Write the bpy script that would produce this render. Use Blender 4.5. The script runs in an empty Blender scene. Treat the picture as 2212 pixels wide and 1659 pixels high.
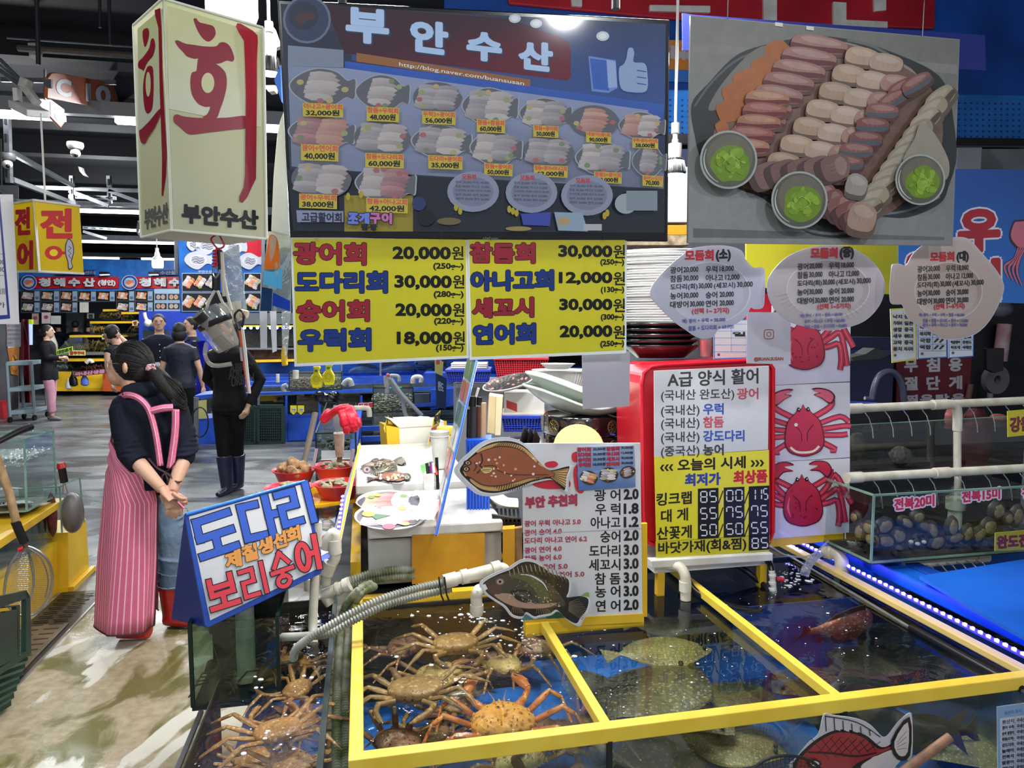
import bpy,bmesh,math,random
from mathutils import Vector as V,Matrix
R=random.Random(7)
SC=bpy.context.scene
COL=SC.collection
PI=math.pi
cos=math.cos;sin=math.sin;rad=math.radians;RU=R.uniform
# camera, world, lights, exposure
FPX=1533.0;PITCH=rad(5.0);CAMZ=1.65
cd=bpy.data.cameras.new('camera');cam=bpy.data.objects.new('camera',cd);COL.objects.link(cam)
cam.location=(0,0,CAMZ);cam.rotation_euler=(PI/2-PITCH,0,0)
cd.sensor_width=36.0;cd.lens=36.0*FPX/2212.0;cd.clip_start=0.05;cd.clip_end=200
SC.camera=cam
SC.view_settings.view_transform='Standard';SC.view_settings.look='None'
SC.view_settings.gamma=1.0;SC.view_settings.exposure=0.0
SC.cycles.max_bounces=10;SC.cycles.transparent_max_bounces=24
SC.cycles.diffuse_bounces=3;SC.cycles.glossy_bounces=4;SC.cycles.transmission_bounces=4
SC.cycles.sample_clamp_indirect=6.0
w=bpy.data.worlds.new('hall_air');SC.world=w;w.use_nodes=True
w.node_tree.nodes['Background'].inputs[0].default_value=(0.80,0.88,1.0,1)
w.node_tree.nodes['Background'].inputs[1].default_value=0.42
def area(loc,size,power,col=(1,.98,.95),rot=(0,0,0),sy=None,spread=None):
 l=bpy.data.lights.new('lamp_light','AREA');l.energy=power;l.color=col;l.size=size
 if sy:l.shape='RECTANGLE';l.size_y=sy
 if spread:l.spread=spread
 o=bpy.data.objects.new('lamp_light',l);o.location=loc;o.rotation_euler=rot;COL.objects.link(o);return o
def point(loc,power,col=(1,.98,.95),r=.05):
 l=bpy.data.lights.new('fill_light','POINT');l.energy=power;l.color=col;l.shadow_soft_size=r
 o=bpy.data.objects.new('fill_light',l);o.location=loc;COL.objects.link(o);return o
# the stall's own lamps hang above the counter, behind the television
area((-0.55,2.75,2.95),.30,30,(1,.99,.97))
area((-0.10,2.62,2.62),.16,20,(1,.99,.97))
area((0.45,2.25,2.75),.5,22,(1,.99,.97))
area((0.64,2.95,2.30),.12,10,(1,.99,.97))
area((0.30,3.5,2.9),.30,30,(1,.99,.97))
area((1.2,3.6,3.0),.30,9,(.95,.97,1))
# ceiling tubes of the aisles, then added fill points
for(x,y,z,sx,e)in((-2.6,2.2,3.9,2.4,45),(-3.2,6.9,3.6,2.6,100),(-4.5,11.5,3.6,3.0,200),(-1.0,9.0,3.6,2.5,170),(-6.5,14.5,3.3,3.0,220),(1.2,6.0,3.6,2.0,60)):
 area((x,y,z),sx,e,(.94,.97,1),sy=.25)
for x,y,e in((-3.6,.2,70),(-1.3,-1.3,105),(1.0,-1.3,120),(3.2,-.4,60),(-6.5,9.5,160),(-7.5,13.5,220)):point((x,y,3.45),e,(.95,.98,1),.12)  # unseen points added to brighten the stall front and hall, without tube fixtures
# coordinates
def ray(px,py):
 x=(px-1106.0)/FPX;y=-(py-829.5)/FPX
 return V((x,cos(PITCH)+y*sin(PITCH),-sin(PITCH)+y*cos(PITCH)))
CAM=V((0,0,CAMZ))
def atz(px,py,z):
 d=ray(px,py);return CAM+d*((z-CAMZ)/d.z)
def aT(px,py,y):
 d=ray(px,py);return CAM+d*(y/d.y)
OX,OY,ANG=-0.36375,1.6252,rad(11.946)
CA,SA=cos(ANG),sin(ANG)
def S(u,v,z=0.0):return V((OX+u*CA-v*SA,OY+u*SA+v*CA,z))
EU=V((CA,SA,0));EV=V((-SA,CA,0));EZ=V((0,0,1))
class Pl:
 "a flat panel in the scene: point, normal towards the viewer"
 def __init__(s,p,n):
  s.p=V(p);s.n=V(n).normalized()
  if s.n.dot(CAM-s.p)<0:s.n=-s.n
 def w(s,px,py,lift=0.0):
  d=ray(px,py);t=(s.p+s.n*lift-CAM).dot(s.n)/d.dot(s.n);return CAM+d*t
 @staticmethod
 def two(xa,ya,Ya,xb,yb,Yb,tilt=0.0):
  "vertical plane through two seen points at depths Ya, Yb; tilt leans its top towards the viewer"
  a=aT(xa,ya,Ya);b=aT(xb,yb,Yb);h=(b-a).normalized()
  up=V((0,0,1));n=h.cross(up).normalized()
  if n.dot(CAM-a)<0:n=-n
  up2=(up*cos(tilt)+n*sin(tilt));return Pl(a,h.cross(up2))
 @staticmethod
 def flat(z):return Pl((0,0,z),(0,0,1))
# materials
def lin(c):
 return tuple(((x/255.0)/12.92 if x/255.0<=.04045 else(((x/255.0)+.055)/1.055)**2.4)for x in c)
_M={}
def mat(key,rgb=(128,128,128),rough=.5,mt=0.0,var=.12,sL=6.0,bu=0.0,bs=40.0,em=0.0,spec=.5,trans=0.0,coat=0.0,k2=None,alpha=None):
 if key in _M:return _M[key]
 m=bpy.data.materials.new(key);m.use_nodes=True;_M[key]=m
 t=m.node_tree;N=t.nodes;L=t.links;b=N['Principled BSDF']
 c=lin(rgb);c2=lin(k2)if k2 else tuple(x*(1-var)for x in c)
 tc=N.new('ShaderNodeTexCoord');no=N.new('ShaderNodeTexNoise');no.inputs['Scale'].default_value=sL;no.inputs['Detail'].default_value=3
 L.new(tc.outputs['Object'],no.inputs['Vector'])
 mx=N.new('ShaderNodeMix');mx.data_type='RGBA';mx.inputs[6].default_value=(*c,1);mx.inputs[7].default_value=(*c2,1)
 rp=N.new('ShaderNodeMapRange');rp.inputs[1].default_value=.35;rp.inputs[2].default_value=.65
 L.new(no.outputs[0],rp.inputs[0]);L.new(rp.outputs[0],mx.inputs[0]);L.new(mx.outputs[2],b.inputs['Base Color'])
 b.inputs['Roughness'].default_value=rough;b.inputs['Metallic'].default_value=mt
 b.inputs['Specular IOR Level'].default_value=spec;b.inputs['Coat Weight'].default_value=coat
 if em:b.inputs['Emission Color'].default_value=(*c,1);b.inputs['Emission Strength'].default_value=em
 if bu:
  n2=N.new('ShaderNodeTexNoise');n2.inputs['Scale'].default_value=bs;L.new(tc.outputs['Object'],n2.inputs['Vector'])
  bp=N.new('ShaderNodeBump');bp.inputs['Strength'].default_value=bu;bp.inputs['Distance'].default_value=.01
  L.new(n2.outputs[0],bp.inputs['Height']);L.new(bp.outputs[0],b.inputs['Normal'])
 if alpha is not None:b.inputs['Alpha'].default_value=alpha
 if trans:
  o=N['Material Output'];tr=N.new('ShaderNodeBsdfTranslucent');L.new(mx.outputs[2],tr.inputs[0])
  ms=N.new('ShaderNodeMixShader');ms.inputs[0].default_value=trans
  L.new(b.outputs[0],ms.inputs[1]);L.new(tr.outputs[0],ms.inputs[2]);L.new(ms.outputs[0],o.inputs[0])
 return m
def pmat(key,rough=.35,trans=0.0,em=0.0,spec=.5,coat=0.0,grain=.06):
 "ink on paper or film: the colour of each patch is stored in the mesh"
 if key in _M:return _M[key]
 m=bpy.data.materials.new(key);m.use_nodes=True;_M[key]=m
 t=m.node_tree;N=t.nodes;L=t.links;b=N['Principled BSDF']
 a=N.new('ShaderNodeAttribute');a.attribute_name='ink'
 tc=N.new('ShaderNodeTexCoord');no=N.new('ShaderNodeTexNoise');no.inputs['Scale'].default_value=30
 L.new(tc.outputs['Object'],no.inputs['Vector'])
 hv=N.new('ShaderNodeHueSaturation');mr=N.new('ShaderNodeMapRange');mr.inputs[3].default_value=1-grain;mr.inputs[4].default_value=1+grain
 L.new(no.outputs[0],mr.inputs[0]);L.new(mr.outputs[0],hv.inputs['Value']);L.new(a.outputs['Color'],hv.inputs['Color'])
 L.new(hv.outputs[0],b.inputs['Base Color']);b.inputs['Roughness'].default_value=rough
 b.inputs['Specular IOR Level'].default_value=spec;b.inputs['Coat Weight'].default_value=coat;b.inputs['Coat Roughness'].default_value=.06
 if em:L.new(hv.outputs[0],b.inputs['Emission Color']);b.inputs['Emission Strength'].default_value=em
 if trans:
  tr=N.new('ShaderNodeBsdfTranslucent');L.new(hv.outputs[0],tr.inputs[0])
  ms=N.new('ShaderNodeMixShader');ms.inputs[0].default_value=trans
  L.new(b.outputs[0],ms.inputs[1]);L.new(tr.outputs[0],ms.inputs[2]);L.new(ms.outputs[0],N['Material Output'].inputs[0])
 return m
def clear(key,ti=(220,235,230),gQ=.12,rough=.02,bu=0.0,bs=20.0,hz=0.0,fres=1.33,hazecol=(200,215,215)):
 "glass, clear film and water: lets light through, mirrors at grazing angles"
 if key in _M:return _M[key]
 m=bpy.data.materials.new(key);m.use_nodes=True;_M[key]=m
 t=m.node_tree;N=t.nodes;L=t.links;N.remove(N['Principled BSDF'])
 tr=N.new('ShaderNodeBsdfTransparent');tr.inputs[0].default_value=(*lin(ti),1)
 gl=N.new('ShaderNodeBsdfGlossy');gl.inputs['Roughness'].default_value=rough;gl.inputs[0].default_value=(1,1,1,1)
 fr=N.new('ShaderNodeFresnel');ge=N.new('ShaderNodeNewGeometry');io=N.new('ShaderNodeMapRange');io.inputs[3].default_value=fres;io.inputs[4].default_value=1/fres
 L.new(ge.outputs['Backfacing'],io.inputs[0]);L.new(io.outputs[0],fr.inputs[0])
 ma=N.new('ShaderNodeMath');ma.operation='MULTIPLY_ADD';ma.inputs[1].default_value=1.0;ma.inputs[2].default_value=gQ*.1;ma.use_clamp=True
 L.new(fr.outputs[0],ma.inputs[0])
 ms=N.new('ShaderNodeMixShader');L.new(ma.outputs[0],ms.inputs[0]);L.new(tr.outputs[0],ms.inputs[1]);L.new(gl.outputs[0],ms.inputs[2])
 out=ms
 if hz:
  df=N.new('ShaderNodeBsdfDiffuse');df.inputs[0].default_value=(*lin(hazecol),1)
  m2=N.new('ShaderNodeMixShader');m2.inputs[0].default_value=hz;L.new(ms.outputs[0],m2.inputs[1]);L.new(df.outputs[0],m2.inputs[2]);out=m2
 L.new(out.outputs[0],N['Material Output'].inputs[0])
 if bu:
  tc=N.new('ShaderNodeTexCoord');n2=N.new('ShaderNodeTexNoise');n2.inputs['Scale'].default_value=bs;n2.inputs['Detail'].default_value=4
  n2.inputs['Distortion'].default_value=.6
  L.new(tc.outputs['Object'],n2.inputs['Vector'])
  bp=N.new('ShaderNodeBump');bp.inputs['Strength'].default_value=bu;bp.inputs['Distance'].default_value=.02
  L.new(n2.outputs[0],bp.inputs['Height']);L.new(bp.outputs[0],gl.inputs['Normal']);L.new(bp.outputs[0],fr.inputs['Normal'])
 return m
# objects
def put(name,me,m,parent=None,label=None,kind=None):
 o=bpy.data.objects.new(name,me);COL.objects.link(o)
 if m is not None and not me.materials:me.materials.append(m)
 if parent is not None:
  o.parent=parent
  if parent.type=='EMPTY':o.location=-V(parent['base'])if'base'in parent.keys()else V((0,0,0))
 if label:o['label']=label
 if kind:o['kind']=kind
 return o
def TH(name,label,cat,loc=(0,0,0),group=None):
 "an Empty at the thing's base; its parts are built in world coordinates"
 o=bpy.data.objects.new(name,None);COL.objects.link(o);o.empty_display_size=.05
 o.location=loc;o['label']=label;o['category']=cat;o['base']=[float(x)for x in loc]
 if group:o['group']=group
 return o
def tag(o,label,cat,group=None):
 o['label']=label;o['category']=cat
 if group:o['group']=group
 return o
def dup(r,loc,rz=0.0,label=None,group=None,sc=1.0):
 n=r.copy();COL.objects.link(n);n.location=loc
 n.rotation_euler=(0,0,rz);n.scale=(sc,sc,sc)
 if label:n['label']=label
 if group:n['group']=group
 for ch in list(r.children):
  c=ch.copy();COL.objects.link(c);c.parent=n
  for g in list(ch.children):
   d=g.copy();COL.objects.link(d);d.parent=c
 return n
class MB:
 def __init__(s):s.v=[];s.f=[]
 def add(s,vs,fs):
  k=len(s.v);s.v+=[V(x)for x in vs];s.f+=[tuple(i+k for i in f)for f in fs];return s
 def box(s,c,size,ax=None,ay=None,az=None):
  ax=V(ax or(1,0,0));ay=V(ay or(0,1,0));az=V(az or(0,0,1));c=V(c)
  vs=[c+ax*(size[0]/2*i)+ay*(size[1]/2*j)+az*(size[2]/2*k)for i in(-1,1)for j in(-1,1)for k in(-1,1)]
  return s.add(vs,[(0,1,3,2),(4,6,7,5),(0,4,5,1),(2,3,7,6),(0,2,6,4),(1,5,7,3)])
 def sb(s,u0,u1,v0,v1,z0,z1):
  return s.box(S((u0+u1)/2,(v0+v1)/2,(z0+z1)/2),(abs(u1-u0),abs(v1-v0),abs(z1-z0)),EU,EV,EZ)
 def wb(s,x0,x1,y0,y1,z0,z1):
  return s.box(((x0+x1)/2,(y0+y1)/2,(z0+z1)/2),(abs(x1-x0),abs(y1-y0),abs(z1-z0)))
 def beam(s,a,b,w,h,up=(0,0,1)):
  a=V(a);b=V(b);d=(b-a);l=d.length;d.normalize();side=d.cross(V(up))
  if side.length<1e-4:side=d.cross(V((1,0,0)))
  side.normalize();u=side.cross(d);return s.box((a+b)/2,(w,l,h),side,d,u)
 def ring(s,c,ax,ay,r1,r2,n):
  k=len(s.v)
  for i in range(n):
   a=2*PI*i/n;s.v.append(c+ax*(r1*cos(a))+ay*(r2*sin(a)))
  return k
 def tube(s,pts,r,n=8,caps=True,ry=None,cl=False):
  pts=[V(p)for p in pts];m=len(pts);rr=r if isinstance(r,(list,tuple))else[r]*m
  ry_=ry if isinstance(ry,(list,tuple))else([ry]*m if ry else rr)
  ks=[];side=None
  for i in range(m):
   if cl:d=pts[(i+1)%m]-pts[i-1]
   else:d=(pts[min(i+1,m-1)]-pts[max(i-1,0)])
   if d.length<1e-9:d=V((0,0,1))
   d.normalize()
   if side is None:
    side=d.cross(V((0,0,1)))
    if side.length<.05:side=d.cross(V((0,1,0)))
   side=(side-d*side.dot(d));side.normalize();up=side.cross(d)
   ks.append(s.ring(pts[i],side,up,rr[i],ry_[i],n))
  for i in range(m if cl else m-1):
   a=ks[i];b=ks[(i+1)%m]
   for j in range(n):s.f.append((a+j,a+(j+1)%n,b+(j+1)%n,b+j))
  if caps and not cl:
   s.f.append(tuple(ks[0]+j for j in range(n))[::-1]);s.f.append(tuple(ks[-1]+j for j in range(n)))
  return s
 def lathe(s,prof,c=(0,0,0),n=20,ax=None,ay=None,az=None,sx=1,sy=1):
  ax=V(ax or(1,0,0));ay=V(ay or(0,1,0));az=V(az or(0,0,1));c=V(c);ks=[]
  for(r,z)in prof:ks.append(s.ring(c+az*z,ax*sx,ay*sy,max(r,1e-4),max(r,1e-4),n))
  for i in range(len(ks)-1):
   a,b=ks[i],ks[i+1]
   for j in range(n):s.f.append((a+j,a+(j+1)%n,b+(j+1)%n,b+j))
  return s
 def ball(s,c,r,n=10,ax=None,ay=None,az=None,wob=0.0):
  if not isinstance(r,(tuple,list)):r=(r,r,r)
  ax=V(ax or(1,0,0));ay=V(ay or(0,1,0));az=V(az or(0,0,1));c=V(c);h=max(4,n//2);k=len(s.v)
  for i in range(h+1):
   t=PI*i/h
   for j in range(n):
    a=2*PI*j/n;q=1+(RU(-wob,wob)if 0<i<h else 0)
    s.v.append(c+ax*(r[0]*sin(t)*cos(a)*q)+ay*(r[1]*sin(t)*sin(a)*q)+az*(r[2]*cos(t)*q))
  for i in range(h):
   for j in range(n):s.f.append((k+i*n+j,k+(i+1)*n+j,k+(i+1)*n+(j+1)%n,k+i*n+(j+1)%n))
  return s
 def pr(s,pts,vec):
  pts=[V(p)for p in pts];n=len(pts);vec=V(vec);k=len(s.v)
  s.v+=pts+[p+vec for p in pts]
  s.f.append(tuple(k+i for i in range(n))[::-1]);s.f.append(tuple(k+n+i for i in range(n)))
  for i in range(n):s.f.append((k+i,k+(i+1)%n,k+n+(i+1)%n,k+n+i))
  return s
 def poly(s,pts):
  k=len(s.v);s.v+=[V(p)for p in pts];s.f.append(tuple(range(k,k+len(pts))));return s
 def grid(s,fn,nu,nv,wrap=False):
  k=len(s.v)
  for i in range(nu+1):
   for j in range(nv+1):s.v.append(V(fn(i/nu,j/nv)))
  for i in range(nu):
   for j in range(nv):a=k+i*(nv+1)+j;s.f.append((a,a+nv+1,a+nv+2,a+1))
  return s
 def mesh(s,name,sm=False):
  me=bpy.data.meshes.new(name);me.from_pydata(s.v,[],s.f);me.update()
  if sm:me.polygons.foreach_set('use_smooth',[True]*len(me.polygons))
  return me
 def mk(s,name,m,parent=None,sm=False,label=None,kind=None,bv=0,sub=0,sharp=None):
  me=s.mesh(name,sm)
  bm=bmesh.new();bm.from_mesh(me);bmesh.ops.recalc_face_normals(bm,faces=bm.faces);bm.to_mesh(me);bm.free()
  if sm:me.set_sharp_from_angle(angle=rad(sharp or 50))
  o=put(name,me,m,parent,label,kind)
  if bv:
   b=o.modifiers.new('bevel','BEVEL');b.width=bv;b.segments=2;b.limit_method='ANGLE'
  if sub:
   b=o.modifiers.new('sub','SUBSURF');b.levels=sub;b.render_levels=sub
  return o
def LE(a,b,t):return a+(b-a)*t
def arc(pts,n=6,cl=False):
 "smooth curve through the given points"
 pts=[V(p)if len(p)==3 else V((p[0],p[1],0))for p in pts];m=len(pts);out=[]
 for i in range(m if cl else m-1):
  p0=pts[i-1]if(cl or i>0)else pts[0];p1=pts[i];p2=pts[(i+1)%m];p3=pts[(i+2)%m]if cl else pts[min(i+2,m-1)]
  for k in range(n):
   t=k/n;out.append(.5*((2*p1)+(p2-p0)*t+(2*p0-5*p1+4*p2-p3)*t*t+(3*p1-p0-3*p2+p3)*t**3))
 if not cl:out.append(pts[-1])
 return out
# lettering and flat print
_T={}
def glyphs(body,bold):
 k=(body,bold)
 if k in _T:return _T[k]
 c=bpy.data.curves.new('t','FONT');c.body=body;c.offset=bold;c.resolution_u=3
 o=bpy.data.objects.new('t',c);COL.objects.link(o)
 me=bpy.data.meshes.new_from_object(o)
 vs=[(v.co.x,v.co.y)for v in me.vertices];fs=[tuple(p.vertices)for p in me.polygons]
 bpy.data.objects.remove(o);bpy.data.meshes.remove(me)
 x0=min(v[0]for v in vs);x1=max(v[0]for v in vs);y0=min(v[1]for v in vs);y1=max(v[1]for v in vs)
 _T[k]=([((x-x0)/(x1-x0),(y-y0)/(y1-y0))for x,y in vs],fs,x1-x0,y1-y0);return _T[k]
BK=(28,28,30);RD=(196,30,48);BL=(30,62,168);WH=(238,240,242);YL=(232,214,30)
class Print:
 "flat print on a panel, laid out over the panel as the photograph shows it"
 def __init__(s,pl,step=.00012,base=.0004):s.pl=pl;s.v=[];s.f=[];s.c=[];s.k=0;s.step=step;s.base=base
 def up(s):s.k+=1;return s.base+s.k*s.step
 def poly(s,pts,col,h=None):
  h=s.up()if h is None else h;k=len(s.v)
  cols=col if isinstance(col,list)else[col]*len(pts)
  s.v+=[s.pl.w(p[0],p[1],h)for p in pts];s.c+=[lin(c)for c in cols];s.f.append(tuple(range(k,k+len(pts))));return s
 def rect(s,x0,y0,x1,y1,col):return s.poly([(x0,y0),(x1,y0),(x1,y1),(x0,y1)],col)
 def blob(s,pts,col,n=5,h=None):return s.poly([(q.x,q.y)for q in arc(pts,n,True)],col,h)
 def ell(s,cx,cy,rx,ry,col,rot=0.0,n=20,a0=0.0,a1=None,h=None):
  a1=2*PI if a1 is None else a1;c,q=cos(rot),sin(rot);pts=[]
  m=n if a1-a0>6.28 else n+1
  for i in range(m):
   a=a0+(a1-a0)*i/n;x=rx*cos(a);y=ry*sin(a);pts.append((cx+x*c-y*q,cy+x*q+y*c))
  return s.poly(pts,col,h)
 def line(s,pts,w,col,sm=0,taper=None):
  if sm:pts=[(q.x,q.y)for q in arc(pts,sm)]
  h=s.up();n=len(pts);L=[];Rr=[]
  for i,p in enumerate(pts):
   a=pts[max(i-1,0)];b=pts[min(i+1,n-1)];dx,dy=b[0]-a[0],b[1]-a[1];l=math.hypot(dx,dy)or 1
   ww=w/2*(1 if not taper else(1-taper*abs(2*i/(n-1)-1)))
   L.append((p[0]-dy/l*ww,p[1]+dx/l*ww));Rr.append((p[0]+dy/l*ww,p[1]-dx/l*ww))
  k=len(s.v);s.v+=[s.pl.w(*p,h)for p in L]+[s.pl.w(*p,h)for p in Rr];s.c+=[lin(col)]*(2*n)
  s.f+=[(k+i,k+i+1,k+n+i+1,k+n+i)for i in range(n-1)];return s
 def loop(s,pts,w,col,n=4):
  q=[(a.x,a.y)for a in arc(pts,n,True)];return s.line(q+[q[0]],w,col)
 def text(s,body,q,col,bold=.006,fat=0.0,ol=None):
  """q = (x0,y0 upper left, x1,y1 upper right, height[, lean]) in photo pixels; fat/ol thicken by pixels"""
  x0,y0,x1,y1,hh=q[:5];lean=q[5]if len(q)>5 else 0.0
  g,fs,gw,gh=glyphs(body,bold)
  def lay(dx,dy,c,h):
   k=len(s.v);s.c+=[lin(c)]*len(g)
   for(a,b)in g:
    t=1-b;s.v.append(s.pl.w(LE(x0,x1,a)+lean*t+dx,LE(y0,y1,a)+hh*t+dy,h))
   s.f.extend(tuple(i+k for i in f)for f in fs)
  def spread(r,c):
   h=s.up()
   if r<=0:lay(0,0,c,h);return
   for i in range(8):lay(r*cos(PI*i/4),r*sin(PI*i/4),c,h+i*1e-6)
   if r>2.2:lay(0,0,c,h+9e-6)
  if ol:spread(fat+ol[1],ol[0])
  spread(fat,col);return s
 def mk(s,name,parent,m,**k):
  me=bpy.data.meshes.new(name);me.from_pydata(s.v,[],s.f)
  a=me.color_attributes.new('ink','FLOAT_COLOR','POINT')
  a.data.foreach_set('color',[x for c in s.c for x in(c[0],c[1],c[2],1.0)])
  me.update();return put(name,me,m,parent,**k)
def BO(name,pl,pts,m,parent=None,th=.003,sm=0,label=None,bv=0,lift=0.0):
 "a flat board with real thickness; its outline given on the panel"
 if sm:pts=[(q.x,q.y)for q in arc(pts,sm,True)]
 b=MB();b.pr([pl.w(x,y,lift)for x,y in pts],-pl.n*th);return b.mk(name,m,parent,label=label,bv=bv)
def mixc(a,b,t):return tuple(LE(x,y,t)for x,y in zip(a,b))
def jit(c,k,rr=R):d=rr.uniform(-k,k);return tuple(max(0,min(255,x+d))for x in c)
def dish(P,cx,cy,rx,ry,rot=0.0,kind='white',seed=1,tray='fish',rim=(40,44,48),n=6):
 "a printed picture of a sliced-fish platter"
 q=random.Random(seed);c,sn=cos(rot),sin(rot)
 T=lambda x,y:(cx+(x*rx)*c-(y*ry)*sn,cy+(x*rx)*sn+(y*ry)*c)
 if tray=='fish':
  o=[(-1.12,0),(-.8,-.62),(-.2,-1.02),(.45,-.9),(.85,-.45),(1.12,-.55),(1.15,0),(1.12,.55),(.85,.5),(.4,.98),(-.25,1.02),(-.85,.6)]
  P.blob([T(x*1.05,y*1.05)for x,y in o],(196,204,214));P.blob([T(*p)for p in o],rim)
 elif tray=='round':P.blob([T(1.08*cos(a*.6),1.08*sin(a*.6))for a in range(11)],rim)
 pal={'white':[(214,200,192),(196,176,172),(226,216,208)],'salmon':[(222,128,84),(232,150,104),(206,112,76)],'red':[(176,70,66),(196,96,86),(160,60,62)],'grey':[(168,156,158),(188,178,180),(150,138,142)]}
 rows=kind.split('+');m=len(rows);rw=1.62/m
 for i,kd in enumerate(rows):
  x0=-.82+i*rw;cs=pal[kd]
  for k in range(n):
   t=(k+.5)/n;y=-0.78+1.5*t;xc=x0+rw/2+.08*sin(t*5+i)
   lim=math.sqrt(max(.05,1-(y*.95)**2));w_=min(rw*.62,lim*.6)
   if abs(xc)>lim:xc*=lim/abs(xc)*.8
   col=jit(cs[k%3],14,q);hi=mixc(col,(255,250,245),.35);lo=mixc(col,(70,50,50),.3)
   P.poly([T(xc-w_,y-.16),T(xc-w_*.3,y-.24),T(xc+w_*.6,y-.2),T(xc+w_,y-.02),T(xc+w_*.7,y+.17),T(xc-w_*.5,y+.2),T(xc-w_*1.05,y+.04)],[hi,hi,col,col,lo,col,hi])
 for k in range(4):
  a=q.uniform(0,6.28);r_=.8;P.ell(*T(r_*cos(a),r_*sin(a)),rx*.13,ry*.16,q.choice([(170,190,60),(200,60,40),(110,150,50),(226,200,80)]),n=9)
tB=lambda*a,**k:MB().tube(*a,**k)
pZ=lambda*a:MB().pr(*a)
sB=lambda*a:MB().sb(*a)
bE=lambda*a:MB().beam(*a)
bA=lambda*a,**k:MB().ball(*a,**k)
lA=lambda*a,**k:MB().lathe(*a,**k)
pO=lambda*a:MB().poly(*a)
P2=Pl.two;Pr=Print
# shared finishes
def PV(v):return Pl(S(0,v,0),-EV)
def PU(u):return Pl(S(u,0,0),EU)
wH=mat('white_plastic',(226,226,222),.35,var=.05,k2=(206,204,194),sL=9)
pvc=mat('pvc_pipe',(222,218,204),.32,k2=(196,190,170),sL=14,bu=.03)
gP=mat('grey_pipe',(168,172,172),.4,var=.12)
bQ=mat('black_plastic',(22,22,24),.35,var=.3)
dark=mat('dark_metal',(44,46,50),.5,var=.25,spec=.3)
sQ=mat('steel',(176,178,180),.28,mt=.9,var=.15)
gV=mat('galvanised',(128,132,136),.45,mt=.4,var=.2,sL=20)
yQ=mat('yellow_paint',(238,196,44),.38,k2=(226,178,34),sL=5,bu=.04)
yellowl=mat('yellow_rim_paint',(246,216,80),.4,k2=(238,202,62),sL=8,bu=.05)
blue=mat('blue_paint',(28,84,196),.4,k2=(22,66,170),sL=4,bu=.03)
bB=mat('bright_blue_plastic',(22,116,230),.35,k2=(16,98,214),sL=3)
bluec=mat('tank_lining',(34,120,224),.6,k2=(18,84,180),sL=5)
red=mat('red_plastic',(206,22,44),.3,k2=(182,14,34),sL=4,coat=.3)
redb=mat('red_bowl',(214,40,62),.35,k2=(196,28,50),sL=8)
wood=mat('worn_wood',(188,156,116),.6,k2=(150,118,82),sL=18,bu=.1)
gS=clear('tank_glass',(242,250,247),.3,.01,fres=1.45)
film=clear('clear_film',(240,244,246),.5,.05,bu=.3,bs=18,fres=1.4)
edge=mat('glass_edge',(120,160,146),.2,var=.2)
dedge=mat('dark_glass_edge',(22,44,38),.3,var=.2)
water=clear('water',(225,230,215),.25,.02,bu=.22,bs=9,fres=1.33)
pQ=pmat('paper_print',.5,grain=.03)
gQ=pmat('laminated_print',.28,coat=.25,grain=.04)
lit=pmat('backlit_film',.4,trans=.6,grain=.03)
pW=mat('paper_board',(226,228,232),.5,var=.03)
# floor, ceiling, walls
def floor_mat():
 m=bpy.data.materials.new('wet_concrete');m.use_nodes=True;t=m.node_tree;N=t.nodes;L=t.links;b=N['Principled BSDF']
 g=N.new('ShaderNodeNewGeometry')
 def noise(sc,det=4,dist=0.0,sx=(1,1,1),rz=0.0):
  mp=N.new('ShaderNodeMapping');mp.inputs['Scale'].default_value=sx;mp.inputs['Rotation'].default_value=(0,0,rz);L.new(g.outputs['Position'],mp.inputs[0])
  n=N.new('ShaderNodeTexNoise');n.inputs['Scale'].default_value=sc;n.inputs['Detail'].default_value=det;n.inputs['Distortion'].default_value=dist
  L.new(mp.outputs[0],n.inputs['Vector']);return n.outputs[0]
 def rng(x,a,b_):
  r=N.new('ShaderNodeMapRange');r.inputs[1].default_value=a;r.inputs[2].default_value=b_;L.new(x,r.inputs[0]);return r.outputs[0]
 def mix(f,a,b_):
  x=N.new('ShaderNodeMix');x.data_type='RGBA'
  for i,q in((0,f),(6,a),(7,b_)):
   if isinstance(q,tuple):x.inputs[i].default_value=(*lin(q),1)
   else:L.new(q,x.inputs[i])
  return x.outputs[2]
 base=mix(rng(noise(1.4,6),.38,.64),(96,99,100),(72,75,78))
 base=mix(rng(noise(1.0,5,.8,(1,3.5,1),.4),.5,.66),base,(112,117,116))
 near=mix(rng(noise(22,5),.35,.65),(172,160,132),(150,138,108))
 near=mix(rng(noise(3.0,6,.7,(1.6,.8,1),-.25),.50,.57),near,(106,102,56))
 near=mix(rng(noise(2.2,5,.5,(1.8,.7,1),-.5),.56,.585),near,(206,204,190))
 sx=N.new('ShaderNodeSeparateXYZ');L.new(g.outputs['Position'],sx.inputs[0])
 ad=N.new('ShaderNodeMath');ad.operation='MULTIPLY_ADD';ad.inputs[1].default_value=.9;L.new(noise(1.2),ad.inputs[0]);L.new(sx.outputs[1],ad.inputs[2])
 L.new(mix(rng(ad.outputs[0],4.2,5.0),near,base),b.inputs['Base Color'])
 r=N.new('ShaderNodeMapRange');r.inputs[1].default_value=.42;r.inputs[2].default_value=.6;r.inputs[3].default_value=.2;r.inputs[4].default_value=.55
 L.new(noise(1.1,4,.5,(1,2,1)),r.inputs[0]);L.new(r.outputs[0],b.inputs['Roughness'])
 bp=N.new('ShaderNodeBump');bp.inputs['Strength'].default_value=.12;bp.inputs['Distance'].default_value=.01;L.new(noise(60,3),bp.inputs['Height']);L.new(bp.outputs[0],b.inputs['Normal'])
 return m
f=sB(-16,12,-4,34,-.1,0).mk('floor',floor_mat(),kind='structure')
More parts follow.
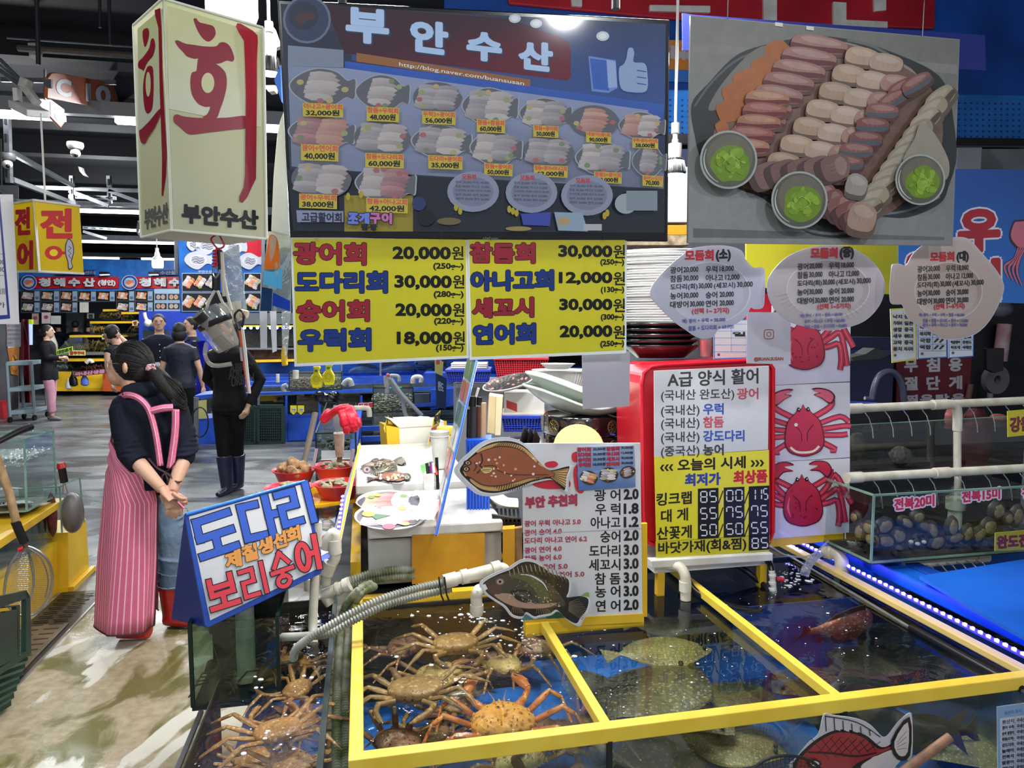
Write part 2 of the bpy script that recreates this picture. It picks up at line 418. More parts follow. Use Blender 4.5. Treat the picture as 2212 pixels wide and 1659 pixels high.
ceilm=mat('dark_ceiling',(19,21,26),.8,k2=(14,16,20),sL=.8)
c=sB(-16,12,-4,34,4.75,4.85);c.mk('ceiling',ceilm,kind='structure')
for k in range(12):
 sB(-15.5,3,2.2+k*2.4,2.5+k*2.4,4.45,4.75).mk('ceiling_beam',ceilm,kind='structure')
bE(S(-2.28,-1,3.42),S(-2.28,3.2,3.42),.34,.3).mk('ceiling_beam',mat('duct_dark',(34,36,42),.7),kind='structure')
sB(-16,12,33.5,33.7,0,4.75).mk('wall_back',mat('far_wall',(96,100,106),.8),kind='structure')
sB(-15.7,-15.5,-4,33.5,0,4.75).mk('wall_left',mat('side_wall',(88,90,96),.8),kind='structure')
sB(11.6,11.8,-4,33.5,0,4.75).mk('wall_right',mat('side_wall',),kind='structure')
# tube lights in rows under grey trunking
tubem=mat('tube_glow',(246,250,255),.5,em=7.0,var=0)
railm=mat('trunking',(150,155,160),.5,var=.1)
def tube_row(v,z,segs,u0,u1,words,h=.13):
 t=TH('light_trunking',f'long grey lighting trunking {words}','trunking',S(0,v,z))
 sB(u0,u1,v-.05,v+.05,z+.04,z+.04+h).mk('rail',railm,t)
 for(a,b_)in segs:
  sB(a,b_,v-.045,v+.045,z-.02,z+.035).mk('tube_lamp',tubem,t)
pl=PV(6.1)
U=lambda px,py,v:(lambda p:(p.x-OX)*CA+(p.y-OY)*SA)(PV(v).w(px,py))
tube_row(6.1,3.6,[(U(-140,262,6.1),U(140,275,6.1)),(U(252,285,6.1),U(520,292,6.1)),(U(570,292,6.1),U(620,296,6.1))],-7,-.2,'nearest the viewer, above the box sign')
tube_row(12.4,3.6,[(U(172,461,12.4),U(420,474,12.4))],-13,0,'second away, above the red shop fascia')
tube_row(17.7,3.6,[(U(175,525,17.7),U(385,528,17.7)),(U(388,528,17.7),U(480,530,17.7))],-15,0,'third away, long unbroken lit row')
tube_row(22.6,3.6,[(U(175,558,22.6),U(257,560,22.6)),(U(306,560,22.6),U(381,561,22.6))],-15,0,'fourth away, two lit lamps')
tube_row(26.8,3.6,[(U(175,578,26.8),U(236,579,26.8)),(U(278,580,26.8),U(380,581,26.8))],-15,0,'farthest away, just over the shop fascia')
# slotted angle frames hanging under the roof
def slotted(a,b,words):
 t=TH('slotted_angle_bar',words,'frame bar',a)
 bE(a,b,.045,.05).mk('bar',gV,t)
 n=int((V(b)-V(a)).length/.14);s_=MB();d=(V(b)-V(a))/max(n,1)
 for k in range(n):s_.beam(V(a)+d*(k+.25)+V((0,-.024,0)),V(a)+d*(k+.7)+V((0,-.024,0)),.022,.02)
 s_.mk('slots',dark,t,kind='stuff')
P9=lambda px,py,y:aT(px,py,y)
slotted(P9(14,205,7.0),P9(20,395,7.0),'upright slotted angle bar left of the floodlight')
slotted(P9(26,330,7.2),P9(158,402,10),'upper sloping slotted angle bar behind the yellow box')
slotted(P9(26,388,7.2),P9(160,440,10),'lower sloping slotted angle bar behind the yellow box')
slotted(P9(155,380,10),P9(157,450,10),'short upright slotted bar joining the two sloping bars')
slotted(P9(150,425,10.2),P9(250,428,10.2),'level slotted bar below the dome camera')
slotted(P9(235,380,10.2),P9(238,440,10.2),'small upright slotted bar right of the dome camera')
slotted(P9(180,492,14),P9(330,500,14),'distant slotted bar above the far tube rows')
for a,b,y in(((75,405),(300,412),10),((150,412),(235,445),10),((235,412),(310,440),10),((170,440),(310,446),12),((180,500),(230,515),14),((0,410),(80,470),12),((3,172),(250,178),8.4)):
 bE(P9(*a,y),P9(*b,y),.03,.05).mk('trim_rail',gV,kind='structure')
for k,(a,b,y,m,r_)in enumerate((((15,82),(290,102),7.5,gV,.01),((40,104),(290,121),7.5,mat('brown_pipe',(96,86,80),.6),.035),((0,128),(62,190),6.6,gV,.016),((0,140),(66,196),6.6,gV,.01),((0,152),(70,205),6.6,gV,.02),((215,-20),(216,60),6,dark,.012),((235,-20),(238,98),6,dark,.014),((79,-20),(83,140),5.5,dark,.016))):
 tag(tB([P9(*a,y),P9(*b,y)],r_,8).mk('ceiling_pipe',m),['thin steel conduit crossing under the roof','brown pipe crossing under the roof above the orange sign','thick front conduit beside the dark duct','thin conduit beside the dark duct','lowest pale conduit leading to the floodlight','short dark drop rod near the roof','long dark drop rod reaching the brown pipe','dark hanging rod behind the orange sign'][k],'pipe')
# orange bay sign, two leaves in a V
def bay(pts,yl,yr,txt,words):
 p=P2(pts[0][0],pts[0][1],yl,pts[1][0],pts[1][1],yr)
 t=TH('bay_sign',words,'sign',p.w(*pts[0]))
 BO('panel',p,pts,mat('orange_board',(208,104,58),.5,var=.06),t,.02,bv=.004)
 q=Pr(p,.0006,.002)
 for b_,r_ in txt:q.text(b_,r_,(150,74,40),.02,1.2);q.text(b_,(r_[0]-1.5,r_[1]-1,r_[2]-1.5,r_[3]-1,r_[4]),WH,.02,1.2)
 q.mk('lettering',t,pQ);return t
t=bay([(104,168),(112,158),(122,157),(255,181),(260,188),(259,225),(250,235),(240,236),(103,212)],5.0,5.15,[('C',(124,170,155,175,36)),('10',(188,181,240,190,38))],'orange bay sign reading C 10, facing the viewer')
bE(P9(97,150,5.0),P9(97,215,5.0),.012,.012).mk('hanging_rod',sQ,t)
MB().wb(*[x for x in(P9(98,175,4.98).x,P9(112,175,4.98).x)],4.97,4.99,P9(98,190,4.98).z,P9(98,172,4.98).z).mk('bracket',sQ,t)
bay([(82,212),(110,214),(139,236),(139,266),(132,276),(84,226)],5.0,5.6,[('10',(112,222,132,238,26))],'second orange bay sign seen edge-on under the first')
# floodlight
t=TH('flood_light','white square floodlight switched on beside the orange bay sign','lamp',P9(60,240,4.9))
a=[P9(20,228,4.8),P9(48,213,5.1),P9(92,217,5.1),P9(110,256,4.8),P9(62,250,4.7)]
hx=[P9(18,232,4.75),P9(58,252,4.6),P9(108,256,4.85),P9(62,236,5.0)]
pZ(hx,(0,0,.05)).mk('housing',wH,t,bv=.006)
pZ([LE(V(x),sum((V(y)for y in hx),V())/4,.12)-V((0,0,.004))for x in hx],(0,0,.003)).mk('lens',mat('flood_glow',(235,242,255),.4,em=3,var=0),t)
bE(P9(37,192,4.85),P9(40,232,4.85),.05,.03).mk('bracket',wH,t)
bE(P9(48,180,5.0),P9(82,225,4.95),.03,.05).mk('arm',wH,t)
bA(P9(38,224,4.82),.022,8).mk('pivot',sQ,t)
bE(P9(47,178,5.0),P9(64,184,5.0),.06,.06).mk('connector',wH,t)
# cameras and small ceiling things
for(px,py,w_)in((163,328,'white dome camera hanging under the roof, middle of the hall'),(16,352,'grey dome camera on the upright slotted bar')):
 t=TH('dome_camera',w_,'camera',P9(px,py,7))
 lA([(.0,.06),(.07,.06),(.075,.03),(.06,0),(0,0)],P9(px,py-6,7),14).mk('base',wH if px>50 else gV,t,True)
 bA(P9(px,py+3,6.98),.045,12).mk('dome',wH,t,True);bA(P9(px+1,py+7,6.94),.02,8).mk('lens',bQ,t,True)
for(a,b,c_,w_)in(((70,92),(72,118),(90,125),'pale curved louvre blade near the orange sign'),((175,362),(178,372),(186,381),'small pale curved strip under the dome camera')):
 tag(tB([P9(*a,7.6),P9(*b,7.6),P9(*c_,7.6)],.05,4,ry=.006).mk('curved_strip',wH),w_,'strip')
# hanging LED bulbs
glow=mat('lamp_glow',(246,250,255),.5,em=14,var=0)
def jar_bulb(px,py,y,s,words,cordtop=.8):
 cordtop=4.72-P9(px,py,y).z-1.9*s;p=P9(px,py,y);t=TH('led_bulb',words,'lamp',p)
 lA([(.0,.0),(.45*s,.02*s),(.5*s,.15*s),(.5*s,.75*s),(.42*s,.9*s)],p,18).mk('diffuser',glow,t,True)
 lA([(.5*s,.75*s),(.46*s,.95*s),(.25*s,1.15*s),(.2*s,1.5*s),(.16*s,1.55*s),(.16*s,1.9*s),(0,1.9*s)],p,18).mk('cap',wH,t,True)
 tB([p+V((0,0,1.9*s)),p+V((0,0,1.9*s+cordtop))],.006,6).mk('cord',wH,t)
jar_bulb(341,579,8.6,.125,'lit LED bulb hanging in front of the red fascia',.6)
jar_bulb(502,48,2.7,.18,'big bright LED lamp above the cream box sign',.4)
def spot_bulb(px,py,y,s,words,rx=0.0):
 p=P9(px,py,y);t=TH('spot_bulb',words,'lamp',p)
 lA([(0,0),(.5*s,.0),(.5*s,.06*s)],p,20).mk('lens',glow,t,True)
 lA([(.52*s,0),(.55*s,.1*s),(.42*s,.75*s),(.3*s,.8*s)],p,20).mk('heat_sink',bQ,t,True)
 for k in range(16):
  a=2*PI*k/16;d=V((cos(a),sin(a),0))
  bE(p+d*.53*s+V((0,0,.1*s)),p+d*.38*s+V((0,0,.78*s)),.02*s,.12*s,d).mk('fin',dark,t)
 lA([(.3*s,.78*s),(.33*s,1.2*s),(.33*s,1.5*s),(.16*s,1.55*s),(.16*s,1.7*s),(.12*s,1.75*s),(.12*s,2.0*s),(.2*s,2.0*s),(.2*s,2.5*s),(0,2.5*s)],p,20).mk('neck',wH,t,True);tB([p+V((0,0,2.4*s)),V((p.x,p.y,4.72))],.006,6).mk('cord',wH,t)
spot_bulb(1457,378,2.95,.082,'spot bulb with black ribbed collar between television and sashimi poster')
spot_bulb(584,160,2.75,.075,'spot bulb with black ribbed collar beside the television edge')
# framed white notice hanging at the far left
p=P2(0,480,3.9,40,480,4.1)
t=TH('hanging_notice','white hanging notice board with blue border cut by the frame edge','sign',p.w(0,690))
BO('panel',p,[(-60,420),(28,420),(42,700),(-60,700)],pW,t,.012)
q=Pr(p);q.poly([(-60,425),(0,425),(22,688),(-60,696)],(28,44,140));q.poly([(-60,430),(-4,430),(16,680),(-60,686)],(214,216,220))
for i,(s_,y)in enumerate((('4,000',560),('4,000',576),('매운어회',622),('씻가',652))):q.text(s_,(-24,y,11,y+1,12),BK)
for y in(548,594,634):q.line([(-60,y),(12,y+1)],1,(90,90,90))
q.mk('print',t,pQ);tB([P9(4,420,3.95),P9(2,300,3.95)],.003,5).mk('cord',bQ,t)
# yellow box sign
def boxsign(name,faces,words,cat,m,cx,th=.0):
 pass
t=TH('box_sign','yellow square hanging box sign with two red syllables and a fish drawing','sign',aT(100,590,4.2))
A,B,C=((25,440),(28,587)),((73,432),(85,586)),((172,445),(181,591))
pl1=P2(28,587,4.45,84,586,4.15);pl2=P2(84,586,4.15,181,591,4.45)
ym=mat('yellow_film',(238,206,34),.4,var=.05,trans=.3)
p1=[pl1.w(25,440),pl1.w(73,432),pl1.w(85,586),pl1.w(28,587)];p2=[pl2.w(73,432),pl2.w(172,445),pl2.w(181,591),pl2.w(85,586)]
back=(p1[0]+p2[1]-p1[1]);backb=(p1[3]+p2[2]-p1[2])
pO(p1).mk('side_panel',ym,t);pO(p2).mk('front_panel',ym,t)
pO([p1[0],back,backb,p1[3]]).mk('rear_panel',ym,t);pO([p2[1],back,backb,p2[2]]).mk('rear_panel',ym,t)
pO([p1[3],p1[2],p2[2],backb]).mk('bottom_panel',wH,t)
for a,b in((p1[0],p1[1]),(p2[0],p2[1]),(p1[3],p1[2]),(p2[3],p2[2]),(p1[1],p1[2])):bE(a,b,.012,.012).mk('edge_trim',wH,t)
q=Pr(pl2,.0003,.001);RR=(196,44,40)
q.text('전',(88,452,155,452,62),RR,.03,1.8);q.ell(116,546,19,15,RR);q.ell(116,546,9,7.5,(238,206,34));q.rect(132,543,146,549,RR)
q.blob([(147,516),(141,530),(141,548),(146,566),(147,580),(152,583),(158,576),(155,566),(160,545),(158,526),(152,517)],(60,60,66));q.blob([(147,519),(143,531),(143,548),(148,566),(149,578),(152,580),(156,575),(153,564),(158,545),(156,527),(151,519)],(176,174,188))
q.line([(148,532),(154,536),(147,542),(154,548),(148,552),(153,558)],1.4,BK)
q.mk('lettering',t,pQ)
q=Pr(pl1,.0003,.001);q.text('전',(33,450,64,448,58),(176,36,50),.03,1.2);q.text('어',(38,524,70,520,60),(176,36,50),.03,1.4);q.mk('lettering',t,pQ)
tB([P9(98,440,4.3),P9(88,245,4.3)],.006,6).mk('cord',wH,t)
# cream box sign
t=TH('box_sign','large cream hanging box sign with one huge dark red brushed syllable','sign',aT(440,515,2.0))
pf=P2(370,500,1.95,575,515,2.1);ps=P2(305,512,2.2,370,500,1.95)
cream=mat('cream_film',(206,204,178),.32,k2=(192,196,148),sL=1.6,trans=.25,coat=.3)
F_=[(352,-3),(569,60),(576,516),(371,497)];G_=[(288,55),(352,-3),(371,497),(305,513)]
f=[pf.w(*x)for x in F_];g=[ps.w(*x)for x in G_]
pO(f).mk('front_panel',cream,t);pO(g).mk('side_panel',cream,t)
bk=g[0]+f[1]-f[0];bb=g[3]+f[2]-f[3]
pO([g[0],bk,bb,g[3]]).mk('rear_panel',cream,t);pO([f[1],bk,bb,f[2]]).mk('rear_panel',cream,t)
pO([g[3],f[3],f[2],bb]).mk('bottom_panel',mat('cream_base',(214,216,206),.4,trans=.3),t)
wt=mat('white_trim',(226,228,214),.35,var=.03)
for a,b in((f[0],f[1]),(f[1],f[2]),(f[3],f[2]),(f[0],f[3]),(g[0],g[1]),(g[3],g[2]),(g[0],g[3])):
 bE(a,b,.007,.007).mk('edge_trim',wt,t,bv=.002)
q=Pr(pf,.0002,.0012);M1=(140,26,46);M2=(176,28,48)
bg=(206,204,180)
q.poly([(362,12),(562,72),(565,275),(364,235)],[(206,206,150)]*2+[(208,208,184),(208,208,184)])
q.blob([(418,42),(424,40),(431,48),(446,52),(461,57),(466,72),(460,84),(450,90),(439,84),(430,72),(424,60)],M1)
q.blob([(378,90),(384,87),(400,94),(420,97),(440,100),(466,100),(475,92),(487,92),(498,102),(506,124),(502,133),(490,131),(478,136),(464,138),(440,132),(432,126),(420,127),(404,122),(395,112),(386,103)],M1,4)
q.blob([(432,124),(426,140),(424,153),(414,158),(411,180),(415,205),(428,224),(444,231),(454,231),(448,246),(438,254),(466,256),(476,235),(486,205),(490,180),(488,160),(480,148),(466,138)],M1,4)
q.ell(449,179,14,22,(206,206,158))
q.blob([(375,252),(382,247),(400,252),(440,255),(490,254),(532,251),(534,275),(500,280),(450,286),(420,290),(404,288),(388,274),(376,264)],M1,4)
q.poly([(512,50),(520,51),(546,66),(556,76),(557,90),(555,130),(555,200),(554,300),(553,386),(544,404),(534,426),(524,438),(517,435),(517,425),(526,405),(529,380),(530,300),(531,200),(529,130),(527,88),(516,70),(510,58)],[M2]*6+[M1]*8+[M1]*3+[M2]*5)
q.text('부안수산',(394,440,557,456,40),(26,28,34),.02,1.6)
q.mk('lettering',t,gQ)
q=Pr(ps,.0002,.0012)
q.poly([(297,62),(350,18),(352,230),(300,290)],[(196,200,140)]*2+[(200,202,180)]*2)
q.poly([(334,22),(346,17),(349,60),(351,140),(354,230),(360,330),(358,380),(352,422),(349,424),(350,340),(345,200),(342,60),(335,34)],M1)
q.blob([(308,68),(319,61),(322,75),(316,98),(311,98)],M1);q.blob([(326,86),(332,84),(335,100),(330,120),(318,135),(310,152),(306,150),(299,146),(299,134),(310,122),(322,104)],M1)
q.blob([(320,143),(329,145),(331,165),(331,200),(328,235),(318,245),(312,232),(309,200),(310,175),(314,155)],M1);q.ell(320,182,5.5,27,(196,200,150))
q.blob([(300,284),(306,278),(322,262),(344,236),(347,245),(334,275),(320,296),(312,310),(304,306)],M1)
q.text('부안수산',(312,452,362,437,45),(96,92,98),.02,.6,None)
q.mk('lettering',t,gQ)
tB([P9(300,478,2.22),P9(297,500,2.24),P9(303,512,2.22)],.004,6).mk('hook',sQ,t)
# television
pt=P2(628,515,2.0,1443,521,2.10,rad(4))
t=TH('television','large wide television showing a photo of the shop front and its menu','television',pt.w(1030,520))
OUT=[(599,-2),(1447,42),(1443,522),(626,514)]
scr=[(606,8),(1438,52),(1435,503),(634,499)]
bz=mat('television_shell',(16,18,22),.18,spec=.6)
BO('shell',pt,OUT,bz,t,.045,bv=.004)
sc_=Pr(pt,.00006,.0008)
def bil(u,v):
 a=[LE(scr[0][i],scr[1][i],u)for i in(0,1)];b_=[LE(scr[3][i],scr[2][i],u)for i in(0,1)]
 return(LE(a[0],b_[0],v),LE(a[1],b_[1],v))
sc_.poly(scr,[(44,50,66),(50,62,98),(34,40,56),(48,54,66)])
sc_.poly([(606,8),(1438,52),(1436,240),(760,130),(760,70),(610,60)],[(44,46,54),(52,62,90),(52,72,126),(46,70,122),(46,56,84),(50,56,66)])
sc_.poly([(700,10),(1100,40),(1208,80),(1228,90),(1233,110),(1233,165),(1226,174),(745,115)],[(52,36,44),(58,38,46),(76,36,48),(84,36,46),(92,32,44),(96,34,46),(92,32,44),(56,34,44)])
sc_.poly([(622,98),(742,108),(742,146),(622,143)],(110,120,138))
sc_.ell(663,42,52,52,(92,100,118));sc_.ell(663,42,47,47,(52,60,84));sc_.ell(655,34,33,31,(44,52,66));sc_.blob([(636,40),(650,26),(674,28),(682,40),(664,44),(650,52)],(70,52,54))
for s_,r_ in(('부',(749,16,838,24,72)),('안',(888,42,966,52,66)),('수',(1010,68,1082,76,58)),('산',(1122,88,1192,96,58))):
 sc_.text(s_,(r_[0]+3,r_[1]+3,r_[2]+3,r_[3]+3,r_[4]),(50,60,82),.02,3.2);sc_.text(s_,r_,(150,174,206),.02,2.6)
sc_.poly([(770,114),(1146,172),(1145,187),(770,133)],(128,86,56));sc_.text('http://blog.naver.com/buansusan',(862,134,1132,176,11),(190,196,204),.006)
sc_.poly([(745,132),(1434,226),(1434,262),(745,147)],[(46,80,158),(50,82,150),(48,74,140),(42,76,156)])
sc_.poly([(622,143),(745,147),(1400,238),(1412,360),(1434,366),(1434,408),(1140,392),(770,370),(630,360)],[(112,122,146),(120,130,160),(118,126,156),(110,118,140),(100,108,132),(92,98,118),(104,112,136),(108,116,142),(100,108,128)])
# thumb-up hand board
sc_.poly([(1271,121),(1330,130),(1334,190),(1314,201),(1278,197)],(92,120,176));sc_.poly([(1274,126),(1312,131),(1316,196),(1282,192)],(52,84,156));sc_.poly([(1310,129),(1330,133),(1333,188),(1314,190)],(128,146,186))
hand=[(1335,148),(1345,138),(1352,124),(1356,102),(1366,100),(1370,112),(1369,132),(1390,134),(1398,142),(1401,168),(1401,190),(1394,201),(1370,202),(1340,193)]
sc_.blob(hand,(40,62,118),4);sc_.blob([(LE(x,1370,.06),LE(y,160,.06))for x,y in hand],(122,140,172),4)
for y in(152,166,180):sc_.line([(1376,y),(1396,y+3)],2,(40,62,118))
for x,y,a in((1112,40,13),(1158,51,13),(1302,78,14)):sc_.ell(x,y,a,a*.75,(168,176,186));sc_.ell(x,y,a*.6,a*.45,(190,196,202))
MENU=[(696,188,66,38,'white','아나고+광어회','32,000원',(654,222,741,254)),(826,200,54,36,'white','참돔+우럭회','48,000원',(792,230,862,264)),(945,212,52,32,'grey+grey','우럭2+광어회','56,000원',(912,239,984,270)),(1058,230,56,38,'grey+white','참돔+참돔회','60,000원',(1030,257,1091,288)),(1178,246,52,32,'white+grey','참돔+광어회','50,000원',(1152,270,1206,298)),(1284,262,53,32,'salmon','대방어(중)회','90,000원',(1266,284,1320,310)),(1386,272,46,28,'salmon+white','우럭+광어+연어회','58,000원',(1366,297,1422,322)),(694,286,66,36,'red+salmon','광어+연어회','40,000원',(650,311,731,349)),(826,298,60,36,'grey+white','참돔+도다리회','60,000원',(789,330,872,364)),(953,306,60,34,'grey+white','도다리+광어회','35,000원',(925,335,999,367)),(1071,320,52,34,'white+grey','참돔+광어회','50,000원',(1046,352,1107,381)),(1185,328,54,32,'grey+grey','참돔+광어+아나고회','62,000원',(1153,356,1226,384)),(1301,342,54,34,'white+grey','참돔2+광어회','80,000원',(1283,370,1343,397)),(1402,348,34,32,'grey','숭어2+도다','70,000',(1388,378,1432,404)),(694,388,64,38,'grey+white','광어+우럭회','38,000원',(646,418,728,452)),(832,396,60,38,'white+red','참돔+아나고회','42,000원',(791,427,881,461))]
sc_.poly([(620,366),(770,372),(960,384),(1434,410),(1435,503),(634,499)],(28,32,42))
sc_.rect(744,422,892,500,(128,118,40))
for i,(cx,cy,rx,ry,kd,a,b_,r_)in enumerate(MENU):
 k0=len(sc_.c);dish(sc_,cx,cy,rx*.94,ry,.06,kd,i+3,'fish'if i%3!=2 else'round',(34,38,46),6)
 for k in range(k0,len(sc_.c)):sc_.c[k]=tuple(max(0,LE(x,y,.35)*.47)for x,y in zip(sc_.c[k],(.5,.52,.62)))
for cx,cy,rx,ry,kd,a,b_,r_ in MENU:
 x0,y0,x1,y1=r_;sc_.poly([(x0,y0),(x1,y0+3),(x1,y1),(x0,y1-3)],(168,152,54))
 sc_.text(a,(x0+2,y0+1,x1-2,y0+4,(y1-y0)*.36),(176,82,66),.015,.4);sc_.text(b_,(x0+7,y0+(y1-y0)*.46,x1-8,y0+(y1-y0)*.5,(y1-y0)*.42),(24,30,34),.02,.3)
# bottom of the screen: dark kitchen, oval plates, small boards
for cx,cy in((1022,414),(1148,416),(1268,422)):
 sc_.ell(cx,cy,56,44,(118,124,146),n=24);sc_.ell(cx,cy,44,32,(102,108,130),n=24)
 sc_.text('모듬회',(cx-24,cy-38,cx+6,cy-37,11),(150,60,64),.02,.3)
 for k,s_ in enumerate(('광어 20,000 우럭 18,000','참돔 30,000 아나고 12,000','도다리(회) 30,000 (세꼬시) 30,000','농어 30,000 숭어 20,000','대방어 30,000 연어 20,000')):sc_.text(s_,(cx-38,cy-24+k*9,cx+34+4*(k==2),cy-22+k*9,6),(40,44,58),.006)
sc_.poly([(640,454),(742,456),(742,480),(642,480)],(116,124,150));sc_.text('고급활어회',(652,458,738,460,21),(34,38,52),.02,.4)
for s_,x,c_ in(('조',752,(96,110,190)),('개',776,(96,110,190)),('구',800,(170,96,150)),('이',825,(170,96,150))):sc_.text(s_,(x,460,x+21,461,22),c_,.02,1.2,((22,26,44),2.0))
sc_.text('찜·탕',(780,484,814,485,13),(22,24,30),.02,1)
sc_.poly([(1125,462),(1190,458),(1188,488),(1130,486)],(50,62,140));sc_.poly([(1197,458),(1258,460),(1270,500),(1206,498)],(120,140,160));sc_.ell(1218,478,14,9,(150,132,96));sc_.ell(970,478,26,8,(92,84,52));sc_.ell(1120,494,28,5,(130,118,66))
sc_.rect(1260,484,1300,498,(150,152,158));sc_.ell(905,440,15,15,(40,50,90));sc_.ell(1352,440,24,22,(130,140,150));sc_.rect(1353,412,1420,455,(110,122,132));sc_.ell(920,470,20,18,(18,20,26))
for x,y in((752,424),(780,420),(985,448),(994,456),(1100,452),(1108,456),(1116,460),(1306,466),(1312,460)):sc_.ell(x,y,4.5,8,(150,138,44),n=10)
sc_.mk('screen',t,pmat('screen_picture',.07,em=.34,spec=.8))
q=Pr(pt,.0001,.0006);q.text('cleham',(1043,511,1076,512,6),(120,122,126),.006);q.mk('lettering',t,pQ)
for x in(740,1330):tB([pt.w(x,20,-.03),pt.w(x,-40,-.03)+V((0,0,.9))],.012,8).mk('hanging_pole',dark,t)
# yellow price banners
yb=pmat('banner_film',.3,trans=.45,coat=.2,grain=.03)
def banner(x0,x1,Y0,Y1,cnr,lines,words,seam):
 p=P2(cnr[3][0],cnr[3][1],Y0,cnr[2][0],cnr[2][1],Y1)
 t=TH('price_banner',words,'price sign',p.w(*cnr[3]))
 q=Pr(p,.00012,.0016);q.poly(cnr,(232,222,56))
 for nm,r_,c_,pr,pr_r,g_,g_r in lines:
  q.text(nm,r_,(206,58,80)if c_==RD else(46,80,178),.02,1.6,((24,26,40),1.3));q.text('원',(pr_r[2]+3,pr_r[1]-1,pr_r[2]+28,pr_r[1]-1,29),(38,38,36),.012,.2)
  q.text(pr,pr_r,(38,38,36),.02,1.0);q.text(g_,(*g_r[:4],g_r[4]+3),(38,38,36),.02,.4)
 q.mk('lettering',t,yb)
 o=[(x+dx,y+dy)for(x,y),(dx,dy)in zip(cnr,((-5,-3),(4,-3),(5,6),(-5,7)))]
 BO('sleeve',p,o,mat('sleeve_edge',(222,226,228),.2,trans=.5,var=.02),t,.0012,lift=.0008)
 for xx in(.15,.85):bE(p.w(LE(o[0][0],o[1][0],xx),o[0][1]-10,.003),p.w(LE(o[0][0],o[1][0],xx),o[0][1]+8,.003),.03,.001).mk('tape',film,t)
banner(0,0,2.0,2.05,[(632,516),(1006,516),(1008,768),(641,785)],[('광어회',(635,524,790,526,46),RD,'20,000',(849,533,973,534,30),'(250g~)',(936,568,1001,569,13)),('도다리회',(639,587,836,587,45),BL,'30,000',(853,595,975,596,30),'(280g~)',(937,629,1001,629,13)),('숭어회',(642,650,797,649,44),RD,'20,000',(855,656,975,657,30),'(220g~)',(938,687,1001,687,13)),('우럭회',(645,712,800,710,46),BL,'18,000',(858,717,976,717,30),'(150g~)',(942,745,1001,744,13))],'yellow price banner with four names, headed by flatfish, under the television',0)
banner(0,0,2.05,2.09,[(1013,516),(1350,518),(1348,757),(1019,771)],[('참돔회',(1016,525,1155,526,42),RD,'30,000',(1207,530,1322,531,28),'(250g~)',(1297,560,1348,560,12)),('아나고회',(1018,586,1195,584,42),BL,'12,000',(1208,588,1322,588,27),'(130g~)',(1298,620,1348,619,12)),('세꼬시',(1021,645,1152,643,41),RD,'30,000',(1209,646,1322,646,27),'(300g~)',(1298,679,1348,678,12)),('연어회',(1023,702,1156,699,42),BL,'20,000',(1210,704,1322,703,28),'(250g~)',(1297,737,1348,735,12))],'yellow price banner with four names, headed by sea bream, nearer the stacked plates',0)
# plate-shaped price cards
def platecard(cx,cy,out,Y,size,brown,words,many,egs,title,tw,seed):
 p=P2(cx-100,cy,Y,cx+100,cy,Y*1.035)
 t=TH('plate_card',words,'price sign',p.w(cx,cy))
 BO('card',p,out,mat('card_edge',(206,206,222),.4,var=.02,trans=.25),t,.002,5)
 q=Pr(p,.0001,.0006);L1=mixc((186,186,204),(188,172,168),brown);L2=mixc((164,164,182),(160,138,128),brown)
 sc2=lambda k:[(cx+(x-cx)*k,cy+(y-cy)*k)for x,y in out]
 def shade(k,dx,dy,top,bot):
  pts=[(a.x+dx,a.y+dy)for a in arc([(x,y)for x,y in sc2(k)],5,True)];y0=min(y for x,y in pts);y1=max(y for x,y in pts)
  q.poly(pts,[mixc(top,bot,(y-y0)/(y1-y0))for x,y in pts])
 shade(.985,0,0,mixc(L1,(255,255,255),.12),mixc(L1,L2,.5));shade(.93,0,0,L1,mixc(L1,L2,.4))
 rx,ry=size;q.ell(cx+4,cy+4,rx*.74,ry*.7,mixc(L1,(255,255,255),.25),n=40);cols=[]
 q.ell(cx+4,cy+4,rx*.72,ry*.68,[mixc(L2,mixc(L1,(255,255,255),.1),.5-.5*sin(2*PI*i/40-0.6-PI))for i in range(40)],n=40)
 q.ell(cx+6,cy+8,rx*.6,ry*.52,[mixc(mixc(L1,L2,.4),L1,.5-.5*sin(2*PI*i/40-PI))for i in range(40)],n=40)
 if many:
  for k in range(22):
   a=PI*.12+PI*.8*k/21;q.line([(cx+rx*.7*cos(a),cy+ry*.66*sin(a)),(cx+rx*.9*cos(a),cy+ry*.88*sin(a))],3,mixc(L2,L1,.3),taper=.8)
 T_=(34,34,40)
 q.text(title[0],(tw[0],tw[1],tw[2],tw[1]-1,tw[3]),(186,50,60),.02,.9);q.text(title[1],(tw[2]+6,tw[1]-2,tw[4],tw[1]-3,tw[3]+4),(30,30,34),.02,.9)
 return t,p,q
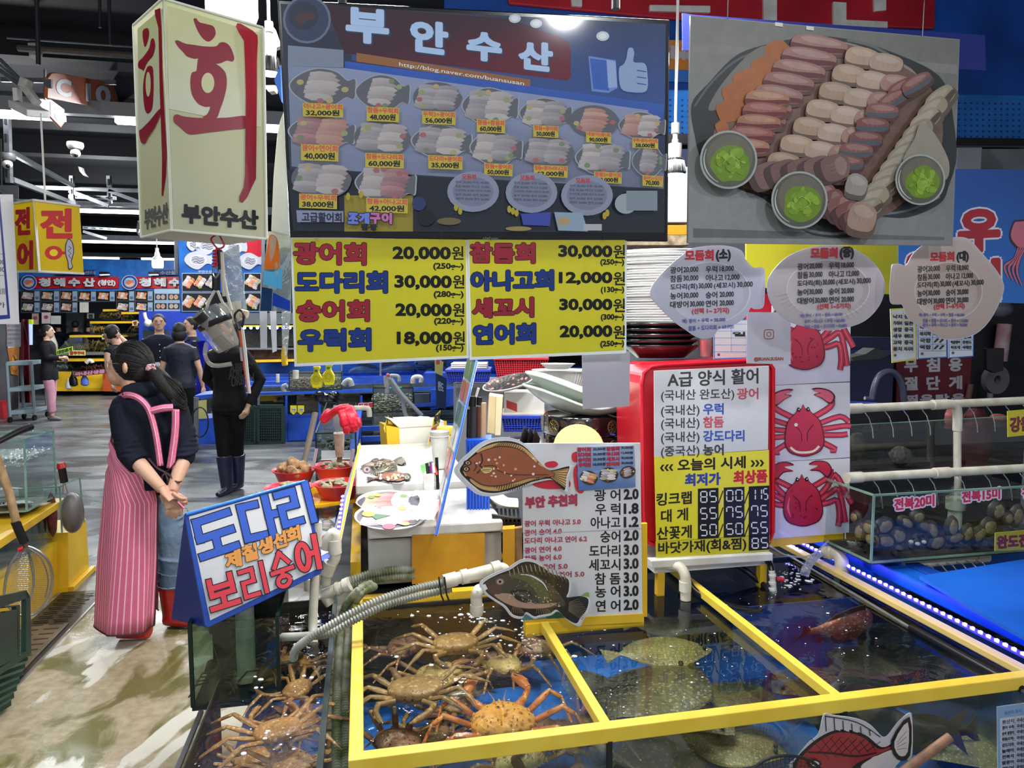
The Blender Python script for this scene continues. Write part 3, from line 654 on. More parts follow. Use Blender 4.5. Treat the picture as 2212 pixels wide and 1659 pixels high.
def lines(x0,y0,dy,cw,rot=.0,s=1.0):
 L=[]
 rows=(('광어','20,000','우럭','18,000'),('참돔','30,000','아나고','12,000'),None,('농어','30,000','숭어','20,000'),('대방어','30,000','연어','20,000'))
 X=lambda u:x0+u*cw
 h=14*s
 for k,r_ in enumerate(rows):
  y=y0+k*dy
  if r_ is None:
   L+=[('도다리(회)',(X(0),y,X(.33),y-2,h)),('30,000',(X(.345),y-2,X(.51),y-3,h*.9)),('(세꼬시)',(X(.53),y-3,X(.79),y-5,h)),('30,000',(X(.81),y-5,X(1.0),y-6,h*.9))]
  else:
   w3=(0,.145)if len(r_[0])==2 else(0,.22);w2=(.16,.34)if len(r_[0])==2 else(.24,.41)
   L+=[(r_[0],(X(w3[0]),y,X(w3[1]),y-1,h)),(r_[1],(X(w2[0]),y,X(w2[1]),y-1,h*.9)),(r_[2],(X(.43),y-2,X(.43+.07*len(r_[2])),y-3,h)),(r_[3],(X(.46+.07*len(r_[2])),y-2,X(.63+.07*len(r_[2])),y-3,h*.9))]
 return L
def card(cx,cy,out,Y,size,brown,words,ridges,tl,x0,y0,dy,cw,sel,selr,egs):
 t,p,q=platecard(cx,cy,out,Y,size,brown,words,ridges,None,tl[0],tl[1],1)
 for s_,r_ in lines(x0,y0,dy,cw):q.text(s_,r_,(38,38,44),.004,.25)
 q.text(sel,selr,(186,50,60),.01,.3)
 for s_,r_ in egs:q.text(s_,r_,(62,72,160),.006)
 for s_,r_ in egs:q.text(s_,r_,(62,72,160),.012)
 q.mk('lettering',t,pQ)
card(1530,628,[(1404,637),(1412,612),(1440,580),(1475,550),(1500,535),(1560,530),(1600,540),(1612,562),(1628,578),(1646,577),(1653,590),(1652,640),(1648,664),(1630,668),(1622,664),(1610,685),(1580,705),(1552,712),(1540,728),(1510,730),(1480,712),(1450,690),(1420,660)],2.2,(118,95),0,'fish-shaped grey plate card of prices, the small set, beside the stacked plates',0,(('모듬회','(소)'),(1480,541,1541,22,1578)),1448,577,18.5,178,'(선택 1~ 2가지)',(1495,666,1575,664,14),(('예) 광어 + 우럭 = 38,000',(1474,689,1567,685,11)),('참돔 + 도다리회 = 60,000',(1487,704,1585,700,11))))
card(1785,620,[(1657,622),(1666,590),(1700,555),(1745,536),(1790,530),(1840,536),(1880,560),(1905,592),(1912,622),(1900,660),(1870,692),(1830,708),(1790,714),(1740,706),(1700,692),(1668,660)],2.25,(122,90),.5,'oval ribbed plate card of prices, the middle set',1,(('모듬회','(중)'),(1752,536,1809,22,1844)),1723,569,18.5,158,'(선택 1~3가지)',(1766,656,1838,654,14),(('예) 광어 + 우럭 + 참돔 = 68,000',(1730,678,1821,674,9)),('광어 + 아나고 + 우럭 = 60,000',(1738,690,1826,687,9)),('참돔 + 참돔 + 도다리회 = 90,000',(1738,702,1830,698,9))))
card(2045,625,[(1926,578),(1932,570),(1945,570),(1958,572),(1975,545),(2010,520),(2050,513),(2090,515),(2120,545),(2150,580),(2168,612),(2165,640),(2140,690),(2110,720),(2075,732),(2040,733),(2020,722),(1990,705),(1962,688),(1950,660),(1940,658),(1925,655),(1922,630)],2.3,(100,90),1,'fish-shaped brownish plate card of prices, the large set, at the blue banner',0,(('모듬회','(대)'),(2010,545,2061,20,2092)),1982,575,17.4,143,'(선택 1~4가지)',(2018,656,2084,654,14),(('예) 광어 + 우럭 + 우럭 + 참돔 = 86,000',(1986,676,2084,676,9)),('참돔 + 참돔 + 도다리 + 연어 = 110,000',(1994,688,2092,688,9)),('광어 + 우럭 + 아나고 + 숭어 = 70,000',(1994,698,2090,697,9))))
# sashimi poster, its print colours darkened to hold the backlit shade
pp=P2(1487,525,2.02,2056,530,2.26,rad(2))
t=TH('sashimi_poster','big hanging shade-dimmed poster photo of a sashimi platter with three green wasabi cups','poster',pp.w(1770,528))
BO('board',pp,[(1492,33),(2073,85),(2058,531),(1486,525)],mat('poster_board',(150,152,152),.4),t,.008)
q=Pr(pp,.00008,.0006)
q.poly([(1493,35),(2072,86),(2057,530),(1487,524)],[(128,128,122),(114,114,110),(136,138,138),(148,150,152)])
q.poly([(1493,112),(2068,160),(2068,140),(1493,92)],(134,134,130));q.poly([(1497,493),(2040,512),(2040,519),(1497,513)],(108,110,112))
q.blob([(1494,225),(1530,180),(1590,120),(1660,95),(1760,78),(1850,88),(1920,110),(2010,150),(2045,190),(2060,260),(2066,340),(2050,400),(2030,440),(1960,470),(1880,470),(1845,510),(1780,512),(1730,495),(1650,430),(1590,405),(1520,350),(1500,290)],(52,54,56),5)
q.line([(1500,230),(1540,175),(1600,125),(1680,100)],5,(92,96,98),4);q.line([(1830,86),(1880,98),(1920,118)],6,(110,112,112),4);q.line([(1655,440),(1720,488),(1790,505),(1840,500)],6,(110,116,124),4);q.line([(1880,465),(1960,455),(2030,425)],5,(110,116,124),4)
q.blob([(1530,235),(1560,180),(1620,115),(1660,100),(1640,150),(1580,190),(1560,230)],(122,120,114));q.blob([(1820,90),(1900,115),(1980,160),(1960,220),(1880,240),(1780,160),(1780,100)],(150,140,130),5)
rr=random.Random(4)
q.blob([(1540,300),(1580,220),(1640,160),(1700,100),(1800,90),(1900,120),(1990,170),(2030,230),(2030,330),(1960,430),(1880,480),(1820,490),(1740,440),(1660,420),(1580,390)],(122,96,86),5)
def slab(cx,cy,w_,h_,rot,col,skin=None,sk=(110,60,70)):
 w_*=1.12;h_*=1.3;c_,s_=cos(rot),sin(rot);T=lambda x,y:(cx+x*w_*c_-y*h_*s_,cy+x*w_*s_+y*h_*c_)
 sh=mixc(col,(40,30,30),.5);hi=mixc(col,(240,236,230),.35)
 q.blob([T(-1.02,-.2),T(-.6,-.7),T(.3,-.75),T(1.05,-.3),T(1.0,.9),T(0,1.15),T(-.95,.95)],sh,3)
 pts=[T(-1,-.3),T(-.6,-.8),T(.2,-.85),T(1,-.45),T(.95,.5),T(.3,.75),T(-.9,.6)];q.blob(pts,col,3)
 q.blob([T(-.7,-.5),T(0,-.7),T(.8,-.35),T(.5,-.05),T(-.4,-.1)],mixc(col,hi,.6),3)
 for k in range(3):q.line([T(-.7+.3*k,-.3),T(-.3+.3*k,.0),T(-.4+.35*k,.45)],1.2,mixc(col,hi,.7),3,taper=.8)
 if skin:q.blob([T(-1,.15),T(-.2,.25),T(.95,.1),T(.95,.5),T(0,.75),T(-.95,.6)],sk,3)
for x,y,a,b_ in((1680,110,26,22),(1655,145,30,24),(1620,175,34,26),(1592,205,30,28),(1575,240,26,24),(1560,275,14,14)):
 q.blob([(x+a*cos(k*.7)*(1+.16*(k%2)),y+b_*sin(k*.7)*(1+.14*(k%2)))for k in range(9)],jit((176,106,60),8,rr),4)
 for k in range(3):q.line([(x-a*.7,y+b_*.3*k-5),(x+a*.6,y-b_*.5+b_*.3*k)],1.2,(196,134,92),taper=.8)
for i in range(8):
 x=1770-i*22;y=96+i*27;slab(x+12*(i>5),y,52-2*i,17,.15,jit((158,116,108),6,rr),True,(106,52,58))
for i in range(5):slab(1660-i*12+rr.uniform(-5,5),212+i*26,40,15,.05,jit((156,92,82)if i%2 else(172,122,96),6,rr),True,(112,50,54))
for i in range(7):
 for j in range(3):
  x=1862-i*28+j*52;y=122+i*38+j*14-6*(j==2)
  if x>1960 or y>400:continue
  col=jit(((178,150,128),(184,158,140),(172,132,122))[j],7,rr);slab(x,y,31,18,.12,col)
for x,y in((1950,190),(1930,215),(1905,240),(1885,270),(1870,300),(1850,325),(1830,352),(1980,180)):
 slab(x,y,30,15,-.55 if y<230 else.05,jit((136,88,84),8,rr),True,(84,92,100))
for i in range(11):
 tt=i/10;x=LE(2030,1870,tt);y=LE(215,455,tt);slab(x,y,32,19,-.75+.2*tt,jit((158,146,126),6,rr),i%2==0,(88,76,66))
for i in range(5):slab(1660+i*36,378-4*i,24,30,1.2,jit((126,98,94),8,rr));slab(1780+i*18,425+i*12,22,26,1.0,jit((132,86,82),8,rr))
q.blob([(1975,300),(1990,265),(2020,290),(2050,350),(2040,390),(1990,360),(1950,350)],(154,148,134),5)
slab(1862,470,26,30,.2,(168,140,124));slab(1850,400,20,22,.2,(158,150,142))
for(cx,cy,r_)in((1574,345,62),(1727,432,61),(1988,388,54)):
 q.ell(cx,cy,r_,r_*1.02,(168,172,170),n=36);q.ell(cx,cy,r_*.93,r_*.95,(92,94,84),n=36);q.ell(cx+3,cy-6,r_*.8,r_*.78,(112,108,96),n=30)
 q.line([(cx+r_*.86*cos(a*.2+2),cy+r_*.86*sin(a*.2+2))for a in range(9)],3,(206,210,206),taper=.7)
 g0=(112,144,40);bx=cx+5;by=cy+8
 q.blob([(bx+r_*.66*cos(k*.52)*(1+rr.uniform(-.1,.1)),by+r_*.66*sin(k*.52)*(1+rr.uniform(-.1,.1)))for k in range(12)],g0,4)
 for k in range(26):
  a=rr.uniform(0,6.28);d_=rr.uniform(0,r_*.48);e=rr.uniform(5,14);q.ell(bx+d_*cos(a),by+d_*sin(a)-3,e,e*.6,jit((134,170,54),20,rr),rr.uniform(0,3),n=8)
 q.line([(bx-r_*.3,by+2),(bx,by-r_*.25),(bx+r_*.3,by),(bx,by+r_*.2)],2,(172,206,92),5,taper=.8)
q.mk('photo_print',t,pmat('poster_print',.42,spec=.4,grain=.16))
for x,y in((1572,40),(1993,78)):
 tB([pp.w(x,y,.004),pp.w(x+5,y-46,.004)+V((0,0,.6))],.0015,5).mk('hanging_string',bQ,t)
for x,y in((1683,52),(1750,60)):bE(pp.w(x-8,y,.003),pp.w(x+8,y+2,.003),.01,.0006,pp.n).mk('tape',wH,t)
# fish drawings on laminated cards
def fishcard(name,p,out,words,cat='fish cutout',th=.002,halo=1.0):
 t=TH(name,words,cat,p.w(*out[0]))
 BO('card',p,out,mat('laminate',(220,224,230),.2,trans=.2,var=.03),t,th,4)
 return t,Pr(p,.00012,.0006)
def flatfish(p,T,words,rev=False):
 "T maps drawing units to photo pixels"
 D=[(-1.0,.18),(-.93,-.02),(-.8,-.2),(-.62,-.42),(-.4,-.56),(-.1,-.6),(.15,-.5),(.42,-.2),(.6,-.02),(.72,-.02),(.95,-.12),(1.0,-.1),(.95,.15),(.95,.42),(.85,.36),(.72,.22),(.6,.2),(.3,.32),(0,.5),(-.3,.62),(-.55,.62),(-.7,.52),(-.85,.38)]
 t,q=fishcard('fish_cutout',p,[T(x*1.05-.02,y*1.1)for x,y in D],words)
 q.blob([T(x*1.0,y*1.02)for x,y in D],(230,232,238));q.blob([T(x*.965,y*.97)for x,y in D],(46,34,28))
 fin=(216,172,108);body=(156,88,58);K=(40,28,22)
 q.blob([T(x,y)for x,y in((-.7,-.28),(-.4,-.5),(-.1,-.54),(.15,-.45),(.45,-.14),(.58,0),(.3,-.05),(-.4,-.2))],fin,5)
 q.blob([T(x,y)for x,y in((-.75,.3),(-.6,.52),(-.3,.56),(0,.44),(.3,.27),(.55,.15),(0,.2))],fin,5)
 for k in range(26):
  a=k/25;x=LE(-.62,.28,a);q.line([T(x,-.12-.28*sin(PI*min(1,a*1.02))-.02),T(x+.05,-.20-.38*sin(PI*min(.97,a+.03)))],1.5,K)
  x=LE(-.55,.45,a);q.line([T(x,.16+.22*sin(PI*min(1,a))),T(x-.02,.22+.33*sin(PI*min(.97,a+.05)))],1.5,K)
 q.poly([T(.66,.02),T(.95,-.08),T(.91,.14),T(.92,.36),T(.66,.16)],fin)
 for k in range(7):q.line([T(.68,.03+.02*k),T(.93,-.05+.065*k)],1.3,K)
 B=[(-.94,.12),(-.85,-.06),(-.7,-.24),(-.4,-.42),(-.1,-.46),(.15,-.36),(.42,-.1),(.68,.03),(.68,.14),(.3,.2),(0,.34),(-.3,.45),(-.55,.45),(-.75,.32),(-.88,.26)]
 q.blob([T(*b)for b in B],K);q.blob([T(x*.985+.0,y*.965)for x,y in B],body,5)
 q.line([T(*c)for c in((-.93,.14),(-.88,.26),(-.83,.3))],4,K,3);q.line([T(*c)for c in((-.915,.14),(-.87,.24),(-.84,.27))],2,fin,3)
 for e in((-.84,-.02),(-.86,.12)):q.ell(*T(*e),9,6,K,n=12);q.ell(*T(e[0]+.005,e[1]),5,3.6,(196,176,140),n=10);q.ell(*T(e[0]+.005,e[1]),2.5,2,K,n=8)
 q.line([T(*c)for c in((-.62,-.26),(-.58,-.1),(-.62,.02),(-.58,.06),(-.66,.2))],2.6,K,5)
 q.line([T(*c)for c in((-.55,.02),(-.35,.0),(-.28,.1),(0,.16),(.6,.1))],1.4,K,5);q.line([T(*c)for c in((-.72,-.05),(-.68,.05),(-.72,.15))],1.6,K,4)
 q.blob([T(*c)for c in((-.6,.1),(-.5,.05),(-.4,.06),(-.42,.14),(-.52,.18))],(222,204,120));q.line([T(-.58,.1),T(-.42,.08)],1.2,K);q.line([T(-.58,.13),T(-.43,.12)],1.2,K)
 rq=random.Random(5)
 for k in range(24):
  x=rq.uniform(-.7,.4);y=rq.uniform(-.3,.33)*(1-abs(x)*.5);q.ell(*T(x,y),rq.uniform(2,3.4),rq.uniform(1.8,3),rq.choice([(226,170,120),(236,220,210),(132,74,52)]),n=8)
 q.mk('printed_fish',t,gQ);return t
def rockfish(p,T,words):
 D=[(-1,-.1),(-.92,-.24),(-.7,-.42),(-.5,-.55),(-.3,-.75),(-.1,-.78),(.1,-.66),(.3,-.5),(.55,-.42),(.62,-.3),(.62,-.05),(.6,.1),(.85,.05),(1.0,.12),(.98,.4),(.88,.6),(.8,.78),(.6,.66),(.42,.45),(.3,.55),(.1,.62),(0,.66),(-.15,.56),(-.22,.68),(-.4,.64),(-.55,.42),(-.75,.26),(-.92,.1)]
 t,q=fishcard('fish_cutout',p,[T(x*1.04,y*1.06)for x,y in D],words)
 q.blob([T(x,y)for x,y in D],(224,228,236));q.blob([T(x*.97,y*.965)for x,y in D],(38,34,36));K=(20,18,20)
 q.blob([T(*b)for b in((-.97,-.08),(-.85,-.25),(-.6,-.4),(-.3,-.48),(0,-.42),(.3,-.15),(.5,.12),(.55,.3),(.4,.36),(.1,.44),(-.2,.46),(-.5,.38),(-.75,.2),(-.9,.06))],(74,70,62),5)
 q.blob([T(*b)for b in((-.5,-.36),(-.2,-.44),(.1,-.2),(.25,.1),(.1,.3),(0,.0),(-.2,-.25))],(96,98,66),5)
 q.blob([T(*b)for b in((-.75,.14),(-.4,.1),(0,.3),(.4,.26),(.2,.4),(-.2,.44),(-.5,.36))],(176,146,128),5)
 q.blob([T(*b)for b in((-.9,-.02),(-.7,-.15),(-.6,.0),(-.66,.12),(-.8,.1))],(92,72,66),5)
 q.poly([T(-.99,-.08),T(-.93,-.12),T(-.88,.0),T(-.93,.06)],(236,238,242))
 q.ell(*T(-.66,-.2),10,8,(120,92,96),n=14);q.ell(*T(-.66,-.2),7,5.5,(190,170,160),n=14);q.ell(*T(-.66,-.2),3.4,3.2,K,n=10)
 q.line([T(*c)for c in((-.3,-.42),(-.1,-.4),(.12,-.24),(.22,-.04))],4,(224,226,230),5,taper=.7)
 q.blob([T(*b)for b in((-.45,.02),(-.15,-.02),(-.05,.14),(-.15,.3),(-.35,.22))],(44,42,44),4)
 for k in range(9):q.line([T(-.43,.06),T(-.12+.02*k,.02+.035*k)],1,(96,92,88))
 for k in range(14):
  x=LE(-.5,.5,k/13);y0=-.56-.16*sin(PI*k/13);q.line([T(x,y0+.05),T(x+.06,y0+.28)],1.6,(108,94,84));q.line([T(x-.015,y0+.02),T(x+.02,y0+.2)],1.2,(186,170,150))
 for k in range(12):q.line([T(.62,.22+.02*k),T(.9+.01*k-.02*abs(k-5),.12+.048*k)],1.2,(120,108,96))
 for k in range(7):q.line([T(-.4+.02*k,.42),T(-.42+.04*k,.58)],1,(140,120,100));q.line([T(.05+.03*k,.42),T(.03+.05*k,.56)],1,(140,120,100))
 rq=random.Random(2)
 for k in range(70):
  x=rq.uniform(-.5,.5);y=.1+.2*rq.random()+.1*x;q.ell(*T(x,y),1.6,1.2,rq.choice([(216,190,170),(150,130,110),(60,54,52)]),n=6)
 for k in range(40):
  x=rq.uniform(-.4,.45);y=rq.uniform(-.36,0)+.3*abs(x);q.ell(*T(x,y),1.4,1.1,(150,140,100),n=6)
 q.mk('printed_fish',t,gQ);return t
def TT(cx,cy,rx,ry,rot=0.0,fx=1,fy=1):
 c_,s_=cos(rot),sin(rot)
 return lambda x,y:(cx+fx*x*rx*c_-fy*y*ry*s_,cy+fx*x*rx*s_+fy*y*ry*c_)
# white menu board standing on the tank's back rim
pm=P2(1135,1335,2.40,1386,1328,2.46)
t=TH('menu_board','white menu board of recommended dishes standing at the back of the crab tank','price sign',pm.w(1260,1333))
BO('board',pm,[(1128,958),(1383,957),(1388,1330),(1133,1344)],pW,t,.006,bv=.001)
bE(pm.w(1132,1345,-.01),pm.w(1388,1331,-.01),.03,.03).mk('foot_rail',yQ,t)
bE(pm.w(1388,1130,-.014),pm.w(1388,1331,-.014),.014,.03).mk('side_rail',yQ,t)
q=Pr(pm)
q.poly([(1128,958),(1383,957),(1388,1330),(1133,1344)],[(216,216,220),(222,222,226),(224,224,228),(210,210,214)])
for s_,y,x0 in(('광 어',1058,1284),('우 럭',1088,1286),('아나고',1117,1276),('숭어',1147,1297),('도다리',1178,1273),('세꼬시',1208,1272),('참 돔',1238,1285),('농 어',1266,1286),('연 어',1297,1287)):
 q.text(s_,(x0,y,1340,y-1,25),(34,34,36),.012,.3)
for s_,y in(('2.0',1057),('1.8',1088),('1.2',1117),('2.0',1146),('3.0',1177),('3.0',1207),('3.0',1237),('3.0',1266),('2.0',1296)):q.text(s_,(1348,y,1379,y-1,22),(34,34,36),.02,.7)
q.text('부안 추천회',(1135,1074,1246,1068,24),(176,58,84),.02,1.1)
for s_,x1,y in(('광어 우럭 아나고 5.0',1254,1121),('광어 숭어 4.0',1213,1141),('도다리 아나고 연어 6.2',1268,1158),('광어 연어 4.0',1213,1179),('참돔 농어 6.0',1213,1197),('숭어 광어 5.0',1226,1217),('참돔 숭어 연어 5.0',1262,1234)):q.text(s_,(1133,y+4,x1,y-1,13),(176,58,84),.012,.25)
q.line([(1130,1154),(1384,1142)],1.5,(180,182,190))
q.blob([(1178,1000),(1196,996),(1206,1003),(1196,1010),(1180,1008)],(206,42,62));q.blob([(1150,1046),(1180,1036),(1222,1030),(1230,1052),(1180,1056)],(206,42,62));q.blob([(1240,1012),(1262,1000),(1262,1060),(1244,1058)],(206,42,62));q.blob([(1236,980),(1256,975),(1264,990),(1240,998)],(206,42,62))
q.blob([(1128,1340),(1132,1318),(1180,1310),(1236,1290),(1262,1292),(1262,1330),(1240,1338),(1160,1342)],(92,150,160));q.blob([(1180,1330),(1210,1318),(1230,1336),(1190,1340)],(60,110,70));q.blob([(1255,1290),(1272,1280),(1270,1310),(1258,1316)],(140,180,90))
q.mk('lettering',t,gQ)
# small photo card stapled on its upper right
t=TH('photo_card','small blue photo price card with three sashimi packs taped on the white menu board','card',pm.w(1300,1058))
o=[(1246,966),(1370,962),(1373,1052),(1250,1060)]
BO('card',pm,o,pW,t,.001,lift=.008);q=Pr(pm,.0001,.0088)
q.poly(o,[(136,160,200),(150,170,206),(100,130,186),(84,118,178)]);q.poly([(1247,1020),(1371,1010),(1373,1052),(1250,1059)],[(110,140,190),(150,180,214),(90,120,176),(72,106,170)])
for k,(a,b_,c_,d_)in enumerate((('광어회','20,000원','참돔회','30,000원'),('도다리회','30,000원','아나고회','12,000원'),('숭어회','20,000원','세꼬시','30,000원'),('우럭회','18,000원','연어회','20,000원'))):
 y=967+k*11;q.text(a,(1247+k,y,1276,y,9),(176,40,60),.02,.6);q.text(b_,(1281,y,1308,y-1,7),BK,.012,.2);q.text(c_,(1310,y-1,1338,y-2,8),(176,40,60),.02,.6);q.text(d_,(1342,y-3,1367,y-3,6),BK,.012,.2)
dish(q,1272,1032,18,14,.3,'white+salmon',5,'round',(60,50,48),4);dish(q,1315,1026,19,15,0,'grey+white',6,'round',(40,46,40),4);dish(q,1356,1020,16,12,-.3,'grey',7,'round',(60,50,48),4)
q.mk('print',t,gQ)
flatfish(P2(990,1000,2.36,1232,1000,2.40),TT(1112,1010,122,96,.08),'brown flatfish drawing cut out of laminate, taped over the white menu board')
rockfish(P2(1045,1280,2.34,1272,1290,2.36),TT(1157,1278,118,84,.06),'dark rockfish drawing cut out of laminate, hanging over the crab tank water')
# red crate with price boards
pr=PV(.94)
t=TH('plastic_crate','big red plastic crate standing on end behind the price boards','crate',pr.w(1520,1200))
rp=[(1386,830),(1390,806),(1406,792),(1430,788),(1640,777),(1660,782),(1670,796),(1670,1150),(1664,1170),(1420,1180),(1400,1172),(1392,1150)]
pZ([pr.w(x,y)for x,y in rp],EV*.3).mk('shell',red,t,bv=.012)
q2=[(1400,835),(1404,815),(1430,802),(1636,792),(1655,800),(1656,1150),(1420,1165),(1405,1150)]
tB([pr.w(x,y,.004)for x,y in rp]+[pr.w(*rp[0],.004)],.008,6).mk('rim',mat('red_rim',(224,30,52),.25),t,True)
# boards in front of it
pb=PV(.885)
def pboard(name,words,out,cat='price sign',lift=0.0,m=None,p=pb):
 t=TH(name,words,cat,p.w(*out[2]));BO('board',p,out,m or pW,t,.004,lift=lift);return t
o=[(1413,801),(1661,790),(1659,971),(1414,987)]
t=pboard('price_board','white board of farmed live fish origins, on the red crate',o);q=Pr(pb)
q.poly(o,[(226,228,232),(232,232,236),(212,214,222),(206,208,216)])
G_=(66,66,68)
q.text('A급 양식 활어',(1442,804,1638,795,33),G_,.012,.5)
for k,(a,b_,c_,xa,xb,xc)in enumerate((('(국내산 완도산)','광어',(206,92,108),1586,1592,1638),('(국내산)','우럭',(62,92,188),1511,1519,1563),('(국내산)','참돔',(206,92,108),1511,1519,1563),('(국내산)','강도다리',(62,92,188),1511,1519,1608),('(중국산)','농어',G_,1511,1519,1563))):
 y=(840,873,901,931,961)[k]-0;hh=26
 q.text(a,(1428,y+3,xa,y+2-(xa-1428)*.02,hh),G_,.008,.2);q.text(b_,(xb,y-1,xc,y-2,hh-2),c_,.014,.4)
q.mk('lettering',t,gQ)
o=[(1414,987),(1661,972),(1662,1154),(1418,1170)]
t=pboard('price_board',"yellow board of today's crab prices with black flip digits, below the white one",o,m=mat('yellow_board',(236,226,50),.4,var=.03));q=Pr(pb)
q.poly(o,[(228,218,60),(236,226,70),(232,222,50),(222,212,40)]);K=(30,30,26)
q.text('‹‹‹ 오늘의 시세 ›››',(1426,994,1650,983,26),K,.016,.5);q.text('최저가',(1480,1024,1556,1021,26),(52,70,160),.02,.9);q.text('최상품',(1585,1018,1657,1014,28),(206,40,62),.02,.9)
q.text('킹크랩',(1418,1066,1494,1061,27),K,.014,.4);q.text('대 게',(1428,1102,1486,1097,27),K,.014,.4);q.text('산꽃게',(1419,1139,1494,1134,28),K,.014,.4)
q.mk('lettering',t,gQ)
SEG={'0':'abcdef','1':'bc','5':'afgcd','7':'abcf','8':'abcdefg'}
def digits(q,s_,x0,y0,w_,h_,col):
 n=len(s_);cw=w_/n
 for i,ch in enumerate(s_):
  x=x0+i*cw+cw*.14;w2=cw*.66;yy=y0-(x-x0)*.05;hh=h_;g=1.2
  P_={'a':[(x,yy),(x+w2,yy)],'b':[(x+w2,yy),(x+w2,yy+hh/2)],'c':[(x+w2,yy+hh/2),(x+w2,yy+hh)],'d':[(x,yy+hh),(x+w2,yy+hh)],'e':[(x,yy+hh/2),(x,yy+hh)],'f':[(x,yy),(x,yy+hh/2)],'g':[(x,yy+hh/2),(x+w2,yy+hh/2)]}
  for sg in SEG[ch]:
   a,b_=P_[sg];dx,dy=b_[0]-a[0],b_[1]-a[1];l=math.hypot(dx,dy);q.line([(a[0]+dx/l*g,a[1]+dy/l*g),(b_[0]-dx/l*g,b_[1]-dy/l*g)],2.6,col)
for r_,(vals,y)in enumerate(((('85','00','115'),1056),(('55','75','75'),1092),(('50','50','55'),1128))):
 for k,s_ in enumerate(vals):
  x=(1508,1564,1618)[k];yy=y-k*2.5;t2=TH('flip_digit_card',f"black digit card {s_} in the {('king crab', 'snow crab', 'blue crab')[r_]} row, {('first', 'second', 'last')[k]} of three",'digit card',pb.w(x,yy+35))
  BO('card',pb,[(x,yy),(x+44,yy-2),(x+44,yy+34),(x,yy+36)],bQ,t2,.002,lift=.003);q=Pr(pb,.0001,.0034)
  digits(q,s_,x+3,yy+6,40,23,(226,230,234));q.mk('lettering',t2,pQ)
 q=Pr(pb,.0001,.0012)
 for x in(1551,1607):q.line([(x+11,y+4),(x+1,y+32)],2.4,K)
 q.mk('slash_mark',t,pQ)
o=[(1417,1171),(1663,1155),(1662,1190),(1418,1206)]
t=pboard('price_board','narrow yellow lobster price strip at the foot of the boards',o,m=mat('yellow_board'));q=Pr(pb);q.poly(o,[(206,196,40),(214,204,50),(196,186,36),(190,180,30)])
q.text('바닷가재(회&찜)',(1422,1172,1612,1161,29),K,.014,.5);q.mk('lettering',t,gQ)
t2=TH('flip_digit_card','black digit card 85 at the end of the lobster strip','digit card',pb.w(1640,1188));BO('card',pb,[(1618,1158),(1662,1155),(1662,1187),(1618,1190)],bQ,t2,.002,lift=.003);q=Pr(pb,.0001,.0034);digits(q,'85',1622,1163,40,21,(226,230,234));q.mk('lettering',t2,pQ)
t=TH('ledge_shelf','white plastic ledge over the middle tank carrying the red crate','shelf',S(1.4,.9,.68))
a=PV(.88).w(1402,1216);b_=PV(.88).w(1664,1200)
bE(a,b_,.04,.032).mk('front_edge',wH,t,bv=.004);sB(1.14,1.66,.9,1.3,.655,.68).mk('plate',wH,t)
for u in(1.17,1.62):sB(u-.015,u+.015,.9,.93,.56,.66).mk('leg',yQ,t)
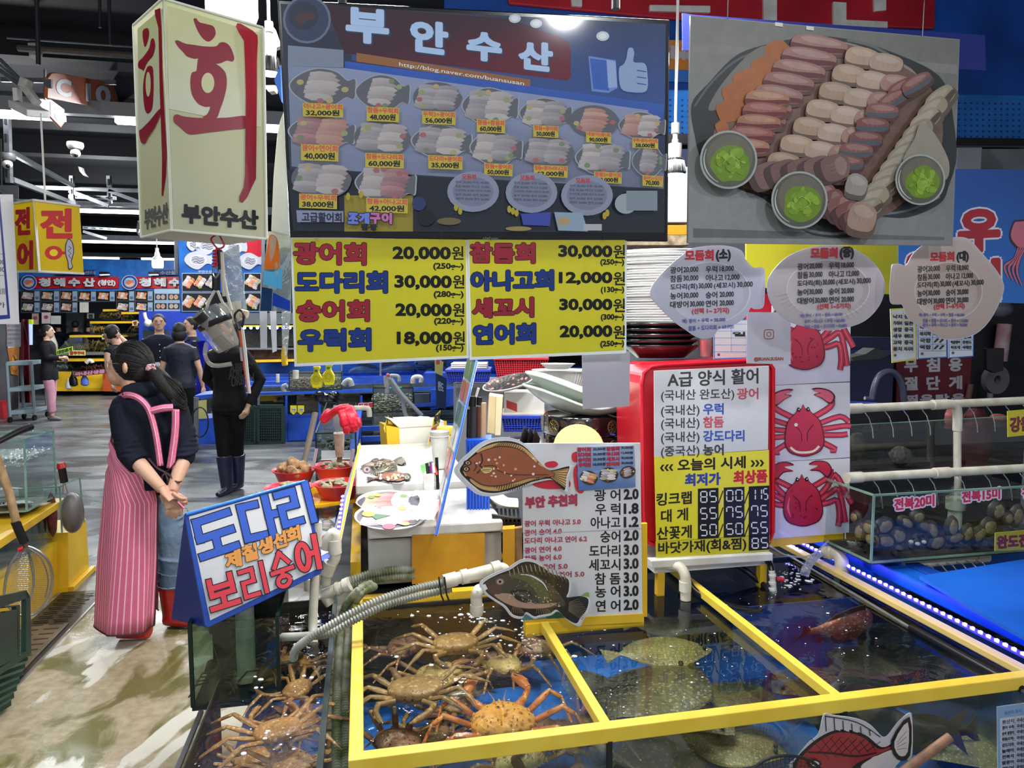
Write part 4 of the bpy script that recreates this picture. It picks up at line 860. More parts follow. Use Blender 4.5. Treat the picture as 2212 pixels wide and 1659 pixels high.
# three crab posters
pc=PV(1.03)
def crabprint(q,T,kind):
 o_=(92,20,40);b0=(222,58,92)if kind==1 else(204,44,74);hi=(240,104,130)
 def limb(pts,w_):
  q.line([T(*p)for p in pts],w_+3.2,o_,3,.0);q.line([T(*p)for p in pts],w_,b0,3,.0);q.line([T(*p)for p in pts],w_*.25,hi,3,.5)
 for s_ in(-1,1):
  legs=[((.4,-.1),(1.0,-.28),(1.25,-.12)),((.45,.05),(1.1,-.02),(1.3,.0)),((.45,.2),(1.0,.22),(1.2,.2)),((.4,.35),(.85,.6),(.7,.62))]if kind==1 else[((.4,.0),(.7,-.3),(.92,-.6),(1.15,-.2),(1.35,.2)),((.42,.1),(.75,-.1),(1.0,-.2),(1.1,.3),(1.15,.7)),((.4,.2),(.7,.15),(.95,.1),(1.0,.5),(.95,.8))]
  for l in legs:limb([(x*s_,y)for x,y in l],9 if kind==1 else 10)
  limb([(.3*s_,-.3),(.75*s_,-.55),(.8*s_,-.75)],10)
  cl=[(.78,-.62),(.9,-.82),(.75,-1.0),(.45,-1.08),(.25,-1.05),(.5,-.95),(.3,-.9),(.5,-.8)]if kind==1 else[(.72,-.5),(.85,-.72),(.72,-.95),(.4,-1.0),(.2,-.9),(.48,-.86),(.22,-.74),(.5,-.7)]
  q.blob([T(x*s_*1.0,y)for x,y in cl],o_,3);q.blob([T((.58+(x-.58)*.84)*s_,-.86+(y+.86)*.8)for x,y in cl],b0 if kind!=1 else hi,3)
 C_=[(-.06,-.5),(0,-.62),(.06,-.5),(.14,-.55),(.2,-.42),(.42,-.2),(.5,.1),(.52,.4),(.4,.62),(.15,.72),(0,.74),(-.15,.72),(-.4,.62),(-.52,.4),(-.5,.1),(-.42,-.2),(-.2,-.42),(-.14,-.55)]
 q.blob([T(x*1.06,y*1.04)for x,y in C_],o_,3);q.blob([T(*c_)for c_ in C_],[mixc(b0,mixc(b0,(120,10,50),.4),max(0,min(1,(V((x,y)).y+.6)/1.3)))for x,y in[(a.x,a.y)for a in arc(C_,3,True)]],3)
 for s_ in(-1,1):q.line([T(.08*s_,.35),T(.1*s_,.1),T(.26*s_,-.08)],2,o_,4);q.ell(*T(.13*s_,-.5),4,4.5,(40,16,24),n=10);q.ell(*T(.13*s_+.01,-.51),1.5,1.5,(250,250,250),n=6)
 if kind==1:q.line([T(-.4,.5),T(-.2,.64),T(.2,.64),T(.4,.5)],5,(240,226,214),4);q.ell(*T(-.22,-.1),4,4,(250,240,240),n=8)
 else:
  q.line([T(-.36,-.05),T(-.42,.25),T(-.35,.5)],5,hi,4,taper=.8)
  for k in range(14):x,y=RU(-.4,.4),RU(-.2,.6);q.line([T(x-.02,y),T(x,y-.04),T(x+.02,y)],1.2,o_)
for k,(o,cx,cy,kd,w_)in enumerate((([(1668,640),(1838,640),(1836,824),(1668,832)],1738,738,0,'top crab poster, half hidden behind the oval plate card'),([(1668,833),(1836,826),(1836,988),(1668,998)],1737,925,1,'middle crab poster with a simple smooth crab drawing'),([(1668,999),(1836,990),(1834,1150),(1668,1164)],1734,1076,0,'bottom crab poster with a spiny crab, above the yellow strip'))):
 t=TH('crab_poster',w_,'poster',pc.w(*o[3]));BO('board',pc,o,pW,t,.004);q=Pr(pc);q.poly(o,[(226,226,232),(230,230,236),(220,216,236),(214,210,232)])
 crabprint(q,TT(cx,cy,78,80,-.04),kd);q.mk('print',t,gQ)
t=TH('yellow_bracket','yellow metal strip carrying the crab posters','bracket',pc.w(1668,1180));pZ([pc.w(*x,-.004)for x in((1664,1164),(1822,1152),(1822,1166),(1664,1182))],EV*.03).mk('strip',yQ,t);bA(pc.w(1782,1158,.0),.004,6).mk('screw',sQ,t)
tB([pc.w(1826,1150,-.01),pc.w(1826,1205,.01),pc.w(1834,1260,.02)],.003,6).mk('wire',wH,t,True)
# plain cards whose printed code is left out, and the handle card
pq=P2(1262,882,2.12,1362,876,2.14)
t=TH('blank_card','plain light grey card hanging below the second yellow banner','card',pq.w(1262,882));BO('card',pq,[(1257,763),(1361,759),(1360,877),(1259,884)],mat('grey_card',(186,184,196),.4,var=.04),t,.002)
pq=P2(1620,785,2.4,1708,786,2.44)
t=TH('handle_card','small grey laminated card with a round-cornered camera symbol, by the crab poster','card',pq.w(1660,786));BO('card',pq,[(1614,674),(1708,675),(1708,787),(1613,785)],mat('grey_card'),t,.0015);q=Pr(pq)
BR=(150,90,60)
def rrect(cx,cy,r_,w_):q.loop([(cx-r_,cy-r_*.5),(cx-r_*.8,cy-r_*.9),(cx,cy-r_),(cx+r_*.8,cy-r_*.9),(cx+r_,cy-r_*.5),(cx+r_,cy+r_*.5),(cx+r_*.8,cy+r_*.9),(cx,cy+r_),(cx-r_*.8,cy+r_*.9),(cx-r_,cy+r_*.5)],w_,BR,3)
rrect(1661,722,10,2);q.loop([(1661+4.5*cos(a*PI/4),722+4.5*sin(a*PI/4))for a in range(8)],1.6,BR,2)
q.text('@BUAN.SUSAN',(1629,772,1692,771,9),(140,80,56),.014,.35);q.mk('lettering',t,pQ)
# origin card with blue border, behind the fish-shaped plate card
pz=P2(1545,770,2.9,1610,770,2.92)
def origin(p,o,bd,rows,words,cols,emb=True):
 t=TH('origin_card',words,'card',p.w(*o[3]));BO('card',p,o,pW,t,.002);q=Pr(p);q.poly(o,bd)
 ins=[(LE(x,sum(a for a,b_ in o)/4,.07),LE(y,sum(b_ for a,b_ in o)/4,.05))for x,y in o]
 q.poly(ins,(206,210,214));x0,y0,x1,y1=ins[0][0],ins[0][1],ins[1][0],ins[2][1];n=max(len(rows),1)
 for k in range(n+1):y=LE(y0+8,y1-12,k/n);q.line([(x0,y),(x1,y)],.8,bd)
 q.line([(LE(x0,x1,.52),y0),(LE(x0,x1,.52),y1-12)],.8,bd)
 for k,(a,b_)in enumerate(rows):
  y=LE(y0+8,y1-12,k/n)+2;h_=(y1-y0-20)/n*.62
  if a:q.text(a,(x0+4,y,LE(x0,x1,.46),y,h_),BK,.015,.3)
  if b_:q.text(b_,(LE(x0,x1,.56),y,x1-3,y,h_),BK,.015,.3)
 q.ell(x0+9,y1-6,3,3,(60,64,90),n=10);q.ell(x0+9,y1-7,2,1.5,(190,50,60),n=8);q.mk('lettering',t,gQ)
origin(pz,[(1541,690),(1616,690),(1614,774),(1542,776)],(40,146,226),[('',''),('','일'),('',''),('','')],'empty blue-bordered origin card on the red crate',2)
pz2=P2(1925,780,2.75,2105,770,2.85)
origin(pz2,[(1923,667),(1978,664),(1980,776),(1927,784)],(214,206,40),[('낙지','중국'),('가리비','일본'),('생합','중국'),('새우','에콰도르'),('고막','중국'),('꽁치','러시아')],'yellow-bordered origin card below the large plate card',2)
origin(pz2,[(1981,690),(2046,690),(2046,772),(1982,776)],(40,110,206),[('미더덕','마산'),('바지락','서해안'),('국합','〃'),('떡합','〃')],'blue-bordered origin card in the middle of the three',2)
origin(pz2,[(2048,690),(2104,690),(2103,770),(2049,774)],(40,110,206),[('해삼','여수'),('명게','하산'),('고막','필르'),('박골뱅이','강원도'),('피조개','서해안')],'blue-bordered origin card at the right end of the three',2)
# the big yellow-rimmed tank
t=TH('fish_tank','large glass fish tank with yellow rims in three compartments, in the foreground','fish tank',S(1,.5,.0))
W=.036;Z0,Z1=.575,.607
sB(-.03,2.07,-W/2,W/2,Z0-.004,Z1+.004).mk('front_rim',yellowl,t,bv=.003)
sB(-.03,.006,0.01,1.02,Z0,Z1).mk('side_rim',yellowl,t,bv=.003)
sB(.612,.640,0.015,.66,Z0,Z1).mk('divider_rim',yellowl,t,bv=.003)
sB(1.297,1.325,0.015,1.15,Z0,Z1).mk('divider_rim',yellowl,t,bv=.003)
sB(-.03,.60,1.0,1.04,Z0-.01,Z1).mk('back_rim',yQ,t,bv=.003)
sB(.56,1.0,.66,.70,Z0-.02,Z1-.004).mk('back_rim',yQ,t,bv=.003)
sB(1.66,2.02,1.42,1.46,Z0,Z1).mk('back_rim',yQ,t,bv=.003)
for(u,v0,v1)in((0,.01,1.0),(.626,.01,.68),(1.311,.01,1.3),(1.98,.01,1.4)):
 sB(u-.004,u+.004,v0,v1,.2,Z0).mk('divider_pane',gS,t)
sB(0,2.06,-.012,-.004,.2,Z0).mk('front_pane',gS,t)
sB(-.01,2.06,-.02,1.5,.16,.2).mk('floor_lining',bluec,t)
dk=mat('dark_lining',(20,26,34),.5,k2=(10,14,20),sL=3)
sB(.0,.62,.99,1.0,.2,Z0).mk('back_lining',mat('brown_lining',(44,40,30),.6,k2=(24,22,18),sL=5),t)
sB(.63,2.0,1.18,1.2,.2,Z0).mk('back_lining',mat('navy_lining',(20,42,84),.5,k2=(12,22,48),sL=4),t)
sB(1.4,1.95,.74,.745,.2,.555).mk('inner_screen',mat('screen_blue',(24,72,160),.45),t)
sB(2.0,2.02,0.01,1.4,.2,Z0).mk('side_lining',dk,t)
for u in(1.311,.626):sB(u-.006,u+.006,-.02,-.005,.16,Z0).mk('pane_joint',dk,t)
sB(-.03,2.06,-.03,1.5,.0,.16).mk('base_cabinet',yQ,t)
watc=clear('crab_water',(246,244,232),.2,.02,bu=.28,bs=11)
watf=clear('fish_water',(232,240,230),.25,.015,bu=.07,bs=5)
MB().grid(lambda a,b:S(LE(.006,.614,a),LE(.016,.99,b),.566),4,4).mk('water',watc,t)
MB().grid(lambda a,b:S(LE(.638,1.298,a),LE(.016,1.17,b),.563),4,4).mk('water',watf,t)
MB().grid(lambda a,b:S(LE(1.324,1.98,a),LE(.016,1.4,b),.563),4,4).mk('water',clear('snapper_water',(236,240,234),.25,.015,bu=.16,bs=7),t)
fQ=mat('foam',(236,240,244),.3,var=.02)
def fro(zone,n,r0,r1,words,z=.568,ring=True):
 b=MB()
 for k in range(n):
  px,py=zone();p=atz(px,py,z);r_=RU(r0,r1)
  r_*=R.choice((1,1,1.8));b.lathe([(r_,-.001),(r_*.9,r_*.15),(r_*.5,r_*.25),(0,r_*.28)],p,9,sx=RU(1,1.7))
 o=b.mk('foam_bubbles',fQ,sm=True,kind='stuff');tag(o,words,'foam');return o
fro(lambda:(R.gauss(1010,90),RU(1310,1440)),60,.001,.005,'white foam bubbles floating at the back of the crab compartment')
fro(lambda:(RU(1210,1560),RU(1360,1540)),55,.0006,.002,'sparse tiny bubbles on the flatfish compartment water')
fro(lambda:(RU(1500,1900),RU(1280,1480)),55,.0006,.0028,'sparse bubbles on the snapper compartment water')
fro(lambda:(R.gauss(1700,28),R.gauss(1250,9)),70,.001,.005,'bubbling foam around the red tap at the back',.566)
fro(lambda:(1030+R.gauss(0,16),1335+R.gauss(0,7)),45,.001,.004,'foam where the white outlet pours into the crab compartment')
fro(lambda:(R.choice([R.gauss(1140,16)]),R.gauss(1380,22)),40,.001,.004,'foam streak below the rockfish cutout')
# LED strip
t=TH('led_strip','blue lit LED strip running back along the right edge of the tank','lamp',S(2.03,.6,.6))
sB(2.02,2.045,-.35,1.62,.605,.612).mk('tape',mat('led_tape',(70,60,200),.3,em=.8,var=0),t)
dm=MB().box((0,0,0),(.010,.010,.005)).mesh('diode');gm=mat('diode_glow',(120,112,255),.4,em=35,var=0)
for k in range(62):
 o=put('diode',dm,gm,t);o.location=S(2.032,-.34+k*.0315,.615)-V(t['base'])
sB(1.955,1.995,-.35,1.45,.578,.602).mk('side_bar',mat('cream_bar',(236,206,130),.35),t,bv=.004)
t=TH('air_hose','thin pale hose lying along the right side of the snapper compartment','hose',S(1.9,.6,.57));tB([S(1.93,1.2,.575),S(1.91,.7,.575),S(1.90,.35,.57),S(1.9,-.05,.57)],.006,8).mk('hose',gV,t,True);tB([S(1.905,.42,.572),S(1.9,.2,.574),S(1.9,-.02,.574)],.012,8).mk('grip',bQ,t,True)
# neighbouring blue tank at the right with blue rails, lid and spray pipe
t=TH('neighbour_tank','blue-railed neighbour tank to the right of the LED strip','fish tank',S(2.5,.6,0))
sB(2.10,2.19,-.5,1.35,.60,.655).mk('side_rail',bB,t,bv=.006);sB(2.19,2.26,-.5,.80,.62,.66).mk('inner_rail',blue,t,bv=.005)
sB(2.1,3.2,.86,.92,.58,.68).mk('back_rail',bB,t,bv=.005)
sB(2.1,3.2,-.5,2.4,.0,.1).mk('base',blue,t);sB(2.26,3.2,-.5,.86,.50,.505).mk('water',mat('dark_water',(14,22,30),.08,k2=(26,30,30),sL=12,bu=.2),t)
t=TH('blue_cover','flat bright blue lid board covering the neighbour tank','lid',S(2.5,.3,.68))
pZ([atz(x,y,.69)for x,y in((1986,1244),(2230,1205),(2420,1180),(2420,1500),(2230,1385),(2100,1312))],(0,0,-.012)).mk('board',mat('lid_blue',(18,108,226),.45,k2=(14,90,200),sL=2),t)
t=TH('spray_pipe','short white spray pipe with a blue end cap pouring water jets','pipe',S(2.3,.85,.7))
a=PV(.80).w(1940,1222);b=PV(.80).w(2118,1203)
tB([a,b],.021,14).mk('pipe',pvc,t,True);tB([a-EU*.012,a+EU*.002],.023,14).mk('end_cap',bB,t,True);tB([b-EU*.03,b+EU*.03],.026,14).mk('coupling',pvc,t,True)
jet=clear('water_jet',(225,232,236),2.5,.08,hz=.25,bu=.4,bs=60)
for k in range(8):
 p=LE(a,b,.06+.12*k)+V((0,-.02,0));tB([p,p-EV*.02+V((.01,0,-.004)),p-EV*.045+V((.02,0,-.03)),p-EV*.06+V((.026,0,-.08))],.0028,5).mk('water_jet',jet,t,True)
tag(tB([PV(.9).w(2175,1205),PV(.9).w(2190,1198),PV(.9).w(2230,1196)],.022,12).mk('pipe_elbow',pvc,None,True),'white pipe elbow at the right edge above the blue lid','pipe')
# crabs
def spotted(key,c1,c2,spot,sc=38):
 m=mat(key,c1,.42,k2=c2,sL=7,bu=.5,bs=60);t_=m.node_tree;N=t_.nodes;L=t_.links
 vo=N.new('ShaderNodeTexVoronoi');vo.inputs['Scale'].default_value=sc;tc=N.new('ShaderNodeTexCoord');L.new(tc.outputs['Object'],vo.inputs['Vector'])
 mr=N.new('ShaderNodeMapRange');mr.inputs[1].default_value=.18;mr.inputs[2].default_value=.36;mr.inputs[3].default_value=.75;mr.inputs[4].default_value=0;L.new(vo.outputs['Distance'],mr.inputs[0])
 b=N['Principled BSDF'];src=b.inputs['Base Color'].links[0].from_socket;mx=N.new('ShaderNodeMix');mx.data_type='RGBA';L.new(mr.outputs[0],mx.inputs[0]);L.new(src,mx.inputs[6]);mx.inputs[7].default_value=(*lin(spot),1);L.new(mx.outputs[2],b.inputs['Base Color']);return m
kshell=[spotted('king_shell_golden',(226,172,84),(198,150,82),(128,74,36)),spotted('king_shell_pale',(196,178,122),(168,150,104),(126,84,50)),spotted('king_shell_brown',(140,104,84),(110,84,74),(66,44,40))]
kleg=[mat('king_leg_orange',(216,142,80),.4,k2=(168,100,54),sL=22,bu=.3),mat('king_leg_pale',(176,136,88),.42,k2=(134,98,64),sL=22,bu=.3),mat('king_leg_brown',(128,92,74),.42,k2=(92,66,58),sL=22,bu=.3)]
tip=mat('crab_joint',(232,208,160),.4,k2=(206,176,130),sL=30)
sshell=[spotted('snow_shell_olive',(158,130,90),(112,90,62),(206,176,120),60),spotted('snow_shell_tan',(176,134,84),(124,92,58),(214,180,120),60)]
def king(i,words,legs=None,seed=1):
 q=random.Random(seed);t=TH('king_crab',words,'crab',(0,0,0));C=MB()
 def sh(a,b):
  th=2*PI*a;r_=.088*(1+.10*cos(2*th)+.06*cos(3*(th-PI/2))+.025*cos(11*th));rr=r_*sin(b*PI/2)
  x=rr*cos(th);y=rr*sin(th)*.92;z=.036*cos(b*PI/2)**.7
  z*=1-.35*math.exp(-((x/.012)**2+((y+.01)/.035)**2));z+=.006*math.exp(-(((abs(x)-.04)/.02)**2+((y+.02)/.03)**2));return(x,y,z)
 C.grid(sh,40,12);C.grid(lambda a,b:(sh(a,1)[0]*(1-.3*b),sh(a,1)[1]*(1-.3*b),-.022*b),40,3)
 for k in range(60):
  a,b=q.random(),q.uniform(.2,.97);p=V(sh(a,b));h=q.uniform(.003,.007);C.lathe([(.0035,0),(.001,h),(0,h)],p-V((0,0,.001)),5)
 for k in range(30):
  a=k/30;p=V(sh(a,1));d=V((p.x,p.y,.01)).normalized();C.tube([p-d*.003,p+d*.007],[.003,.0005],5)
 C.mk('carapace',kshell[i],t,True)
 nose=MB();nose.tube([(0,.075,.005),(0,.098,.008)],[.008,.001],6)
 for s_ in(-1,1):nose.tube([(.014*s_,.076,.006),(.018*s_,.092,.01)],[.004,.0006],5)
 nose.mk('rostrum',kshell[i],t,True)
 for s_ in(-1,1):tB([(.012*s_,.08,0),(.016*s_,.1,.006),(.03*s_,.15,.0)],[.0022,.0015,.0005],5).mk('antenna',kleg[i],t,True)
 def limb(base,pts,r_,nm):
  L_=MB();P_=[V(base)]+[V(p)for p in pts];J=MB()
  for k in range(len(P_)-1):
   a,b=P_[k],P_[k+1];ra=r_*(1-.22*k);L_.tube([a,LE(a,b,.06),LE(a,b,.5),LE(a,b,.94),b],[ra*.6,ra,ra*1.08,ra*.95,ra*.6],8,ry=[ra*.5,ra*.75,ra*.8,ra*.72,ra*.5])
   d=(b-a)
   for m in range(9):
    p=LE(a,b,.1+.09*m);o_=V((q.uniform(-1,1),q.uniform(-1,1),q.uniform(.2,1))).normalized();L_.tube([p+o_*ra*.7,p+o_*(ra*.7+.0055)],[.0024,.0004],4)
   J.ball(b,ra*.72,8)
  ob=L_.mk(nm,kleg[i],t,True);J.mk('joint',tip,ob,True);return ob
 for s_ in(-1,1):
  for k,(ang,dz)in enumerate(((28,.0),(0,.01),(-30,.0))):
   a=rad(ang);f=q.uniform(.85,1.15);bd=legs[k]if legs else q.uniform(-.5,.6)
   b0=V((.075*s_*cos(a),.07*sin(a)-.005,0));d1=V((s_*cos(a),sin(a),.5)).normalized();d2=V((s_*cos(a+bd),sin(a+bd),-.35)).normalized();d3=V((s_*cos(a+bd*2),sin(a+bd*2)-.1,-.55)).normalized()
   p1=b0+V((s_*.02*cos(a),.02*sin(a),.0));p2=p1+d1*.085*f;p3=p2+d2*.04*f;p4=p3+d3*.075*f
   limb(b0,[p1,p2,p3,p4],.0135,'leg')
  b0=V((.05*s_,.062,0));p1=b0+V((.03*s_,.03,.006));p2=p1+V((.02*s_,.05,.0));ob=limb(b0,[p1,p2],.013,'claw')
  cl=MB();cl.tube([p2,p2+V((-.012*s_,.025,0)),p2+V((-.03*s_,.05,0)),p2+V((-.045*s_,.066,0))],[.013,.018,.012,.002],8,ry=[.01,.013,.009,.002]);cl.tube([p2+V((-.0*s_,.028,.004)),p2+V((-.014*s_,.055,.004)),p2+V((-.035*s_,.075,.002))],[.008,.006,.001],7)
  cl.mk('pincer',kleg[i],ob,True)
 return t
def snow(i,words,seed=1,lf=1.0):
 q=random.Random(seed);t=TH('snow_crab',words,'crab',(0,0,0));C=MB()
 def sh(a,b):
  th=2*PI*a;r_=.062*(1+.14*cos(2*th)-.10*sin(th)+.012*cos(17*th));rr=r_*sin(b*PI/2)
  x,y=rr*cos(th),rr*sin(th);z=.022*cos(b*PI/2)**.5;z*=1-.2*math.exp(-((abs(x)-.022)/.007)**2-((y)/.04)**2);return(x,y,z)
 C.grid(sh,36,10);C.grid(lambda a,b:(sh(a,1)[0]*(1-.25*b),sh(a,1)[1]*(1-.25*b),-.016*b),36,3)
 for k in range(40):p=V(sh(q.random(),q.uniform(.1,.9)));C.lathe([(.0018,0),(0,.0016)],p,5)
 C.mk('carapace',sshell[i],t,True)
 for s_ in(-1,1):
  bA((.01*s_,.055,.006),.003,6).mk('eye',bQ,t,True)
  for k,ang in enumerate((38,12,-16,-44)):
   a=rad(ang);bd=q.uniform(-.35,.35);L_=q.uniform(.85,1.05)*lf
   b0=V((.055*s_*cos(a),.05*sin(a),0));d1=V((s_*cos(a),sin(a),.42)).normalized();d2=V((s_*cos(a+bd),sin(a+bd),-.4)).normalized();d3=V((s_*cos(a+bd*1.8),sin(a+bd*1.8),-.5)).normalized()
   p1=b0+V((s_*.012*cos(a),.012*sin(a),0));p2=p1+d1*.095*L_;p3=p2+d2*.07*L_;p4=p3+d3*.05*L_
   P_=[b0,p1,LE(p1,p2,.5),p2,LE(p2,p3,.15),LE(p2,p3,.6),p3,LE(p3,p4,.1),p4];L2=MB();L2.tube(P_,[.006,.0085,.011,.007,.008,.0085,.005,.0055,.0008],8,ry=[.004,.005,.006,.0045,.005,.005,.003,.0035,.0006])
   L2.mk('leg',sshell[i],t,True)
  b0=V((.035*s_,.05,0));p1=b0+V((.035*s_,.025,.004));p2=p1+V((-.005*s_,.035,0));c_=MB();c_.tube([b0,p1,p2,p2+V((-.018*s_,.03,0)),p2+V((-.034*s_,.045,0))],[.006,.008,.008,.009,.001],8);c_.tube([p2+V((-.006*s_,.024,.003)),p2+V((-.028*s_,.05,.003))],[.004,.0006],6);c_.mk('claw',sshell[i],t,True)
 return t
def pose(t,px,py,z,rz,s=1.0,tx=0,ty=0):
 t.location=atz(px,py,z);t.rotation_euler=(rad(tx),rad(ty),rad(rz));t.scale=(s,s,s)
k0=king(0,'golden spotted king crab with orange legs, largest and nearest in the crab compartment',[-.9,-.5,.3],3);pose(k0,1086,1560,.475,8,.98,8)
k1=king(1,'pale yellow spotted king crab in the middle of the crab compartment',None,5);pose(k1,950,1458,.40,200,.86)
k2=king(1,'pale king crab with bumpy shell near the right divider',None,9);pose(k2,1090,1440,.44,100,.86,0,10)
k3=king(2,'brown king crab at the back left of the crab compartment',None,11);pose(k3,875,1398,.42,60,.85)
k4=dup(k3,(0,0,0),0,'brown spotted king crab in the front left corner of the crab compartment');pose(k4,862,1612,.38,-50,.9)
k5=dup(k3,(0,0,0),0,'dark king crab lying underneath the golden one at its right');pose(k5,1195,1590,.33,170,1.0)
k6=dup(k2,(0,0,0),0,'pale king crab seen through the front pane below the rim');pose(k6,1120,1640,.30,30,.9)
k7=dup(k3,(0,0,0),0,'dark king crab at the back right under the foam');pose(k7,1150,1400,.34,140,.9)
s0=snow(0,'olive snow crab with long legs spread to the front, at the left rim',4,.62);pose(s0,896,1492,.50,172,1.25,0,4)
s1=snow(0,'dark olive snow crab under the foam at the back',8,.8);pose(s1,985,1392,.47,190,1.2)
s2=dup(s0,(0,0,0),0,'olive snow crab wedged between the two pale king crabs');pose(s2,985,1520,.36,75,.95)
s3=dup(s1,(0,0,0),0,'olive snow crab below the front legs of the left one');pose(s3,930,1590,.32,20,1.0)
s3b=dup(s0,(0,0,0),0,'olive snow crab at the very back of the crab compartment by the left rim');pose(s3b,820,1360,.36,110,1.0)
# fish
def sole(name,words,m,L_,px,py,z,rz,tx=0,bend=.1,w_=.52):
 t=TH(name,words,'fish',(0,0,0));hw=L_*w_/2
 prof=lambda a:max(.02,(sin(PI*min(1,a*1.18))**.75 if a<.85 else.09+.42*((a-.85)/.15)))
 def f(a,b):
  x=(a-.5)*L_;s_=(b-.5)*2;h=hw*prof(a);y=s_*h+bend*L_*(a-.5)**2;z_=.055*L_*(1-s_*s_)*sin(PI*min(1,a*1.1+.02))*(1 if a<.86 else.2)+.012*L_*sin(a*9);return(x,y,z_)
 b=MB();b.grid(f,34,14);b.grid(lambda a,c:(f(a,c)[0],f(a,c)[1],f(a,c)[2]*.0-.004*L_+.012*L_*sin(a*9)),34,4);b.mk('body',m,t,True)
 for s_ in(0,1):
  fm=MB()
  for k in range(44):
   a=.08+.7*k/44;p=V(f(a,s_));pn=V(f(a+.015,s_));o_=(1 if s_ else-1);d=.035*L_*sin(PI*k/44)+.006*L_
   fm.poly([p,pn,pn+V((.006,o_*d*.9,.002)),p+V((.006,o_*d,0))])
  fm.mk('fin',m,t,True)
 for e in(-.06,.09):bA((-L_*.41,e*L_*.5+.01,.05*L_*.8),.006*L_/.3,8).mk('eye',bQ,t,True)
 pose(t,px,py,z,rz,1,tx);return t
def speck(key,c1,c2,c3,sc):
 m=spotted(key,c1,c2,c3,sc);return m
olive=speck('flounder_olive',(140,128,82),(112,102,66),(196,186,140),95);mott=speck('flounder_mottled',(108,98,78),(62,58,48),(168,158,130),60);dkf=speck('flounder_dark',(86,84,66),(56,56,46),(108,104,84),110);brf=speck('flounder_brown',(132,112,70),(106,90,58),(180,166,120),100)
sole('flatfish','olive flatfish with pale fin edge lying across the back of the middle compartment',olive,.42,1420,1408,.42,188,0)
sole('flatfish','mottled grey-brown flatfish lying at the front of the middle compartment',mott,.56,1395,1500,.42,225,8,.15,.62)
sole('flatfish','dark round flatfish beside the second yellow divider',dkf,.34,1590,1505,.36,150,0,.1,.62)
sole('flatfish','brown flatfish under the mottled one, middle compartment',brf,.36,1490,1535,.33,130)
sole('flatfish','dim olive flatfish in the shadow at the back of the middle compartment',dkf,.34,1430,1352,.36,180)
sole('flatfish','blackish flatfish by the first yellow divider',dkf,.34,1275,1480,.34,110,0,.1,.5)
sole('flatfish','olive flatfish seen through the front pane, left of the red fish cutout',brf,.40,1560,1600,.28,160,0,.1,.6)
sole('flatfish','mottled flatfish at the foot of the front pane',mott,.46,1420,1625,.26,200)
sole('flatfish','large mottled green flatfish along the right side of the snapper compartment',mott,.62,1965,1440,.30,-40,0,.1,.5)
sole('flatfish','dark speckled flatfish in the middle of the snapper compartment',dkf,.40,1880,1430,.33,-48,0,.1,.6)
sole('flatfish','reddish flatfish beneath the snapper',speck('flounder_red',(96,70,56),(72,54,46),(120,90,70),40),.38,1750,1470,.31,30)
sole('flatfish','yellowish flatfish low at the right behind the front pane',olive,.5,2120,1610,.27,15,0,.1,.4)
def roundfish(name,words,m,L_,px,py,z,rz,rx=0,deep=.34,fat=.5):
 t=TH(name,words,'fish',(0,0,0));n=14;b=MB();xs=[i/n for i in range(n+1)];h=[.02,.52,.78,.92,1,1,.94,.84,.72,.58,.44,.32,.24,.2,.2]
 b.tube([(0-(a-.5)*L_*.82,0,0)for a in xs],[L_*deep/2*q_*fat for q_ in h],14,ry=[L_*deep/2*q_ for q_ in h]);b.mk('body',m,t,True)
 fm=mat('fin_'+m.name,(70,50,48),.4)
 x0=-L_*.41
 for nm,pts in(('tail_fin',[(x0+.01,0,.03*L_),(x0-.13*L_,0,.14*L_),(x0-.08*L_,0,0),(x0-.13*L_,0,-.14*L_),(x0+.01,0,-.03*L_)]),('dorsal_fin',[(.22*L_,0,deep*L_*.44),(.14*L_,0,deep*L_*.7),(0,0,deep*L_*.66),(-.18*L_,0,deep*L_*.5),(-.26*L_,0,deep*L_*.25),(0,0,deep*L_*.4)]),('belly_fin',[(-.08*L_,0,-deep*L_*.4),(-.14*L_,0,-deep*L_*.58),(-.24*L_,0,-deep*L_*.3)])):
  b=MB();b.pr([V(p)+V((0,-.001,0))for p in pts],(0,.002,0));b.mk(nm,fm,t)
 for s_ in(-1,1):
  bA((.33*L_,s_*deep*L_*fat*.34,.03*L_),.018*L_/.3*.5+.003,8).mk('eye',bQ,t,True)
  pZ([(.2*L_,s_*deep*L_*fat*.48,-.02),(.06*L_,s_*deep*L_*fat*.7,-.0),(.07*L_,s_*deep*L_*fat*.66,-.06*L_)],(0,.001,0)).mk('side_fin',fm,t)
 pose(t,px,py,z,rz,1,rx);return t
roundfish('red_snapper','reddish snapper swimming at the water surface under the blue light',speck('snapper_skin',(190,110,84),(128,66,56),(222,190,170),70),.38,1815,1352,.47,20,32,.46)
roundfish('black_fish','dark striped fish lying near the front rim at the right',mat('black_fish_skin',(40,38,40),.35,k2=(20,20,24),sL=12),.42,1875,1500,.42,192,40,.3)
roundfish('black_fish','dark fish with forked tail seen through the front pane behind the red fish cutout',mat('black_fish_skin2',(54,46,46),.35,k2=(30,28,30),sL=12),.5,1890,1560,.36,168,10,.34)
roundfish('black_fish','smaller dark fish in the dim lower right of the tank',mat('black_fish_skin'),.34,2010,1590,.32,190,20,.3)
